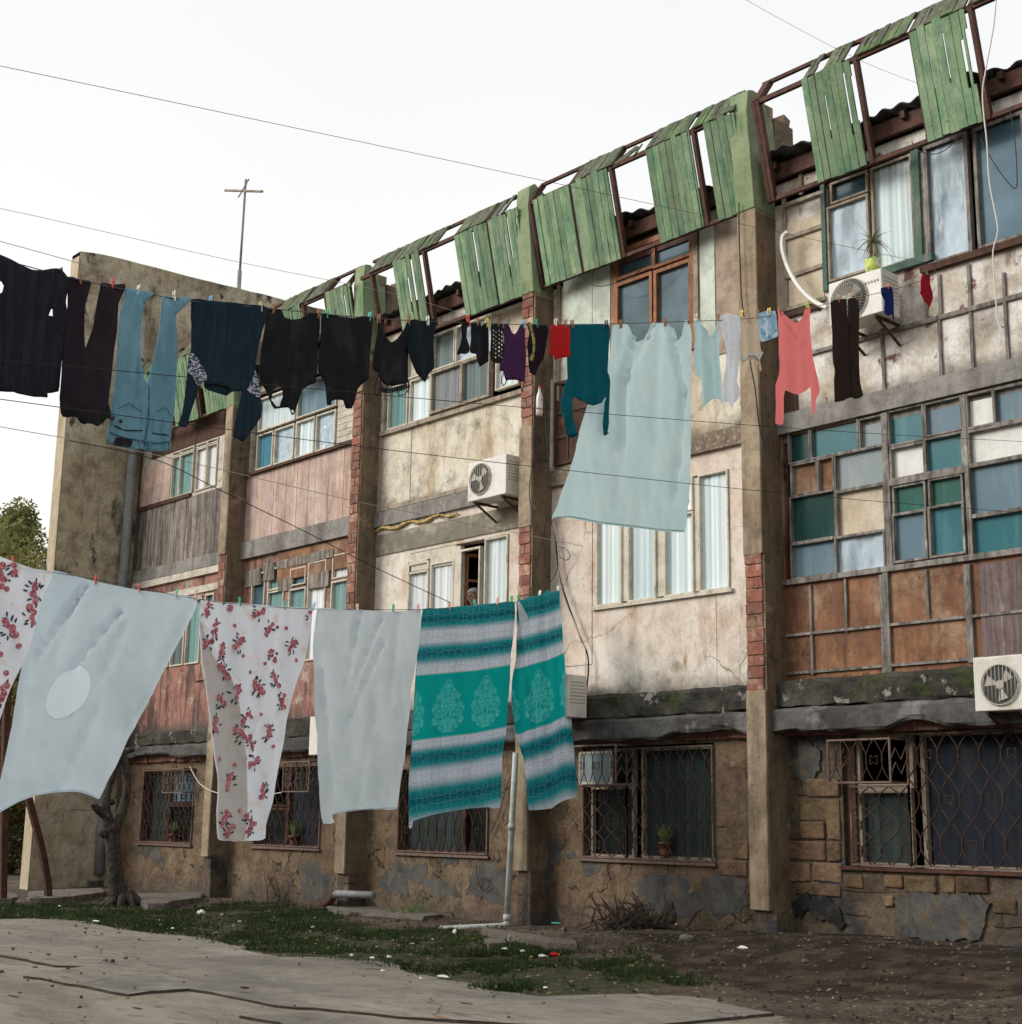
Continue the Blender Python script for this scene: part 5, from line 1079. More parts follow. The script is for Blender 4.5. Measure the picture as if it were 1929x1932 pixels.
class Cloth:
    def __init__(s, k, pts, X, amp=.03, f=13, sl=.0, folds=(), seed=0, grid=.03, holes=(), bow=0):
        w = lambda p: (lambda v: (v.y, v.z))(onX(k(*p), X))
        s.k, s.X, s.amp, s.f, s.sl, s.seed, s.bow = k, X, amp, f, sl, seed, bow; s.w = w
        s.out = [w(p) for p in pts]; s.holes = [[w(p) for p in h] for h in holes]
        s.folds = [(w(a), w(b), wd, dp) for a, b, wd, dp in folds]; s.grid = grid
        s.zt = max(p[1] for p in s.out); s.zb = min(p[1] for p in s.out); s.y0 = min(p[0] for p in s.out); s.y1 = max(p[0] for p in s.out)
    def d(s, y, z):
        t = (s.zt-z)/(s.zt-s.zb+1e-6); q = s.seed*1.7; yy = y+s.sl*(z-s.zt)
        r = 1.0*s.amp*(.55*math.sin(s.f*yy+q+.8*noise.noise(Vector((z*.9, q, 0))))*(.35+.65*t)+.3*math.sin(s.f*2.3*yy+2*q+z*.8)*(.5+.5*t)+.7*noise.noise(Vector((y*2.2, z*1.1, q)))+.22*noise.noise(Vector((y*7, z*3.2, q+5))))
        for a, b, wd, dp in s.folds:
            vx, vy = b[0]-a[0], b[1]-a[1]; L2_ = vx*vx+vy*vy; u = max(0, min(1, ((y-a[0])*vx+(z-a[1])*vy)/L2_))
            dx, dy = y-a[0]-u*vx, z-a[1]-u*vy; side = 1/(1+math.exp(-max(-20, min(20, 5*(vx*dy-vy*dx)/math.sqrt(L2_)/wd))))
            dist = math.hypot(dx, dy); r += dp*math.exp(-(dist/wd)**2)*(.35+.65*side)*(1-.4*u)
        # many small creases running down from the pegs
        cz = abs(noise.noise(Vector(((y+s.sl*(z-s.zt))*9+.8*noise.noise(Vector((y*2, z*2, q))), z*1.1, q+11))))
        r += (.034 if s.X == XU else .022)*min(1, s.amp*28)*(1-min(1, cz*5))*(.4+.6*t)*(.5+noise.noise(Vector((y*1.5, z*1.5, q+3))))
        return r+s.bow*math.sin(t*math.pi*.5)**2
    def P(s, y, z, off=0): return Vector((s.X+s.d(y, z)+off, y, z))
    def on(s, p, off=.008): y, z = s.w(p); return s.P(y, z, off)
    def mesh(s):
        def res(o):
            r = []
            for i in range(len(o)):
                a = Vector(o[i]); b = Vector(o[(i+1) % len(o)]); n = max(1, int((b-a).length/s.grid))
                r += [a.lerp(b, t/n) for t in range(n)]
            return r
        # soften the traced outline a little
        o = s.out; n = len(o); sm_ = []
        for i in range(n):
            p0, p1, p2, p3 = (Vector(o[(i+j-1) % n]) for j in range(4))
            for t in (0, .5):
                c = .5*((2*p1)+(p2-p0)*t+(2*p0-5*p1+4*p2-p3)*t*t+(3*p1-p0-3*p2+p3)*t**3)
                l = p1.lerp(p2, t); sm_.append(tuple(c.lerp(l, .45)))
        s.poly = sm_; bd = res(sm_); E = [(i, (i+1) % len(bd)) for i in range(len(bd))]; pts = list(bd)
        for h in s.holes:
            hb = res(h); i0 = len(pts); pts += hb; E += [(i0+i, i0+(i+1) % len(hb)) for i in range(len(hb))]
        y = s.y0
        while y < s.y1:
            z = s.zb
            while z < s.zt:
                q = (y+R_.uniform(-.2, .2)*s.grid, z+R_.uniform(-.2, .2)*s.grid)
                if inside(q, sm_) and not any(inside(q, h) for h in s.holes): pts.append(Vector(q))
                z += s.grid
            y += s.grid
        vs_, _, fs, *_q = delaunay_2d_cdt([Vector(p) for p in pts], E, [], 1, 1e-5)
        mb = MB(); mb.v = [s.P(v.x, v.y) for v in vs_]; s.uv = [(v.x, v.y) for v in vs_]
        for f in fs:
            c = (sum(vs_[i].x for i in f)/3, sum(vs_[i].y for i in f)/3)
            if not inside(c, sm_) or any(inside(c, h) for h in s.holes): continue
            mb.f.append(tuple(f)); mb.m.append(0); mb.c.append((1,1,1))
        return mb
THIN = {'sheet_white', 'sheet_floral', 'sheet_waffle', 'sheet_teal', 'cloth_mint', 'cloth_mint2', 'cloth_white', 'cloth_beige', 'cloth_coral', 'cloth_sky'}
def hang(name, label, cat, cl, mat, group=None, uvf=None, extra=None, solid=.006):
    if mat in THIN: solid = 0
    mb = cl.mesh(); mats = [MT[mat]]
    if extra: mats += extra(cl, mb)
    uv = None
    if uvf: uv = [uvf(*p) for p in cl.uv]+[(0, 0)]*(len(mb.v)-len(cl.uv))
    o = mb.build(name, mats, None, smooth=True, uv=uv, solid=solid); return tag(o, label, cat, group)
def sub(o, name, mb, mat, **k): return mb.build(name, MT[mat], o, **k)
def tubeon(cl, pts, r=.005, off=.012, n=5):
    mb = MB(); P = []
    for a, b in zip(pts[:-1], pts[1:]):
        for t in range(6): P.append(cl.on((a[0]+(b[0]-a[0])*t/6, a[1]+(b[1]-a[1])*t/6), off))
    P.append(cl.on(pts[-1], off)); mb.tube(P, r, n); return mb
def patch_on(cl, pts, off=.009, grid=.02):
    c2 = Cloth(cl.k, pts, cl.X, grid=grid); c2.d = cl.d; c2.X = cl.X+off; return c2.mesh()
GU, GL = 'clothes hanging on the upper clothesline', 'sheets hanging on the lower clothesline'
# ---- upper line
c = Cloth(K1, [(-160,95),(-60,105),(0,125),(60,155),(110,185),(180,213),(240,217),(300,208),(345,213),(385,255),(396,290),(383,350),(374,400),(380,440),(372,560),(352,760),(345,850),(338,915),(270,928),(270,952),(120,938),(0,915),(-160,890)], XU, .04, 9, .1, seed=1,
      folds=[((330,300),(300,900),0.018,0.024),((10,200),(20,880),0.03,0.018)], holes=[[(-60,330),(-30,285),(0,280),(12,310),(5,345),(-25,365)],[(272,480),(285,445),(293,443),(295,485)]])
hang('sweater', 'large black knitted sweater cut off by the left edge on the upper clothesline', 'sweater', c, 'cloth_black2', GU)
c = Cloth(K1, [(400,248),(460,262),(530,275),(520,330),(500,400),(488,470),(492,560),(498,670),(520,610),(548,520),(565,400),(578,330),(586,285),(650,295),(722,290),(728,320),(690,400),(680,560),(660,700),(640,860),(622,980),(638,1050),(640,1080),(612,1072),(590,1095),(570,1115),(545,1100),(520,1095),(495,1102),(470,1095),(445,1065),(420,1058),(370,1060),(335,1020),(330,960),(345,800),(370,600),(392,420)], XU, .035, 16, .1, seed=2,
      folds=[((470,300),(480,1000),0.018,0.036),((640,330),(560,1000),0.018,0.036),((370,700),(400,1000),0.012,0.018)])
o = hang('trousers', 'black purple trousers hung by the legs between the black sweater and the blue jeans', 'trousers', c, 'cloth_plum_black', GU)
sub(o, 'waistband', patch_on(c, [(332,985),(400,1020),(480,1050),(560,1050),(622,1000),(632,1050),(570,1105),(480,1090),(420,1052),(360,1050)]), 'cloth_black'); mb = MB(); mb.blob(c.on((632,1075), .02), .02, 1, 0); sub(o, 'button', mb, 'dark_peg')
c = Cloth(K1, [(725,318),(800,330),(885,345),(860,380),(835,410),(820,480),(800,590),(805,690),(820,800),(832,885),(860,810),(890,720),(915,560),(930,450),(940,358),(1000,368),(1080,372),(1105,380),(1070,420),(1040,450),(1018,480),(1028,560),(1033,700),(1030,850),(1025,1000),(1010,1140),(1000,1200),(990,1255),(930,1265),(850,1268),(760,1250),(700,1235),(650,1215),(622,1190),(625,1150),(640,1090),(655,960),(670,800),(685,600),(700,450),(722,380)], XU, .035, 14, .05, seed=3,
      folds=[((795,420),(720,1000),0.015,0.036),((975,420),(950,900),0.018,0.036),((835,880),(850,1240),0.012,0.024),((740,380),(700,800),0.012,0.018),((880,350),(800,420),0.012,0.03)])
o = hang('jeans', 'light blue jeans pegged upside down by the ankles on the upper clothesline', 'jeans', c, 'cloth_denim', GU)
for pts in ([(690,1010),(740,985),(800,1040)],[(900,1030),(945,1008),(1000,1050)]): sub(o, 'pocket_stitching', tubeon(c, pts, .0022), 'denim_seam')
for pts in ([(665,1110),(720,1140),(800,1150)],[(870,1160),(920,1165),(985,1168)]): sub(o, 'pocket_welt', tubeon(c, pts, .004, .006), 'denim_label')
sub(o, 'waist_seam', tubeon(c, [(640,1150),(720,1185),(820,1215),(900,1218),(1000,1200)], .004), 'denim_seam')
sub(o, 'seam', tubeon(c, [(835,890),(850,980),(848,1080),(820,1240)], .004), 'denim_seam')
sub(o, 'leather_patch', patch_on(c, [(675,1180),(750,1192),(742,1240),(662,1222)], .014), 'denim_label')
for x in (790, 845, 990): sub(o, 'belt_loop', tubeon(c, [(x,1205),(x+3,1255)], .006, .014), 'cloth_denim')
mb = MB(); mb.blob(c.on((700,1085), .012), .013, 1, 0); sub(o, 'button', mb, 'dark_peg')
c = Cloth(K1, [(1112,378),(1200,392),(1320,400),(1440,412),(1548,428),(1535,500),(1510,580),(1485,680),(1470,790),(1490,900),(1500,950),(1510,1010),(1500,1070),(1450,1150),(1415,1205),(1385,1182),(1355,1175),(1370,1080),(1390,980),(1405,912),(1340,918),(1310,940),(1270,928),(1200,910),(1178,890),(1175,860),(1152,885),(1140,950),(1110,1050),(1095,1112),(1070,1118),(1035,1105),(1060,1040),(1075,950),(1088,830),(1100,720),(1112,690),(1116,600)], XU, .028, 15, 0, seed=4,
      folds=[((1470,600),(1410,880),0.012,0.03),((1190,700),(1178,860),0.012,0.024)])
o = hang('sweater', 'navy knitted sweater hung upside down with white patterned upper sleeves', 'sweater', c, 'cloth_navy', GU)
for pts in ([(1104,700),(1120,690),(1150,730),(1175,790),(1188,850),(1165,870),(1145,880),(1120,830),(1088,800),(1090,770)],[(1470,790),(1482,850),(1497,940),(1485,955),(1460,940),(1430,905),(1440,880),(1460,830)]): sub(o, 'patterned_sleeve', patch_on(c, pts), 'knit_pattern')
sub(o, 'collar', tubeon(c, [(1185,880),(1230,870),(1300,885),(1330,905),(1305,935)], .009), 'cloth_black2')
c = Cloth(K2, [(200,435),(250,435),(285,445),(300,480),(340,495),(390,492),(440,460),(500,460),(503,560),(490,640),(482,740),(482,860),(430,880),(390,910),(370,950),(362,1010),(355,1045),(340,1048),(330,1015),(300,1008),(270,1012),(235,1018),(215,990),(200,930),(180,880),(160,830),(160,760),(175,640),(195,520)], XU, .03, 12, 0, seed=5, holes=[[(228,905),(250,890),(275,892),(280,950),(265,1003),(240,1003),(215,965)],[(338,1022),(350,1020),(352,1036),(344,1040)]],
      folds=[((200,560),(300,980),0.012,0.018),((470,600),(400,900),0.012,0.018)])
hang('tank_top', 'black tank top with a looped strap hung upside down beside the navy sweater', 'tank top', c, 'cloth_black', GU)
c = Cloth(K2, [(509,466),(560,465),(620,480),(700,490),(740,480),(803,490),(800,560),(790,650),(780,750),(775,845),(745,870),(720,900),(700,960),(685,1012),(645,1013),(635,965),(600,960),(575,970),(575,990),(545,990),(540,900),(525,850),(495,820),(488,790),(492,700),(505,560)], XU, .028, 13, 0, seed=6, folds=[((760,520),(720,880),0.012,0.018)])
hang('tank_top', 'plain black tank top hung upside down between the strap tank top and the lace camisole', 'tank top', c, 'cloth_black', GU)
c = Cloth(K2, [(838,500),(855,500),(870,560),(890,610),(920,628),(950,610),(990,550),(1018,500),(1022,600),(1015,700),(1012,860),(985,870),(930,880),(880,870),(845,840),(830,810),(800,790),(802,720),(815,620),(828,550)], XU, .03, 14, 0, seed=7, folds=[((860,580),(930,660),0.012,0.024),((1000,560),(930,660),0.012,0.024),((940,640),(925,860),0.018,0.012)])
o = hang('camisole', 'black camisole sagging between two pegs with a lace hem at the bottom', 'camisole', c, 'cloth_black', GU)
mb = patch_on(c, [(842,840),(885,868),(935,878),(1000,862),(1012,870),(1005,915),(985,930),(950,925),(930,935),(900,925),(870,932),(852,905)], -.004); lm = MB()
for i in range(13):
    p = c.on((852+i*13, 890+18*math.sin(i*.2+1)), .01); lm.tube([p+Vector((0, .016*math.cos(a), .016*math.sin(a))) for a in [j*.785 for j in range(9)]], .004, 4); lm.tube([p+Vector((0, .012, .012)), p+Vector((0, -.012, -.012))], .003, 4)
    lm.tube([c.on((852+i*13, 870), .01), c.on((858+i*13, 925), .01)], .0025, 4)
sub(o, 'lace_trim', lm, 'lace_black')
for pts in ([(825,812),(805,880),(798,930),(815,948),(830,930),(838,850)],[(1008,860),(1010,900),(990,935),(955,938),(935,900)]): sub(o, 'strap', tubeon(c, pts, .004), 'cloth_black')
c = Cloth(K2, [(1025,500),(1080,505),(1120,505),(1178,490),(1172,560),(1165,640),(1165,780),(1145,800),(1130,840),(1100,862),(1070,850),(1045,810),(1030,760),(1010,690),(1000,660),(1020,600)], XU, .045, 20, .1, seed=8, folds=[((1100,520),(1110,840),0.009,0.036),((1130,540),(1110,700),0.009,0.03),((1030,520),(1070,840),0.012,0.024)])
hang('leggings', 'dark green black leggings bunched up beside the lace camisole', 'leggings', c, 'cloth_darkgreen', GU)
c = Cloth(K2, [(1318,512),(1345,508),(1370,525),(1352,545),(1348,600),(1365,650),(1362,690),(1335,700),(1310,698),(1285,708),(1285,690),(1305,650),(1315,600),(1312,550)], XU, .02, 25, seed=9, grid=.02)
hang('sock', 'small black socks on the red peg, first of the small dark items', 'socks', c, 'cloth_black', GU)
c = Cloth(K2, [(1378,520),(1435,520),(1440,560),(1450,525),(1478,525),(1482,640),(1478,740),(1430,770),(1412,740),(1400,700),(1368,690),(1362,670),(1375,600)], XU, .03, 25, seed=10, grid=.02, folds=[((1440,540),(1425,740),0.007,0.024)])
hang('shorts', 'black cloth shorts between the black socks and the black lace top', 'shorts', c, 'cloth_black', GU)
c = Cloth(K2, [(1484,530),(1560,520),(1565,600),(1570,690),(1580,740),(1540,752),(1490,735),(1480,690),(1484,600)], XU, .02, 22, seed=11, grid=.02, holes=[[(1500+i*17,560+j*24+(i%2)*9),(1508+i*17,556+j*24+(i%2)*9),(1511+i*17,566+j*24+(i%2)*9),(1503+i*17,570+j*24+(i%2)*9)] for i in range(4) for j in range(7)])
hang('lace_top', 'small black lace top with holes beside the purple camisole', 'lace top', c, 'lace_black', GU)
c = Cloth(K2, [(1567,525),(1600,530),(1615,570),(1632,582),(1650,560),(1665,530),(1690,530),(1690,600),(1695,700),(1695,780),(1690,855),(1650,850),(1610,845),(1575,850),(1560,800),(1535,800),(1535,760),(1568,700),(1566,600)], XU, .03, 16, seed=12, folds=[((1610,590),(1640,640),0.009,0.018),((1655,590),(1640,640),0.009,0.018),((1640,640),(1600,840),0.012,0.012)])
o = hang('camisole', 'purple camisole hanging upside down among the small dark clothes', 'camisole', c, 'cloth_purple', GU)
for pts in ([(1558,800),(1540,840),(1537,870),(1550,888),(1566,870),(1575,848)],[(1690,850),(1675,918),(1655,850)]): sub(o, 'strap', tubeon(c, pts, .004), 'cloth_aubergine')
c = Cloth(K2, [(1698,520),(1720,530),(1810,530),(1820,570),(1810,640),(1800,720),(1770,780),(1748,822),(1712,805),(1705,730),(1700,640),(1712,580)], XU, .03, 18, seed=13, folds=[((1780,540),(1750,800),0.012,0.024)])
o = hang('bikini_top', 'dark aubergine top with a yellow patterned edge', 'top', c, 'cloth_aubergine', GU)
sub(o, 'yellow_band', patch_on(c, [(1698,515),(1716,522),(1732,600),(1738,660),(1728,735),(1712,740),(1704,725),(1718,700),(1720,660),(1718,600)], .012, .015), 'cloth_yellow')
c = Cloth(K3, [(292,535),(340,530),(385,530),(400,570),(396,620),(388,660),(393,715),(350,720),(320,732),(310,700),(280,720),(262,690),(280,660),(275,620),(285,580)], XU, .04, 24, seed=14, grid=.02, folds=[((340,540),(340,700),0.009,0.024),((300,560),(300,690),0.009,0.018)])
hang('shorts', 'small bright red shorts beside the teal sweater', 'shorts', c, 'cloth_red', GU)
c = Cloth(K3, [(398,530),(500,528),(635,530),(632,640),(628,720),(622,800),(632,860),(630,940),(628,1050),(630,1100),(622,1165),(605,1165),(585,1105),(590,1060),(600,980),(605,945),(570,985),(530,1000),(490,992),(450,970),(430,950),(415,960),(410,1000),(415,1080),(425,1175),(388,1185),(360,1110),(345,1020),(350,960),(370,900),(388,860),(400,840),(398,740),(396,640)], XU, .03, 13, 0, seed=15, grid=.028, folds=[((440,800),(450,960),0.012,0.024),((500,850),(500,980),0.009,0.018),((560,850),(565,980),0.009,0.018),((610,800),(600,960),0.012,0.024),((405,880),(380,1100),0.009,0.018)], bow=.03)
o = hang('sweater', 'deep teal sweater hung upside down with both sleeves dangling', 'sweater', c, 'cloth_teal', GU)
for pts in ([(388,1170),(425,1162)],[(604,1155),(624,1155)]): sub(o, 'cuff', tubeon(c, pts, .008), 'cloth_teal')
c = Cloth(K3, [(655,532),(700,525),(740,525),(758,560),(765,610),(780,632),(810,620),(835,580),(865,520),(920,520),(965,515),(990,560),(1010,600),(1030,620),(1055,590),(1068,505),(1090,505),(1105,560),(1108,700),(1105,900),(1100,1100),(1100,1300),(1090,1500),(1075,1650),(1060,1730),(1000,1730),(900,1722),(780,1705),(640,1685),(520,1670),(400,1650),(340,1640),(292,1655),(310,1610),(340,1520),(380,1420),(420,1300),(470,1150),(520,1000),(560,900),(600,800),(638,700),(645,600)], XU-.02, .035, 4, .15, seed=16, grid=.04,
      folds=[((765,600),(700,850),0.024,0.078),((865,530),(700,850),0.03,0.09),((700,850),(690,1230),0.042,0.078),((980,560),(1050,930),0.03,0.09),((900,560),(850,1500),0.072,0.036),((1000,620),(1050,700),0.012,0.036),((1045,930),(990,1540),0.036,0.072),((1000,1490),(1090,1560),0.018,0.03),((560,1340),(680,1400),0.03,0.018),((690,540),(700,700),0.012,0.036),((780,640),(860,600),0.012,0.036)])
o = hang('bed_sheet', 'large pale mint bed sheet blowing out behind the teal sweater', 'bed sheet', c, 'cloth_mint', GU)
sub(o, 'hem', tubeon(c, [(300,1645),(400,1640),(640,1675),(900,1712),(1058,1722)], .006, .004), 'cloth_mint2')
c = Cloth(K3, [(1117,512),(1160,495),(1180,530),(1195,575),(1215,595),(1235,570),(1255,490),(1263,500),(1272,560),(1280,620),(1270,700),(1280,780),(1288,830),(1283,900),(1286,990),(1270,1000),(1255,965),(1220,960),(1195,995),(1180,985),(1175,920),(1165,860),(1150,830),(1130,800),(1125,700),(1128,600)], XU, .04, 22, .05, seed=17, grid=.025, folds=[((1180,540),(1220,640),0.009,0.03),((1250,540),(1220,640),0.009,0.03),((1220,640),(1210,940),0.012,0.024),((1150,560),(1190,960),0.009,0.024)])
hang('camisole', 'pale mint camisole right of the big mint sheet', 'camisole', c, 'cloth_mint2', GU)
c = Cloth(K3, [(1280,475),(1310,465),(1372,480),(1376,560),(1370,640),(1375,740),(1370,860),(1385,920),(1375,960),(1355,1005),(1335,1008),(1325,980),(1300,975),(1288,960),(1294,850),(1302,700),(1290,600),(1276,520)], XU, .04, 30, 0, seed=18, grid=.022, folds=[((1330,480),(1330,960),0.009,0.03),((1300,500),(1315,950),0.006,0.024)])
hang('tights', 'thin white tights beside the beige camisole', 'tights', c, 'cloth_white', GU)
c = Cloth(K3, [(1385,475),(1410,475),(1430,510),(1455,525),(1475,500),(1485,470),(1493,480),(1499,560),(1506,660),(1510,690),(1500,720),(1508,790),(1500,800),(1492,745),(1460,735),(1430,735),(1405,750),(1398,780),(1392,740),(1378,700),(1385,600)], XU, .03, 20, 0, seed=19, grid=.022, folds=[((1425,510),(1450,580),0.007,0.024),((1475,510),(1450,580),0.007,0.024)])
o = hang('camisole', 'beige camisole with pale lace at its lower edge', 'camisole', c, 'cloth_beige', GU)
sub(o, 'lace_trim', tubeon(c, [(1380,700),(1398,740),(1430,705),(1460,705),(1490,735),(1508,690)], .012), 'lace_white')
c = Cloth(K3, [(1502,460),(1585,450),(1595,500),(1597,560),(1595,600),(1540,622),(1505,615)], XU, .025, 20, 0, seed=20, grid=.022)
hang('cloth', 'small sky blue patterned cloth beside the coral sweater', 'cloth', c, 'cloth_sky', GU)
c = Cloth(K3, [(1603,445),(1625,440),(1650,470),(1680,500),(1705,520),(1730,510),(1750,480),(1765,430),(1805,420),(1800,500),(1805,600),(1815,700),(1835,780),(1850,860),(1855,920),(1840,960),(1835,1040),(1800,1042),(1798,950),(1795,890),(1770,912),(1720,935),(1690,922),(1660,905),(1648,960),(1648,1040),(1640,1105),(1598,1100),(1600,1000),(1595,880),(1615,800),(1612,700),(1603,580)], XU, .035, 12, .03, seed=21, grid=.028,
      folds=[((1640,480),(1700,600),0.012,0.036),((1770,480),(1710,600),0.012,0.036),((1660,600),(1720,680),0.012,0.024),((1780,620),(1710,700),0.012,0.024),((1800,600),(1795,880),0.012,0.03),((1625,700),(1650,900),0.012,0.03),((1710,600),(1700,900),0.018,0.012)])
hang('sweater', 'coral pink sweater hung upside down in front of the brown pier', 'sweater', c, 'cloth_coral', GU)
c = Cloth(K5, [(820,12),(880,-5),(902,0),(904,60),(908,110),(915,60),(912,0),(940,-12),(975,0),(985,60),(990,250),(1005,470),(1015,550),(985,568),(950,575),(925,565),(900,580),(840,590),(835,500),(840,400),(835,200)], XU, .035, 18, 0, seed=22, grid=.025, folds=[((870,40),(880,540),0.012,0.03),((950,40),(950,540),0.012,0.036),((915,120),(925,560),0.009,0.03)])
o = hang('trousers', 'dark brown trousers pegged in front of the white air conditioner', 'trousers', c, 'cloth_brown', GU)
sub(o, 'seam', tubeon(c, [(913,130),(925,560)], .004), 'cloth_black')
c = Cloth(K4, [(1118,1665),(1150,1660),(1170,1665),(1180,1700),(1185,1750),(1190,1800),(1190,1870),(1175,1870),(1165,1820),(1150,1830),(1135,1810),(1135,1740),(1122,1700)], XU, .03, 25, 0, seed=23, grid=.02)
hang('cloth', 'small dark cobalt blue cloth in front of the air conditioner side', 'cloth', c, 'cloth_cobalt', GU)
c = Cloth(K4, [(1350,1590),(1378,1580),(1398,1590),(1398,1640),(1412,1700),(1410,1740),(1398,1790),(1385,1780),(1360,1740),(1332,1700),(1340,1650)], XU, .035, 22, .1, seed=24, grid=.02, folds=[((1375,1600),(1395,1760),0.009,0.03)])
hang('cloth', 'small crimson cloth hanging last, nearest the building', 'cloth', c, 'cloth_crimson', GU)
# ---- lower line
def roses(centres, k, sz=.024, big=1.0, o0=0):
    def f(cl, mb):
        def disc(y, z, r, m, n=7, el=1., a0=0, off=.011):
            vs_ = [(y+r*math.cos(a0)*math.cos(6.283*i/n)-r*el*math.sin(a0)*math.sin(6.283*i/n), z+r*math.sin(a0)*math.cos(6.283*i/n)+r*el*math.cos(a0)*math.sin(6.283*i/n)) for i in range(n)]
            if not all(inside(q, cl.poly) for q in vs_): return
            i0 = len(mb.v); mb.v += [cl.P(*q, off+o0) for q in vs_]; mb.f.append(tuple(range(i0, i0+n))); mb.m.append(m); mb.c.append((1,1,1))
        for cx_, cy_, kind in centres:
            y, z = cl.w((cx_, cy_))
            if kind == 0: disc(y, z, sz*.75*big, 1); continue
            a = R_.uniform(-.9, .9)
            for i in range(int(9*big)):
                t = R_.uniform(0, 6.28); rr = sz*R_.uniform(1.6, 3.0)*big; disc(y+rr*.8*math.cos(t), z+rr*1.15*math.sin(t), sz*.85, 2, 5, .4, t+R_.uniform(-.5, .5), .009)
            for i in range(int(5*big)):
                u = (i-2)/2*sz*2.1*big; disc(y+u*math.sin(a)+R_.uniform(-1, 1)*sz*.7, z+u*math.cos(a)+R_.uniform(-.5, .5)*sz, sz*R_.uniform(.8, 1.15), 1, 8, 1, 0, .012+.0012*i)
        return [MT['rose_print'], MT['rose_leaf']]
    return f
c = Cloth(L1, [(-170,85),(-60,112),(0,138),(60,158),(120,178),(200,205),(312,222),(285,300),(260,340),(220,470),(180,600),(140,720),(90,830),(60,900),(30,980),(0,1080),(-60,1250),(-170,1500)], XL+.03, .05, 7, .3, seed=31, grid=.045, folds=[((60,200),(0,420),0.018,0.03),((200,230),(160,500),0.024,0.024)])
o = hang('bed_sheet', 'white bed sheet with large rose bouquets cut off by the left edge', 'bed sheet', c, 'sheet_floral', GL, extra=roses([(195,345,1),(55,545,1),(95,655,0),(32,325,0),(0,250,1),(80,190,1),(0,700,0),(5,930,1),(-60,620,1),(-80,1000,1),(-90,300,1),(180,490,1),(30,810,0)], L1, .036, 1.15))
c = Cloth(L1, [(316,212),(430,245),(560,280),(800,330),(1000,355),(1140,368),(1135,430),(1060,560),(980,720),(900,870),(820,1040),(740,1200),(680,1330),(620,1440),(575,1538),(530,1520),(470,1500),(400,1495),(300,1502),(200,1520),(100,1560),(0,1615),(-80,1660),(-40,1560),(0,1420),(30,1260),(50,1150),(100,880),(160,620),(225,430),(280,290)], XL, .045, 3.2, .6, seed=32, grid=.045, holes=[[(460,760),(500,780),(527,815),(530,870),(515,930),(490,975),(460,1010),(400,1052),(350,1072),(315,1074),(280,1050),(262,1010),(265,960),(285,900),(330,830),(370,800),(410,788)]],
      folds=[((500,290),(210,720),0.03,0.09),((690,450),(420,780),0.03,0.084),((420,400),(300,740),0.042,0.054),((720,520),(560,900),0.042,0.042),((470,330),(300,560),0.018,0.042),((140,800),(60,1300),0.048,0.042),((560,1000),(350,1450),0.06,0.042),((1100,420),(760,1100),0.072,0.042)])
o = hang('bed_sheet', 'plain white bedspread with a brighter oval patch blowing to the left', 'bed sheet', c, 'sheet_white', GL)
ov = [(460,760),(500,780),(527,815),(530,870),(515,930),(490,975),(460,1010),(400,1052),(350,1072),(315,1074),(280,1050),(262,1010),(265,960),(285,900),(330,830),(370,800),(410,788)]
sub(o, 'oval_patch', patch_on(c, ov, .0, .04), 'sheet_patch', smooth=True); sub(o, 'patch_seam', tubeon(c, ov+[ov[0]], .004, .004), 'sheet_patch')
sub(o, 'hem', tubeon(c, [(560,1522),(470,1488),(400,1483),(300,1490),(200,1508),(100,1548),(0,1600)], .007, .008), 'sheet_patch')
c = Cloth(L1, [(1165,387),(1300,397),(1450,410),(1650,425),(1795,434),(1800,520),(1785,620),(1760,760),(1710,880),(1680,1000),(1660,1100),(1640,1220),(1610,1380),(1570,1560),(1550,1620),(1535,1690),(1533,1765),(1500,1778),(1430,1780),(1380,1782),(1310,1780),(1262,1770),(1255,1700),(1252,1600),(1262,1500),(1258,1400),(1240,1300),(1225,1180),(1210,1050),(1190,900),(1165,750),(1155,600),(1150,480)], XL, .04, 8, .05, seed=33, grid=.04,
      folds=[((1160,520),(1330,860),0.03,0.072),((1330,860),(1405,1300),0.03,0.072),((1405,1300),(1410,1700),0.024,0.06),((1620,450),(1500,1000),0.03,0.03),((1500,1050),(1430,1250),0.018,0.036),((1430,1200),(1470,1450),0.018,0.03)])
ctr = [(1190,440),(1330,405),(1490,460),(1790,480),(1245,555),(1550,560),(1380,635),(1190,635),(1280,690),(1570,710),(1685,650),(1300,800),(1590,845),(1485,890),(1480,895),(1285,965),(1360,925),(1635,975),(1245,1105),(1410,1070),(1540,1155),(1385,1160),(1440,1215),(1455,1330),(1325,1440),(1505,1495),(1300,1660),(1435,1660),(1435,1700),(1320,1735)]
o = hang('bed_sheet', 'white sheet with small rose bouquets folded over in the middle of the lower line', 'bed sheet', c, 'sheet_floral', GL,
     extra=roses([(x, y, 1) for x, y in ctr]+[(x, y, 0) for x, y in ((1355,535),(1655,550),(1440,805),(1600,545),(1525,755),(1500,1050),(1268,1305),(1355,1340),(1445,1065),(1310,1610),(1380,1605),(1400,710),(1710,735),(1570,1235),(1490,1770))], L1, .031, 1.05, .012))
sub(o, 'folded_layer', patch_on(c, [(1150,500),(1168,560),(1230,700),(1290,790),(1330,860),(1380,980),(1398,1150),(1405,1300),(1412,1500),(1412,1776),(1310,1776),(1264,1766),(1258,1700),(1256,1600),(1266,1500),(1262,1400),(1244,1300),(1229,1180),(1214,1050),(1194,900),(1170,750),(1158,600)], .010, .04), 'sheet_floral_back', smooth=True)
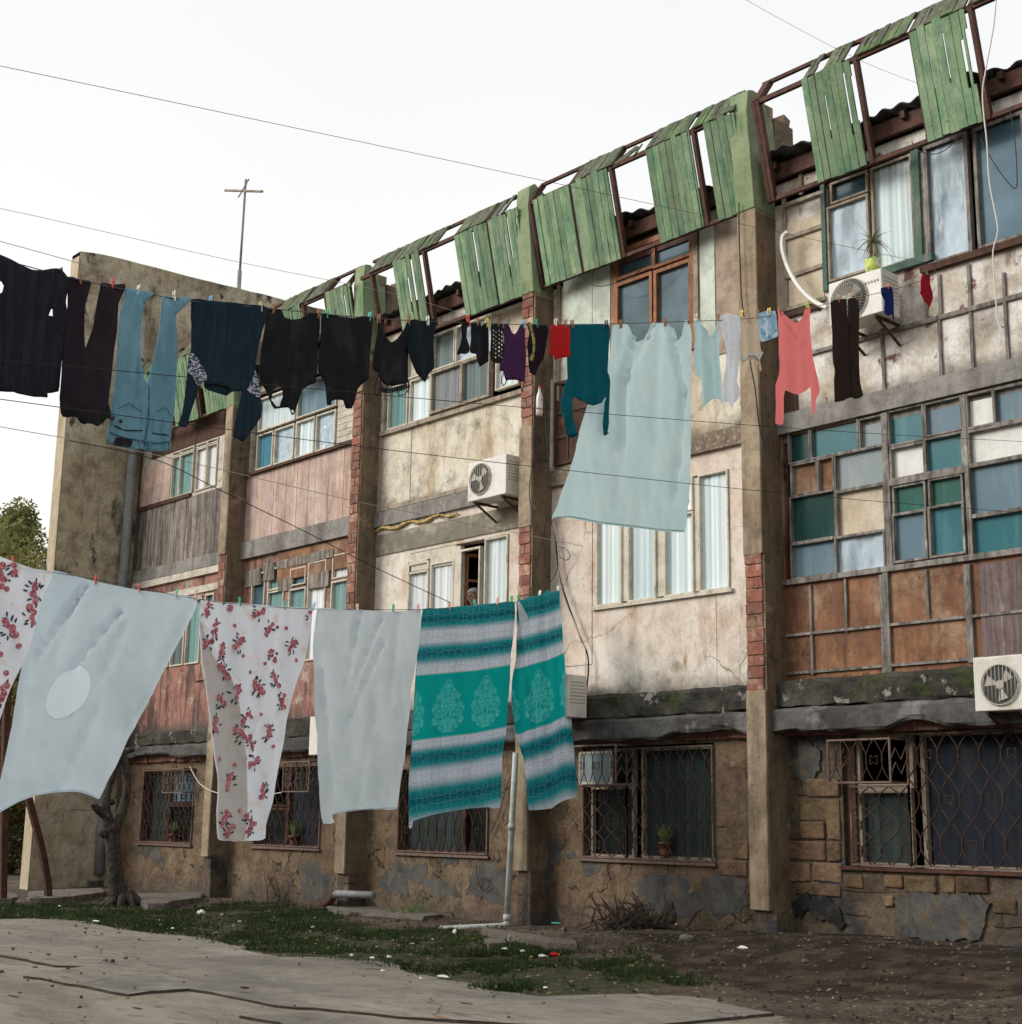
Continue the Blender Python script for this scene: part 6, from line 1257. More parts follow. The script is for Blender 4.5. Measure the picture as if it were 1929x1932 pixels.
c = Cloth(L2, [(100,434),(200,438),(330,442),(440,448),(540,452),(640,446),(706,438),(700,520),(690,650),(670,780),(645,900),(640,1000),(615,1150),(600,1300),(580,1440),(560,1595),(480,1598),(380,1600),(300,1608),(180,1630),(195,1675),(135,1680),(120,1600),(105,1400),(95,1200),(80,1000),(75,800),(70,650),(82,520)], XL, .035, 7, .12, seed=34, grid=.045,
      folds=[((340,450),(260,900),0.03,0.066),((470,470),(300,900),0.024,0.078),((480,620),(250,1150),0.03,0.066),((110,800),(175,1500),0.036,0.072),((560,470),(520,1000),0.036,0.042),((430,1000),(330,1550),0.048,0.042)])
o = hang('bedspread', 'off white waffle bedspread between the rose sheet and the teal sheets', 'bedspread', c, 'sheet_waffle', GL)
sub(o, 'hem', tubeon(c, [(184,1622),(300,1600),(480,1590),(560,1587)], .006, .008), 'sheet_white')
LP = [onX(p, XL) for p in [(-300,1010),(0,1064),(180,1094),(380,1132),(480,1143),(600,1150),(790,1151),(900,1146),(975,1137),(1030,1124),(1062,1112)]]
def zline(y):
    for a, b in zip(LP[:-1], LP[1:]):
        if y <= b.y: return a.z+(b.z-a.z)*(y-a.y)/(b.y-a.y)
    return LP[-1].z
uvt = lambda y, z: (y, zline(y)-z)
c = Cloth(L2, [(714,438),(790,434),(865,428),(1015,414),(1150,402),(1240,397),(1240,560),(1225,700),(1215,850),(1205,1000),(1195,1150),(1175,1300),(1170,1450),(1160,1590),(1080,1585),(1000,1590),(900,1605),(800,1625),(700,1650),(655,1665),(650,1700),(632,1705),(630,1500),(635,1300),(645,1100),(655,900),(672,750),(695,600)], XL, .04, 6, .1, seed=35, grid=.045, folds=[((1080,800),(1040,1000),0.024,0.03),((780,440),(700,900),0.036,0.018)])
o = hang('bed_sheet', 'wide teal sheet with white bands and damask motifs, left of the split', 'bed sheet', c, 'sheet_teal', GL, uvf=uvt)
c = Cloth(L2, [(1250,396),(1290,386),(1330,365),(1380,360),(1410,345),(1430,325),(1450,335),(1470,345),(1505,330),(1510,420),(1520,560),(1530,700),(1550,900),(1565,1150),(1575,1300),(1588,1520),(1530,1540),(1440,1580),(1430,1592),(1320,1603),(1310,1540),(1290,1420),(1265,1300),(1240,1200),(1222,1060),(1214,1000),(1222,850),(1240,700)], XL+.03, .045, 11, .02, seed=36, grid=.04, bow=.05,
      folds=[((1250,560),(1320,900),0.03,0.06),((1320,900),(1400,1590),0.03,0.06),((1405,400),(1420,900),0.018,0.03),((1460,400),(1500,1100),0.018,0.03)])
o = hang('bed_sheet', 'narrow teal sheet with white bands, last on the right of the lower line', 'bed sheet', c, 'sheet_teal', GL, uvf=lambda y, z: (y+.35, (zline(y)-z)*.935))
sub(o, 'folded_corner', patch_on(c, [(1246,400),(1262,402),(1312,480),(1300,505),(1262,558),(1250,480)], .03), 'sheet_waffle')
# ---------------------------------------------------------------- lines and wires
def wire(k, pts, X, r, mat, label, cat='wire', name='wire'):
    P = [onX(k(*p), X) for p in pts]; out = []; n = len(P)
    for i in range(n-1):
        p0, p1, p2, p3 = P[max(i-1, 0)], P[i], P[i+1], P[min(i+2, n-1)]
        for t in range(8): t /= 8; out.append(.5*((2*p1)+(p2-p0)*t+(2*p0-5*p1+4*p2-p3)*t*t+(3*p1-p0-3*p2+p3)*t**3))
    out.append(P[-1]); mb = MB(); mb.tube(out, r, 5); return one(name, mb, MT[mat], label, cat)
wire(DD, [(-500,375),(-250,430),(0,489),(130,523),(240,547),(370,569),(520,583),(700,600),(860,608),(1000,612),(1150,611),(1300,606),(1400,602),(1480,592),(1530,580),(1690,545),(1755,522),(1765,508)], XU, .0035, 'grey_wire', 'upper clothesline with the dark clothes, from the left edge to the top balcony', 'clothesline', 'clothesline')
wire(DD, [(-500,20),(0,124),(500,229),(1000,335),(1300,400),(1480,440),(1765,500)], XU, .0022, 'grey_wire', 'empty return line rising to the upper left from the top balcony', 'clothesline', 'clothesline')
wire(DD, [(-300,1006),(-100,1042),(0,1063),(180,1093),(380,1131),(480,1142),(600,1149),(790,1150),(900,1145),(975,1136),(1030,1123),(1062,1111)], XL, .004, 'grey_wire', 'lower clothesline that carries the bed sheets', 'clothesline', 'clothesline')
wire(DD, [(-400,650),(0,679),(629,737),(1069,775),(1572,813),(1929,833),(2300,850)], -5.5, .0019, 'black_cable', 'bare dark line crossing the whole picture below the hanging clothes, higher of two', 'wire')
wire(DD, [(-400,698),(0,753),(629,836),(1069,887),(1497,932),(1929,967),(2300,990)], -5.5, .0019, 'black_cable', 'bare dark line crossing the whole picture below the hanging clothes, lower of two', 'wire')
wire(DD, [(-300,340),(0,393),(440,492),(730,551),(880,594)], XU-.4, .0018, 'pale_wire', 'thin pale line passing in front of the antenna pole', 'wire')
wire(DD, [(-300,373),(0,455),(130,491),(362,557),(420,572)], XU-.2, .0024, 'pale_wire', 'pale line touching the end wall above the jeans', 'wire')
wire(DD, [(-300,750),(0,805),(293,858),(629,936),(717,955),(1100,1030)], -13.5, .004, 'pale_wire', 'thin pale line running across the pink boards of the second storey', 'wire')
wire(DD, [(130,831),(293,867),(424,929),(582,1006),(696,1065),(850,1137)], -13.7, .005, 'black_cable', 'dark slack line running down to the waffle bedspread', 'wire')
wire(DD, [(1400,-5),(1560,82),(1700,145),(1929,222)], -9, .0025, 'pale_wire', 'thin wire in the sky above the roof screens', 'wire')
wire(DD, [(818,671),(923,697),(1000,715)], -12, .003, 'pale_wire', 'short thin wire in front of the grey curtained window', 'wire')
def facew(k, pts, Y, r, mat, label, cat='cable', name='cable'):
    P = [onY(k(*p), Y) for p in pts]; out = []; n = len(P)
    for i in range(n-1):
        p0, p1, p2, p3 = P[max(i-1, 0)], P[i], P[i+1], P[min(i+2, n-1)]
        for t in range(6): t /= 6; out.append(.5*((2*p1)+(p2-p0)*t+(2*p0-5*p1+4*p2-p3)*t*t+(3*p1-p0-3*p2+p3)*t**3))
    out.append(P[-1]); mb = MB(); mb.tube(out, r, 5, cap=True); return one(name, mb, MT[mat], label, cat)
facew(K3, [(1385,-180),(1385,0),(1392,200),(1400,380),(1425,560),(1450,750),(1478,900),(1500,1100),(1525,1230),(1538,1325)], -.46, .009, 'black_cable', 'black cable hanging down the pier behind the beige camisole')
facew(K4, [(1780,-20),(1765,150),(1720,400),(1700,560),(1725,820),(1740,1050),(1785,1290),(1785,1360),(1762,1450),(1765,1560),(1780,1750),(1790,1850),(1820,1929)], -.75, .008, 'white_cable', 'pale cable hanging from the roof in front of the blue top window')
facew(K4, [(575,1340),(545,1370),(545,1450),(580,1560),(640,1660),(720,1740),(800,1780)], -.22, .032, 'ac_white', 'thick white hose looping to the top air conditioner', 'hose', 'hose')
facew(K4, [(1290,820),(1330,870),(1400,892),(1480,870),(1560,800)], -.45, .006, 'black_cable', 'black cable drooping under the right plank panel')
facew(K4, [(1690,800),(1740,900),(1820,1020),(1890,1090),(1900,1000),(1885,780),(1860,640)], -.4, .006, 'black_cable', 'black cable looping across the blue top window')
facew(K3, [(430,235),(500,285),(580,305),(680,285),(780,240),(860,150),(900,60)], -.3, .006, 'black_cable', 'black cable sagging over the brown balcony window')
facew(K3, [(175,760),(250,700),(240,900),(215,1100),(195,1300),(170,1500),(200,1650),(250,1780),(260,1929)], -.42, .006, 'black_cable', 'thin black cable along the middle pier left of the shutter')
facew(K3, [(255,900),(270,1150),(290,1400),(300,1500),(270,1640),(250,1760),(210,1929)], -.36, .007, 'black_cable', 'second black cable on the side of the middle pier')
facew(L2, [(1480,0),(1490,150),(1510,280),(1560,430),(1620,590),(1665,700),(1670,800),(1660,900),(1645,950)], -.1, .012, 'black_cable', 'bundle of black cables running down to the small air conditioner')
facew(L2, [(1470,-60),(1500,120),(1500,250),(1540,400),(1600,540),(1650,660),(1655,800),(1650,930)], -.12, .007, 'pale_wire', 'pale cable beside the black bundle on the cream wall')
facew(L2, [(1500,80),(1540,90),(1565,130),(1545,155),(1510,140),(1495,110),(1520,90)], -.12, .005, 'black_cable', 'small coil of cable beside the cream wall window')
facew(L2, [(1415,-20),(1390,100),(1360,180),(1370,270),(1410,300),(1460,270),(1490,200)], -.4, .005, 'black_cable', 'loose loop of cable on the pier above the teal sheet')
facew(L5, [(1215,60),(1180,180),(1150,280),(1105,380),(1085,420)], -.05, .006, 'black_cable', 'thin black cable hanging beside the downpipe')
facew(L5, [(1020,570),(1030,660),(1060,715),(1100,690),(1090,655),(1050,650),(1030,690)], -.04, .006, 'black_cable', 'coil of wire on the grey cement patch')
facew(L4, [(180,195),(240,205),(330,240),(420,250),(560,253)], -.9, .008, 'black_cable', 'dark cable sagging across the foot of the end wall')
facew(L4, [(1100,0),(1130,60),(1170,110),(1250,150),(1400,170),(1560,160),(1630,150)], -.6, .008, 'white_cable', 'pale cable looping from the first barred window behind the rose sheet')
facew(K6, [(1150,560),(1165,480)], -.3, .004, 'black_cable', 'short wire end under the cracked slab') if False else None
# ---------------------------------------------------------------- pegs
def peg(p, col_, X, desc, sz=1.):
    c_ = onX(p, X); mb = MB(); l = .072*sz; t = R_.uniform(-.25, .25)
    for s in (-1, 1):
        P = []
        for (h, o1) in ((-.5, .010), (-.05, .009), (.12, .013), (.5, .006)): P.append(c_+Vector((s*o1*(1 if h < .3 else 1.8), t*h*l, h*l)))
        for a, b in zip(P[:-1], P[1:]): mb.bar(a, b, .012*sz, .007*sz, up=(0, 1, 0))
    mb.lathe(c_+Vector((-.012, 0, .004)), [(0, 0), (.007, 0), (.007, .024), (0, .024)], 6, (1, 0, 0), m=1)
    o = mb.build('clothes_peg', [MT[col_], MT['spring']]); tag(o, desc, 'clothes peg', 'pegs holding the washing on the lines'); return o
A_ = 'wood_peg'; pu = [
 (K1,355,232,A_,'brown peg at the right shoulder of the black knitted sweater'),(K1,462,264,A_,'brown peg on the left leg of the purple black trousers'),(K1,650,290,'plastic_red','red peg on the right leg of the purple black trousers'),
 (K1,797,328,'plastic_white','white peg on the left leg of the blue jeans'),(K1,1008,363,'plastic_white','white peg on the right leg of the blue jeans'),(K1,1220,390,'plastic_blue','light blue peg on the navy sweater'),(K1,1508,425,'beige_peg','pale pinkish peg on the right corner of the navy sweater'),
 (K2,232,435,A_,'brown peg on the left side of the strap tank top'),(K2,490,465,A_,'brown peg where the two black tank tops meet'),(K2,541,465,'plastic_green','green peg on the left of the plain black tank top'),(K2,788,483,'plastic_teal','large sea green peg on the right of the plain black tank top'),
 (K2,843,495,A_,'brown peg on the left of the black lace camisole'),(K2,1015,497,A_,'brown peg between the lace camisole and the leggings'),(K2,1126,505,'plastic_white','white peg on the dark green leggings'),
 (K2,1360,503,'plastic_red','red peg on the black socks'),(K2,1412,512,A_,'brown peg on the black shorts'),(K2,1470,517,'plastic_yellow','yellow peg on the black shorts'),(K2,1526,512,A_,'brown peg on the black lace top'),(K2,1590,514,'dark_peg','dark peg on the left of the purple camisole'),
 (K2,1681,525,'plastic_blue','light blue peg on the right of the purple camisole'),(K2,1752,520,'plastic_green','green peg on the aubergine top'),(K3,322,517,'beige_peg','pale peg on the red shorts'),(K3,378,522,A_,'brown peg between the red shorts and the teal sweater'),
 (K3,418,525,A_,'brown peg on the left of the teal sweater'),(K3,618,527,'dark_peg','dark peg on the right of the teal sweater'),(K3,700,525,A_,'brown peg on the left corner of the mint sheet'),(K3,958,512,A_,'brown peg in the middle of the mint sheet'),
 (K3,1097,500,A_,'brown peg on the right corner of the mint sheet'),(K3,1133,487,'beige_peg','cream peg on the left of the mint camisole'),(K3,1262,485,A_,'brown peg between the mint camisole and the tights'),(K3,1335,480,'plastic_red','red peg on the white tights'),
 (K3,1398,466,'plastic_yellow','ochre peg on the left strap of the beige camisole'),(K3,1490,463,A_,'brown peg on the right strap of the beige camisole'),(K3,1558,452,'plastic_yellow','yellow peg on the sky blue cloth'),(K3,1620,440,A_,'brown peg on the left of the coral sweater'),
 (K3,1780,416,'lime_peg','lime green peg on the right of the coral sweater'),(K4,868,1735,A_,'brown peg on the left leg of the brown trousers'),(K4,933,1715,'beige_peg','pale peg on the right leg of the brown trousers'),(K4,1150,1660,'plastic_red','reddish peg on the cobalt blue cloth'),(K4,1378,1585,'dark_peg','dark peg on the crimson cloth')]
for k, x, y, m, d in pu: peg(k(x, y), m, XU, d)
for k, x, y, m, d in [(L1,75,158,'plastic_red','red peg at the left end of the large rose sheet'),(L1,262,188,'dark_peg','dark peg between the large rose sheet and the white bedspread'),(L1,553,268,'plastic_red','orange red peg on the white bedspread, further left one'),(L1,805,316,'plastic_red','orange red peg on the white bedspread, further right one'),
 (L1,1020,347,'plastic_teal','teal peg on the white bedspread'),(L1,1133,356,'beige_peg','beige peg on the right corner of the white bedspread'),(L1,1388,394,'plastic_green','green peg on the left half of the small rose sheet'),(L1,1650,414,'plastic_teal','sea green peg on the right half of the small rose sheet'),
 (L1,1815,424,'plastic_blue','blue peg between the small rose sheet and the waffle bedspread'),(L2,333,432,'beige_peg','beige peg on the waffle bedspread'),(L2,540,433,'plastic_green','green peg on the waffle bedspread'),(L2,683,432,'plastic_pink','pink peg on the right corner of the waffle bedspread'),
 (L2,865,421,'plastic_pink','pink peg on the left half of the wide teal sheet'),(L2,1013,406,'plastic_teal','teal peg in the middle of the wide teal sheet'),(L2,1143,392,'plastic_pink','pink peg on the right half of the wide teal sheet'),(L2,1226,384,'plastic_green','green peg on the right corner of the wide teal sheet'),
 (L2,1265,380,'plastic_green','green peg on the left corner of the narrow teal sheet'),(L2,1388,352,'plastic_white','white peg in the middle of the narrow teal sheet'),(L2,1495,325,'plastic_white','white peg on the far right end of the lower line')]: peg(k(x, y), m, XL, d, 1.35)
# ---------------------------------------------------------------- air conditioners
def ac(r, y0, y1, label, fan, fr, guard=False):
    x0, z0, x1, z1 = r; t = empty('air_conditioner', ((x0+x1)/2, (y0+y1)/2, z0), label, 'air conditioner', 'air conditioners on the front of the building')
    mb = MB(); mb.box(x0, y0, z0, x1, y1, z1); body = part(mb, 'body', 'ac_white', t, bevel=.012)
    cx_, cz = fan; mb = MB(); mb.lathe((cx_, y0-.003, cz), [(0, 0), (fr, 0), (fr, -.004), (0, -.004)], 28, (0, 1, 0)); part(mb, 'fan_opening', 'ac_dark', t)
    mb = MB()
    for i in range(3):
        a = i*2.09+.4; c0 = Vector((cx_, y0-.012, cz)); u = Vector((math.cos(a), 0, math.sin(a))); v = Vector((math.cos(a+.7), 0, math.sin(a+.7)))
        mb.face([c0+u*.03, c0+u*fr*.85+Vector((0,-.004,0)), c0+v*fr*.82+Vector((0,-.012,0)), c0+v*.03])
    mb.lathe(c0, [(0, -.01), (.045, -.008), (.045, .004)], 14, (0, 1, 0)); part(mb, 'fan', 'ac_grill', t)
    mb = MB(); n = 24
    for q in ((1.03,) if not guard else (1.05, .8, .55, .3)): mb.tube([(cx_+fr*q*math.cos(6.2832*i/n), y0-.02-(.09*(1-q) if guard else 0), cz+fr*q*math.sin(6.2832*i/n)) for i in range(n+1)], .008 if q > 1 else .004, 5)
    if guard:
        for i in range(40): a = i*math.pi/20; mb.tube([(cx_+fr*.12*math.cos(a), y0-.10, cz+fr*.12*math.sin(a)), (cx_+fr*.6*math.cos(a+.15), y0-.07, cz+fr*.6*math.sin(a+.15)), (cx_+fr*1.05*math.cos(a+.25), y0-.02, cz+fr*1.05*math.sin(a+.25))], .0035, 4)
        mb.lathe((cx_, y0-.10, cz), [(0, 0), (fr*.14, 0), (fr*.14, .01)], 14, (0, 1, 0))
    else:
        for i in range(-4, 5): x = cx_+i*fr/4.6; h = math.sqrt(max(0, fr*fr-(x-cx_)**2)); mb.tube([(x, y0-.02, cz-h), (x, y0-.02, cz+h)], .0035, 4)
    part(mb, 'fan_grille', 'ac_grill', t, smooth=True)
    mb = MB()
    for i in range(7): z = z1-.1-i*.045; mb.box(x1-.001, y0+.04, z, x1+.004, y1-.04, z+.012)
    part(mb, 'side_louvre', 'ac_grill', t)
    mb = MB()
    for x in (x0+.12, x1-.12): mb.bar((x, y0+.02, z0-.02), (x, 0, z0-.02), .03); mb.bar((x, y0+.06, z0-.03), (x, 0, z0-.26), .025)
    each(mb, 'bracket', 'rust_frame', t); return t
e = rc(K4, 812, 1642, 1122, 1890, -.5); f_ = onY(K4(930, 1735), -.5); t = ac(e, -.5, -.16, 'white air conditioner with round wire fan guard below the potted plant', (f_.x, f_.z), .235, True)
AC1 = e
mb = MB(); p = onY(K4(1080,1620), -.503)
for i in range(5): mb.box(p.x-.14+i*.04, -.505, p.z-.02, p.x-.12+i*.04, -.5005, p.z+.008)
part(mb, 'badge', 'pipe_grey', t)
e = rc(K2, 1358, 1332, 1578, 1556, -.48); f_ = onY(K2(1432, 1422), -.48); ac(e, -.48, -.14, 'cream air conditioner on the stained wall above the open window', (f_.x, f_.z), (e[3]-e[1])*.38)
e = rc(K6, 1650, 142, 1995, 455, -.5); f_ = onY(K6(1805, 298), -.5); ac((e[0], e[1], e[0]+.62, e[3]), -.5, -.16, 'large air conditioner at the right edge above the barred windows', (f_.x, f_.z), .195)
p = onY(L3(400, 400), -.55); q_ = onY(L3(395, 235), -.55); z0 = onY(L3(400,485),-.5).z; ac((p.x-.78, z0, p.x-.02, q_.z), -.55, -.2, 'air conditioner half hidden behind the narrow teal sheet', (p.x-.5, (z0+q_.z)/2), .17)
e = rc(L1, 1790, 1062, 1920, 1285, -.5); ac((e[0], e[1], e[0]+.8, e[3]), -.5, -.16, 'air conditioner half hidden behind the waffle bedspread', (e[0]+.5, (e[1]+e[3])/2), .18)
# plant
p = onY(K4(1068, 1578), -.36); p = Vector((p.x, -.36, AC1[3]+.0)); t = empty('potted_plant', p, 'spiky green potted plant in a yellow tin on the air conditioner', 'potted plant')
mb = MB(); mb.lathe(p, [(0, .002), (.085, .002), (.092, .19), (.087, .19), (.08, .02)], 20); pot = part(mb, 'pot', mk('tin_yellow', (.5, .55, .12), [((.75,.75,.7), (7,7,9), .52, .56, 2), ((.02,.25,.2), (9,9,9), .56, .58, 2)], bump=0, rough=.5), t, smooth=True)
mb = MB(); mb.lathe(p+Vector((0,0,.165)), [(0, 0), (.085, 0)], 16); part(mb, 'soil', 'twig', t)
mb = MB(); mb.tube([p+Vector((0,0,.15)), p+Vector((.02,0,.26)), p+Vector((.01,.01,.40))], [.014, .012, .01], 6); part(mb, 'stem', 'pale_wood', t)
mb = MB()
for i in range(46):
    hi = i > 16; b0 = p+Vector((.01, 0, .40 if hi else .2)); a = R_.uniform(0, 6.28); L_ = R_.uniform(.2, .34) if hi else R_.uniform(.1, .2); u = R_.uniform(.1, .9); P = []
    for j in range(6):
        s = j/5; P.append(b0+Vector((math.cos(a)*L_*s*(.5+u*.6), math.sin(a)*L_*s*(.5+u*.6), L_*(1.1-u)*s*1.1-L_*u*1.2*s*s)))
    sdv = Vector((-math.sin(a), math.cos(a), 0))
    for j in range(5): w0 = .011*(1-j/5.2); w1 = .011*(1-(j+1)/5.2); mb.face([P[j]-sdv*w0, P[j]+sdv*w0, P[j+1]+sdv*w1, P[j+1]-sdv*w1])
part(mb, 'leaves', 'leaf_spiky', t)
# pots behind the ground floor bars
for k, x, y, Y, d in ((L3, 955, 1215, .05, 'small clay flower pot behind the bars of the cream bay window'), (L1, 1700, 1735, .05, 'small clay flower pot behind the bars left of the waffle bedspread'), (L1, 1000, 1720, .05, 'small clay flower pot behind the bars nearest the tree')):
    p = onY(k(x, y+75), Y); t = empty('flower_pot', p, d, 'flower pot', 'flower pots behind the window bars'); mb = MB(); mb.lathe(p, [(0, .0), (.06, 0), (.085, .15), (.09, .15), (.09, .17), (.08, .17), (.07, .02)], 16); part(mb, 'pot', 'brick', t, smooth=True)
    mb = MB()
    for i in range(30): a = R_.uniform(0, 6.28); h = R_.uniform(.1, .3); q = p+Vector((math.cos(a)*.05, math.sin(a)*.03, .15)); mb.face([q, q+Vector((.02, 0, h*.5)), q+Vector((math.cos(a)*.1, math.sin(a)*.03, h)), q+Vector((-.02, 0, h*.5))])
    part(mb, 'leaves', 'leaf_spiky', t)
# bottle hanging on the pier
p = onY(K2(1772, 1055), -.48); tz = onY(K2(1778, 895), -.48).z; H = tz-p.z; t = empty('plastic_bottle', (p.x, -.48, p.z), 'clear plastic bottle with pinkish water hung from a wire on the middle pier', 'bottle')
mb = MB(); r_ = .05; mb.lathe((p.x, -.48, p.z), [(0, 0), (r_*.8, 0), (r_, .03), (r_, H*.62), (r_*.9, H*.7), (r_*.35, H*.93), (r_*.32, H)], 16); part(mb, 'bottle', mk('bottle_plastic', (.7, .68, .66), [((.65,.3,.3), (6,6,9), .5, .6, 2)], rough=.15, bump=0, trans=.25, spec=.8), t, smooth=True)
mb = MB(); mb.lathe((p.x, -.48, p.z+H), [(0, 0), (.02, 0), (.02, .03), (0, .03)], 12); part(mb, 'cap', 'plastic_red', t)
mb = MB(); mb.tube([(p.x, -.48, p.z+H+.02), (p.x-.02, -.47, p.z+H+.12), (p.x-.1, -.42, p.z+H+.15)], .005, 5); part(mb, 'wire', 'black_cable', t)
# downpipes
def pipe(k, pts, Y, r, mat, label, rings=(), ext=None, name='downpipe'):
    P = [onY(k(*p), Y) for p in pts]; 
    if ext: P += [Vector(e) for e in ext]
    mb = MB(); mb.tube(P, r, 12); t = empty(name, P[-1], label, name.replace('_', ' ')); part(mb, 'pipe', mat, t, smooth=True)
    for i in rings:
        a = P[0].lerp(P[1], i); mb = MB(); mb.tube([a-Vector((0,0,.04)), a+Vector((0,0,.04))], r*1.25, 12); part(mb, 'collar', mat, t, smooth=True)
    return t
A0 = onY(L3(92, 690), -.55); A1 = onY(L3(40, 1655), -.55)
mb_ = onZ(L5(1195, 900), .03); t = pipe(L3, [(92,690),(40,1655)], -.55, .04, 'pipe_white', 'white plastic downpipe beside the middle pier', (.45, .99), ext=None)
mb = MB(); g0 = Vector((A1.x, A1.y, .10)); g1 = onZ(L5(825, 942), .05); mb.tube([A1, g0, g0+Vector((-.03,-.05,-.03)), g1], .042, 12); mb.tube([g1, g1+Vector((-.02, 0, 0))], .05, 12); part(mb, 'outlet_pipe', 'pipe_white', t, smooth=True)
c0 = onY(K1(775,1262), -.25); 
pipe(K1, [(815,500),(770,1262),(720,1929)], -.25, .1, 'pipe_grey', 'grey downpipe in the corner of the end wall', (.3,), ext=[onY(L1(688, 420), -.25), onY(L4(590,290), -.25), onY(L4(575,620), -.25)])
p0 = onY(L5(425,745), -.5); p1 = onY(L5(215,735), -.5); p2 = onZ(L5(150,800), .08); mb = MB(); mb.tube([p0, p1, p1+Vector((-.08,0,-.04))], .055, 12); t = empty('drain_pipe', p2, 'short rusty grey drain pipe sticking out at the wall foot', 'drain pipe'); part(mb, 'pipe', 'pipe_grey', t, smooth=True)
mb = MB(); mb.tube([p1+Vector((-.05,0,-.01)), p1+Vector((-.12,0,-.08)), p2, p2+Vector((-.3, -.1, -.03))], .06, 12); part(mb, 'elbow', 'rust_frame', t, smooth=True)
# antenna
b0 = onY(K1(1383,400), 2.2); tp = onY(DD(464,338), 2.2); t = empty('antenna', (b0.x, 2.2, ZE+.3), 'tall thin antenna mast with a short crossbar on the roof', 'antenna')
mb = MB(); md = onY(K1(1388,215), 2.2); mb.tube([(b0.x, 2.2, ZE+.2), md], .05, 8); mb.tube([md-Vector((0,0,.3)), tp], .028, 8); part(mb, 'mast', 'pipe_grey', t, smooth=True)
l_ = onY(DD(425,359), 2.2); r2 = onY(DD(495,361), 2.2); mb = MB(); mb.tube([l_, r2], .03, 8); mb.tube([onY(DD(450,372),2.2), onY(DD(466,345),2.0)], .015, 6); mb.tube([onY(DD(463,345),2.2), onY(DD(470,338),2.2)], .02, 6); part(mb, 'crossbar', 'pale_wood', t)
# rusty clothes posts
def post(P, r, label, y=None): 
    mb = MB(); mb.tube(P, r, 8); return one('clothes_post', mb, MT['rust_frame'], label, 'clothes post', smooth=True)
X_ = -23.6
mb = MB(); P = [onX(L4(*p), X_) for p in ((-30,-330),(60,-150),(165,180),(240,470),(275,660),(282,800))]
for a, b in zip(P[:-1], P[1:]): mb.bar(a, b, .10, .10)
one('clothes_post', mb, MT['rust_frame'], 'leaning rusty steel post under the white bedspread', 'clothes post')
mb = MB(); P = [onX(p, X_+.6) for p in ((22,1235),(12,1340),(8,1500),(5,1715))]
for a, b in zip(P[:-1], P[1:]): mb.bar(a, b, .10, .10)
one('clothes_post', mb, MT['rust_frame'], 'upright dark steel post at the left edge', 'clothes post')
# person at the open window
p = onY(L2(997, 322), -.02); hc = Vector((p.x, .0, p.z-.115))
import bmesh
def skin_fig(name, verts, edges, mat, parent, lvl=2):
    me = bpy.data.meshes.new(name); off = wloc(parent); me.from_pydata([Vector(v[:3])-off for v in verts], edges, []); o = bpy.data.objects.new(name, me); col.objects.link(o); o.parent = parent
    o.modifiers.new('skin', 'SKIN'); sv = me.skin_vertices[0].data
    for i, v in enumerate(verts): sv[i].radius = (v[3], v[4] if len(v) > 4 else v[3])
    sv[0].use_root = True; s_ = o.modifiers.new('sub', 'SUBSURF'); s_.levels = lvl; s_.render_levels = lvl; me.materials.append(MT[mat]); return o
x, y, z = hc
per = empty('person', (x, y, z-1.05), 'grey haired person in a dark jumper looking out of the open dark window', 'person')
vv = [(x,y+.50,z-.85,.15,.12),(x,y+.42,z-.62,.15,.12),(x,y+.27,z-.38,.18,.12),(x,y+.14,z-.25,.09,.08),(x,y+.07,z-.15,.055,.055),(x,y,z-.05,.068,.08),(x,y,z+.03,.076,.092),(x,y+.005,z+.085,.055,.065),
      (x-.17,y+.22,z-.30,.055),(x-.23,y+.22,z-.52,.042),(x-.18,y+.12,z-.60,.034),(x-.16,y+.05,z-.60,.028),(x+.17,y+.22,z-.30,.055),(x+.23,y+.22,z-.52,.042),(x+.18,y+.12,z-.60,.034),(x+.16,y+.05,z-.60,.028),(x-.1,y+.5,z-.98,.095),(x-.11,y+.5,z-1.38,.065),(x-.11,y+.52,z-1.78,.045),(x+.1,y+.5,z-.98,.095),(x+.11,y+.5,z-1.38,.065),(x+.11,y+.52,z-1.78,.045)]
ed = [(0,1),(1,2),(2,3),(3,4),(4,5),(5,6),(6,7),(3,8),(8,9),(9,10),(10,11),(3,12),(12,13),(13,14),(14,15),(0,16),(16,17),(17,18),(0,19),(19,20),(20,21)]
bd_ = skin_fig('body', vv, ed, 'skin', per)
jm = [(x,y+.50,z-.88,.165,.14),(x,y+.42,z-.62,.165,.14),(x,y+.27,z-.38,.195,.14),(x,y+.15,z-.255,.11,.10),(x-.17,y+.22,z-.30,.07),(x-.23,y+.22,z-.52,.055),(x-.18,y+.13,z-.60,.045),(x+.17,y+.22,z-.30,.07),(x+.23,y+.22,z-.52,.055),(x+.18,y+.13,z-.60,.045)]
skin_fig('jumper', jm, [(0,1),(1,2),(2,3),(3,4),(4,5),(5,6),(3,7),(7,8),(8,9)], 'dark_jumper', per)
skin_fig('trousers', [(x,y+.5,z-.86,.155,.125),(x-.1,y+.5,z-1.0,.105),(x-.11,y+.5,z-1.38,.078),(x-.11,y+.52,z-1.74,.06),(x+.1,y+.5,z-1.0,.105),(x+.11,y+.5,z-1.38,.078),(x+.11,y+.52,z-1.74,.06)], [(0,1),(1,2),(2,3),(0,4),(4,5),(5,6)], 'cloth_brown', per)
mb = MB()
for s in (-1, 1):
    mb.blob((x+s*.030, y-.078, z+.012), .0115, 2, 0)
part(mb, 'eye', 'cloth_black', per, smooth=True)
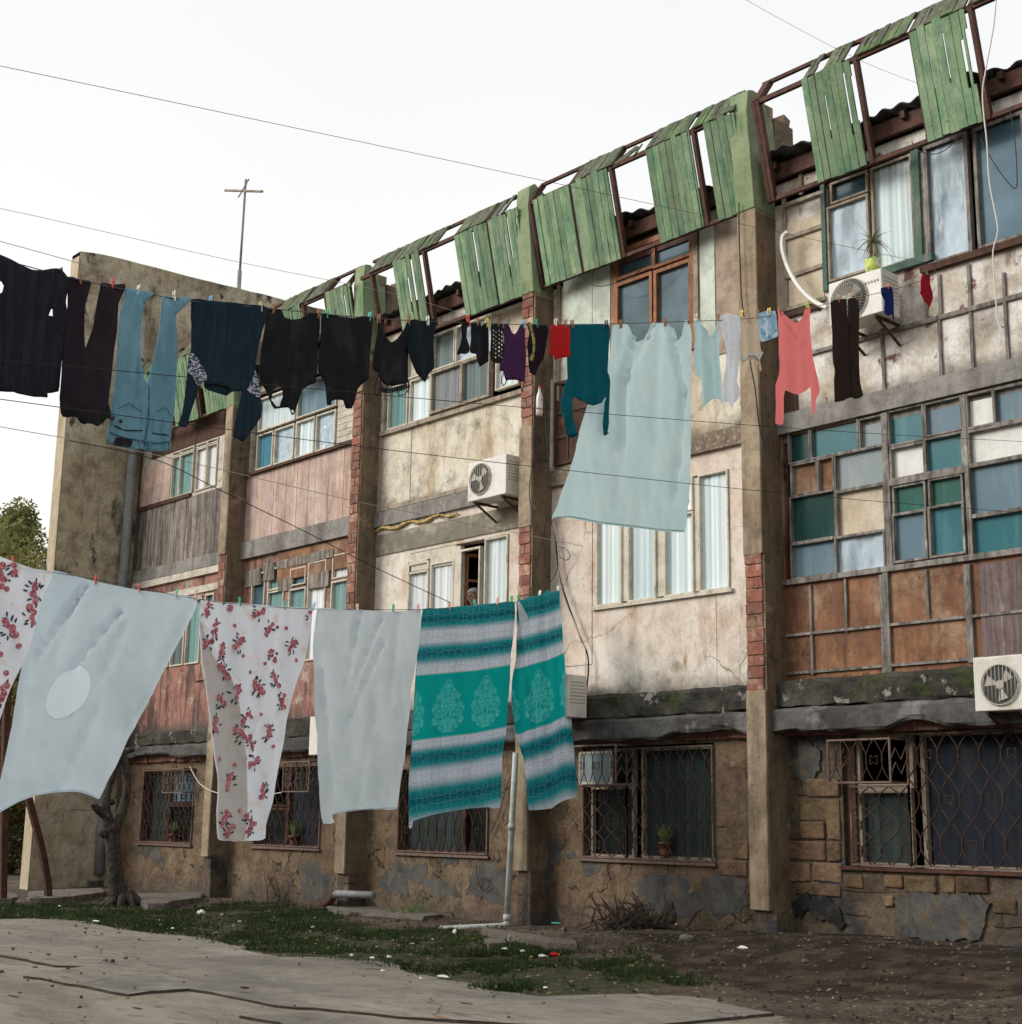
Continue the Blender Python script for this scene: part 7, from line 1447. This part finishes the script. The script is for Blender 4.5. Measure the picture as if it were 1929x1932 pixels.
mb = MB(); mb.prism([(x-.014, y-.078, z-.035), (x+.014, y-.078, z-.035), (x+.006, y-.082, z+.015), (x-.006, y-.082, z+.015)], (0, -.022, -.004)); mb.box(x-.026, y-.083, z-.062, x+.026, y-.074, z-.055)
for s in (-1, 1): mb.blob((x+s*.079, y+.005, z-.003), .022, 1, .1, sc=(.4, .7, 1.2)); mb.box(x+s*.030-.018, y-.092, z+.026, x+s*.030+.018, y-.078, z+.034)
part(mb, 'face', 'skin', per, bevel=.004)
mb = MB(); mb.blob((x, y+.012, z+.052), .092, 3, .06, sc=(.95, 1.05, .95)); hr = part(mb, 'hair', 'grey_hair', per, smooth=True)
me = hr.data; bm = bmesh.new(); bm.from_mesh(me)
bmesh.ops.delete(bm, geom=[f for f in bm.faces if (lambda c_: c_.y+wloc(hr).y < y-.02 and c_.z+wloc(hr).z < z+.06 or c_.z+wloc(hr).z < z-.02)(f.calc_center_median())], context='FACES'); bm.to_mesh(me); bm.free()
# hands on the sill
for s in (-1, 1):
    hx, hy, hz = x+s*.16, y+.03, z-.60
    V = [(hx,hy,hz,.022,.016),(hx,hy-.05,hz,.036,.012)]; E_ = [(0,1)]
    for j, l in enumerate((.062,.072,.068,.052)):
        fx = hx+(j-1.5)*.019; b0 = len(V); V += [(fx,hy-.08,hz,.0085),(fx,hy-.08-l*.5,hz+.004,.008),(fx,hy-.08-l,hz-.012,.0065)]; E_ += [(1,b0),(b0,b0+1),(b0+1,b0+2)]
    b0 = len(V); V += [(hx-s*.035,hy-.035,hz,.010),(hx-s*.052,hy-.07,hz-.004,.008)]; E_ += [(0,b0),(b0,b0+1)]
    skin_fig('hand', V, E_, 'skin', per, 1)
# ---------------------------------------------------------------- tree by the end wall
XT = -22.2; T = lambda k, x, y: onX(k(x, y), XT)
tb = T(L4, 715, 825); tr = empty('tree', (tb.x, tb.y, 0), 'gnarled bare tree trunk with a fork and cut branches in front of the end wall', 'tree')
mb = MB()
def limb(pts, rs):
    n = len(pts); P = []; Rr = []
    for i in range(n-1):
        p0, p1, p2, p3 = pts[max(i-1,0)], pts[i], pts[i+1], pts[min(i+2,n-1)]
        for t in range(6):
            t /= 6; c = .5*((2*p1)+(p2-p0)*t+(2*p0-5*p1+4*p2-p3)*t*t+(3*p1-p0-3*p2+p3)*t**3); P.append(c+Vector((R_.uniform(-1,1), R_.uniform(-1,1), 0))*.006); Rr.append((rs[i]+(rs[i+1]-rs[i])*t)*R_.uniform(.93, 1.09))
    P.append(pts[-1]); Rr.append(rs[-1]); mb.tube(P, Rr, 14)
limb([Vector((tb.x, tb.y+.05, -.15)), T(L4,712,800), T(L4,690,740), T(L4,668,640), T(L4,658,520), T(L4,650,420), T(L4,655,340)], [.26, .18, .14, .125, .115, .12, .13])
limb([T(L4,650,400), T(L4,628,320), T(L4,610,230), T(L4,618,160), T(L1,640,1430), T(L1,672,1330), T(L1,712,1275), T(L1,770,1250)], [.10, .085, .078, .07, .065, .06, .055, .045])
limb([T(L4,655,380), T(L4,690,300), T(L4,718,220), T(L4,735,120), T(L4,730,20), T(L1,715,1300), T(L1,690,1240), T(L1,640,1180)], [.11, .085, .075, .068, .065, .06, .05, .04])
limb([T(L4,625,290), T(L4,600,250)+Vector((0,-.1,0)), T(L4,590,215)+Vector((0,-.15,0))], [.08, .06, .05])
part(mb, 'trunk', 'bark', tr, smooth=True)
mb = MB()
for q in ((640,205),(615,290)): mb.blob(T(L4,*q)+Vector((.06,0,0)), .05, 2, .2)
mb.blob(T(L4,612,390)+Vector((.03,-.06,0)), .07, 2, .25); part(mb, 'knot', 'bark', tr, smooth=True)
mb = MB()
for i in range(9):
    a = i*.7; p = Vector((tb.x, tb.y, .12)); mb.tube([p+Vector((.10*math.cos(a), .10*math.sin(a), .08)), p+Vector((.26*math.cos(a), .26*math.sin(a), -.06)), p+Vector((.42*math.cos(a), .42*math.sin(a), -.16))], [.08, .055, .03], 8)
part(mb, 'root', 'bark', tr, smooth=True)
# ---------------------------------------------------------------- far trees on the left
def leaf_tree(name, base, h, cr, n, mat, label, lsz=.16, clumps=26, low=.35, pine=False, group='trees beyond the end wall'):
    t = empty(name, base, label, 'tree' if 'bush' not in name else 'bush', group); base = Vector(base); mb = MB()
    mb.tube([base-Vector((0,0,.3)), base+Vector((.1,0,h*.5)), base+Vector((.15,.1,h*.9))], [cr*.09, cr*.06, .03], 8); br = []
    for i in range(clumps):
        a = R_.uniform(0, 6.28); u = R_.uniform(low, 1.0); prof = math.sin(min(1, (u-low)/(1-low)*.9+.15)*math.pi)**.6; rr = cr*prof*R_.uniform(.35, 1.0)
        br.append(base+Vector((rr*math.cos(a), rr*math.sin(a), h*u)))
        mb.tube([base+Vector((.1,0,h*(u*.75))), br[-1]], [.06, .02], 5, cap=False)
    part(mb, 'trunk', 'bark', t, smooth=True); mb = MB()
    for i in range(n):
        c = R_.choice(br); g_ = Vector((R_.gauss(0, 1), R_.gauss(0, 1), R_.gauss(0, .75))); g_ = g_/max(1, g_.length/1.6)*cr*.16; p = c+g_; q = R_.uniform(.55, 1.5)
        u = Vector((R_.gauss(0,1), R_.gauss(0,1), R_.gauss(0,1))).normalized(); v = u.orthogonal().normalized(); s = lsz*R_.uniform(.5, 1.2)
        mb.face([p, p+(u+v*.45)*s, p+u*s*1.7, p+(u-v*.45)*s], (q, q*R_.uniform(.9,1.05), q*.9))
    part(mb, 'crown', mat, t); return t
def far(px, dist, z=0): d = ray(px); s = dist/d.dot(FW); q = CP+d*s; return (q.x, q.y, z)
leaf_tree('pine_tree', far((8,1300), 62), 14.2, 3.0, 26000, 'leaf_pine', 'tall pine with yellow green needles, highest of the trees at the left edge', .12, 70, .2)
leaf_tree('pine_tree', far((84,1300), 55), 10.7, 2.7, 24000, 'leaf_pine', 'lower rounded pine touching the edge of the end wall', .11, 60, .2)
leaf_tree('pine_tree', far((-120,1300), 50), 12.5, 4.5, 8000, 'leaf_pine', 'dark pine standing furthest left behind the rose sheet', .2, 50, .2)
leaf_tree('autumn_bush', far((22,1600), 34), 3.6, 1.5, 14000, 'leaf_autumn', 'rusty orange and green bush behind the leaning post', .07, 70, .03, group='bushes behind the end wall')
leaf_tree('autumn_bush', far((-60,1600), 38), 5.0, 2.2, 9000, 'leaf_autumn', 'tall brownish bush at the left edge behind the steel post', .09, 60, .05, group='bushes behind the end wall')
# ---------------------------------------------------------------- things on the ground
def rock(p, r, label, sc=(1, .8, .5), mat='rubble', cat='stone', name='stone', group=None, amp=.16, q=1.):
    mb = MB(); mb.blob(Vector(p), r, 2, amp, (q, q, q), sc); o = mb.build(name, MT[mat], None); return tag(o, label, cat, group)
def chunk(name, label, cat, k, pts, h, mat, z=0):
    poly = rough_line(G(k, pts, z)+[G(k, pts, z)[0]], .03, .15)[:-1]; n = len(poly); cx_ = sum(p[0] for p in poly)/n; cy_ = sum(p[1] for p in poly)/n
    mb = MB(); tz = gz(cx_, cy_)
    for i in range(n):
        a = poly[i]; b = poly[(i+1) % n]; mb.face([(a[0],a[1],tz+h),(b[0],b[1],tz+h),(b[0],b[1],tz-.05),(a[0],a[1],tz-.05)]); mb.face([(a[0],a[1],tz+h),(cx_,cy_,tz+h+.01),(b[0],b[1],tz+h)])
    return tag(mb.build(name, MT[mat], None), label, cat)
chunk('kerb_slab', 'broken concrete slab lying in the grass right of the tree', 'slab', L4, [(800,775),(1165,770),(1160,800),(1000,822),(960,838),(850,838),(810,810)], .09, 'kerb_pale')
chunk('kerb_slab', 'long pale concrete slab at the foot of the end wall', 'slab', L4, [(165,760),(290,745),(440,740),(590,735),(600,760),(440,785),(300,800),(175,800)], .10, 'kerb_pale')
chunk('kerb_slab', 'small pale slab tilted against the tree', 'slab', L4, [(500,705),(560,690),(612,690),(600,712),(520,722)], .12, 'kerb_pale')
chunk('kerb_slab', 'dark flat slab at the left edge of the grass', 'slab', L4, [(-60,775),(80,772),(100,795),(60,812),(-60,812)], .12, 'rubble')
chunk('kerb_stone', 'long grey kerb stone lying aslant at the grass edge', 'kerb stone', L5, [(1060,985),(1250,1015),(1450,1045),(1590,1065),(1600,1095),(1440,1085),(1230,1045),(1050,1005)], .05, 'rubble')
chunk('kerb_slab', 'flat muddy slab beside the long kerb stone', 'slab', L5, [(1070,1040),(1190,1035),(1200,1065),(1090,1070)], .06, 'rubble')
chunk('kerb_slab', 'thin broken slab under the wall left of the downpipe', 'slab', L5, [(140,850),(400,835),(700,870),(820,900),(700,915),(430,895),(200,880)], .05, 'kerb_pale')
rocks = [(L4,125,795,.14,'round pale stone at the end of the end wall'),(L4,200,785,.2,'big rounded stone at the foot of the end wall'),(L4,575,665,.16,'small stone under the corner downpipe'),(L4,1135,735,.16,'pale upright stone at the foot of the second pier'),
 (L5,215,800,.12,'grey stone under the drain pipe'),(L3,1385,1730,.2,'flat brown stone under the grey cement patch'),(L3,1365,1790,.14,'flat grey stone in front of the broken pier foot'),(L3,970,1712,.08,'small ochre stone at the edge of the twig heap'),
 (K6,1480,1790,.12,'dark stone under the rubble wall') if False else (L3,1080,1865,.09,'small pale stone beside the long kerb stone')]
for k, x, y, r, d in rocks: p = onZ(k(x, y), .03); p.z = gz(p.x, p.y)+r*.15; rock(p, r, d, (1.1, .8, .55) if 'upright' not in d else (.7,.6,1.1), group='stones along the wall foot')
for i in range(9):   # crumbled base at the broken pier foot and along the rubble wall
    p = Vector((-10.9+.35*R_.random(), -.42-.35*R_.random(), .16+.03*R_.random())); rock(p, R_.uniform(.03, .075), 'small crumbled stone at the broken foot of the right pier', group='crumbs at the broken pier foot')
lit = [(L4,1165,850,(.16,.10,.07),'plastic_white','white plastic bag in the grass right of the tree'),(L4,345,808,(.05,.04,.03),'plastic_white','white scrap beside the leaning post'),(L4,555,893,(.17,.05,.02),'plastic_white','flat white scrap at the edge of the grass left'),
 (L4,1000,935,(.06,.04,.02),'plastic_white','small white scrap in the middle of the left grass'),(L4,930,915,(.06,.04,.02),'wood_peg','orange brown leaf in the left grass'),(L4,1810,930,(.05,.05,.03),'beige_peg','yellowish scrap in the grass below the dry weeds'),
 (L5,895,975,(.06,.04,.05),'plastic_white','white crumpled paper beside the outlet pipe'),(L5,300,1092,(.04,.04,.03),'plastic_white','tiny white scrap at the left grass edge'),(L5,418,1105,(.07,.05,.02),'plastic_white','pale scrap at the grass edge'),(L5,515,1102,(.07,.05,.03),'plastic_white','bluish white scrap at the grass edge'),
 (L5,650,1022,(.10,.05,.015),'pale_wood','flat beige scrap in the middle grass'),(L5,830,1212,(.16,.06,.02),'plastic_white','flat white scrap on the bare earth'),(L5,1185,1058,(.09,.05,.02),'plastic_white','white scrap on the muddy slab'),(L5,1290,1073,(.06,.04,.03),'plastic_white','white scrap below the kerb stone'),
 (L5,1405,1098,(.11,.06,.03),'plastic_white','white plastic scrap beside the red one'),(L5,1475,1096,(.12,.07,.04),'cloth_red','crumpled red rag at the end of the kerb stone'),(L5,1435,915,(.11,.06,.03),'plastic_blue','light blue scrap near the twig heap'),(L5,1480,950,(.16,.08,.02),'plastic_teal','pale green wrapper near the twig heap'),
 (L3,825,1772,(.08,.05,.03),'plastic_white','white cup lid below the twig heap'),(L3,1020,1770,(.05,.04,.02),'plastic_white','tiny white scrap below the twig heap'),(L3,1408,1915,(.12,.05,.04),'plastic_white','white tin on the dark earth at the right'),(K6,1030,1808,(.1,.05,.04),'plastic_blue','blue and white wrapper on the dark earth'),
 (L5,1420,1278,(.05,.03,.02),'plastic_white','white speck near the sandy paving edge'),(L4,75,1055,(.045,.04,.03),'brick','small brick piece on the paving far left'),(L4,280,1087,(.045,.04,.03),'brick','small dark brick piece on the paving left'),(L4,560,1040,(.05,.03,.02),'dark_peg','dark pebble on the paving'),
 (L4,728,1108,(.055,.04,.03),'brick','reddish brick piece in the middle of the paving'),(L4,805,1000,(.05,.04,.03),'brick','dark red brick piece near the grass edge'),(L4,1418,1278,(.11,.06,.02),'iron','dark folded scrap on the front paving'),(L4,460,1390,(.05,.03,.02),'dark_peg','dark pebble at the front'),
 (L5,462,1150,(.08,.04,.02),'dark_peg','dark pebble by the grass edge'),(L5,820,1448,(.16,.02,.012),'wood_peg','thin reddish stick on the front paving'),(L5,960,1366,(.15,.02,.012),'twig','dark stick on the front paving'),(L4,795,1395,(.14,.02,.012),'twig','short dark twig at the front left'),(L4,75,1325,(.2,.02,.012),'twig','long dark twig at the left front edge'),
 (L4,690,960,(.08,.03,.015),'twig','flat dark scrap at the upper edge of the paving'),(L5,480,1180,(.06,.04,.02),'plastic_white','white pebble on the paving edge'),(L5,700,1222,(.04,.03,.02),'plastic_white','pale pebble on the bare earth')]
for k, x, y, s, m, d in lit:
    p = onZ(k(x, y), .05); p.z = gz(p.x, p.y)+.04+s[2]*.4; mb = MB()
    mb.blob(p, 1, 2, .28, sc=(s[0]*.5, s[1]*.5, s[2]*.5)); w = 'stick' if 'stick' in d or 'twig' in d.split(' ')[-1:] or ' twig' in d and 'heap' not in d else ('brick_piece' if 'brick' in d else ('pebble' if 'pebble' in d else 'litter'))
    tag(mb.build(w, MT[m], None), d, w.replace('_', ' '), 'litter scattered over the yard')
for i in range(26):
    x = R_.uniform(-19.5, -10.2); y = R_.uniform(-4.6, -1.2); s = R_.uniform(.015, .035); mb = MB(); mb.blob((x, y, gz(x, y)+.03), s, 1, .3, sc=(1, .8, .4)); tag(mb.build('litter', MT[R_.choice(['beige_peg','pale_wood','kerb_pale','kerb_pale'])], None), 'tiny pale crumb of litter in the grass along the building', 'litter', 'tiny crumbs of litter')
# twig heap
p0 = onZ(L3(820, 1690), .2); t = empty('twig_heap', (p0.x, -.6, .2), 'heap of dark broken branches against the wall under the barred window', 'heap of branches'); mb = MB()
xa = onZ(L3(560,1690), .2).x; xb = onZ(L3(1130,1690), .2).x
for i in range(330):
    u = R_.gauss(.5, .22); x = xa+(xb-xa)*u; y = -.25-abs(R_.gauss(0, .3)); z = gz(x, y)+abs(R_.gauss(0, .10))*math.exp(-((u-.5)*2.4)**2); a = R_.uniform(0, 6.28); L_ = R_.uniform(.1, .5); el = R_.gauss(.15, .35); q = R_.uniform(.5, 2.2)
    d_ = Vector((math.cos(a)*math.cos(el), math.sin(a)*.5*math.cos(el), math.sin(el)))*L_; m = Vector((x, y, z))
    mb.tube([m, m+d_*.5+Vector((R_.uniform(-.03,.03),)*3), m+d_], [.012*R_.uniform(.5,1.5), .008, .004], 4, (q, q, q))
for bx, tx in (((790,1600),(760,1490)),((830,1620),(775,1510)),((680,1640),(600,1570)),((700,1650),(625,1600)),((730,1600),(665,1545)),((860,1610),(800,1550)),((950,1640),(950,1500)),((1060,1670),(1195,1580)),((900,1640),(1000,1560)),((770,1640),(700,1590)),((640,1680),(560,1640))):
    a = onY(L3(*bx), -.35); b = onY(L3(*tx), -.25); mb.tube([a-Vector((0,0,.12)), a.lerp(b,.5)+Vector((.03,0,.02)), b], [.02, .014, .005], 5)
mb.blob(onY(L3(985,1615), -.4), .11, 2, .25, sc=(.7,.7,1.4)); part(mb, 'branches', 'twig', t)
# dry weeds along the wall
for k, x0, x1, y0, hh, n, d in ((L4,1600,1880,800,.95,60,'tall dry weeds against the wall left of the drain pipe'),(L4,1500,1620,800,.6,26,'short dry weeds beside the tall ones'),(L5,480,700,880,.22,40,'leafy low weeds on the broken slab')):
    a = onZ(k(x0, y0), .03); b = onZ(k(x1, y0), .03); t = empty('dry_weed', (a+b)/2, d, 'weeds', 'weeds along the wall'); mb = MB()
    for i in range(n):
        s = R_.random(); p = a.lerp(b, s); p.y += R_.uniform(0, .5); p.z = gz(p.x, p.y); h = hh*R_.uniform(.35, 1)*(math.sin(s*3.14)**.5+.2); q = Vector((R_.gauss(0,.12), R_.gauss(0,.08), h)); P = [p, p+q*.5+Vector((R_.uniform(-.04,.04),0,0)), p+q]; mb.tube(P, [.006,.004,.002], 4)
        for j in range(4): u = R_.uniform(.3, .95); w = p+q*u; mb.tube([w, w+Vector((R_.uniform(-.14,.14), R_.uniform(-.05,.05), R_.uniform(.03,.15)*min(1,h*2)))], [.003,.0015], 4)
    part(mb, 'stems', 'twig' if 'leafy' not in d else 'leaf_spiky', t)
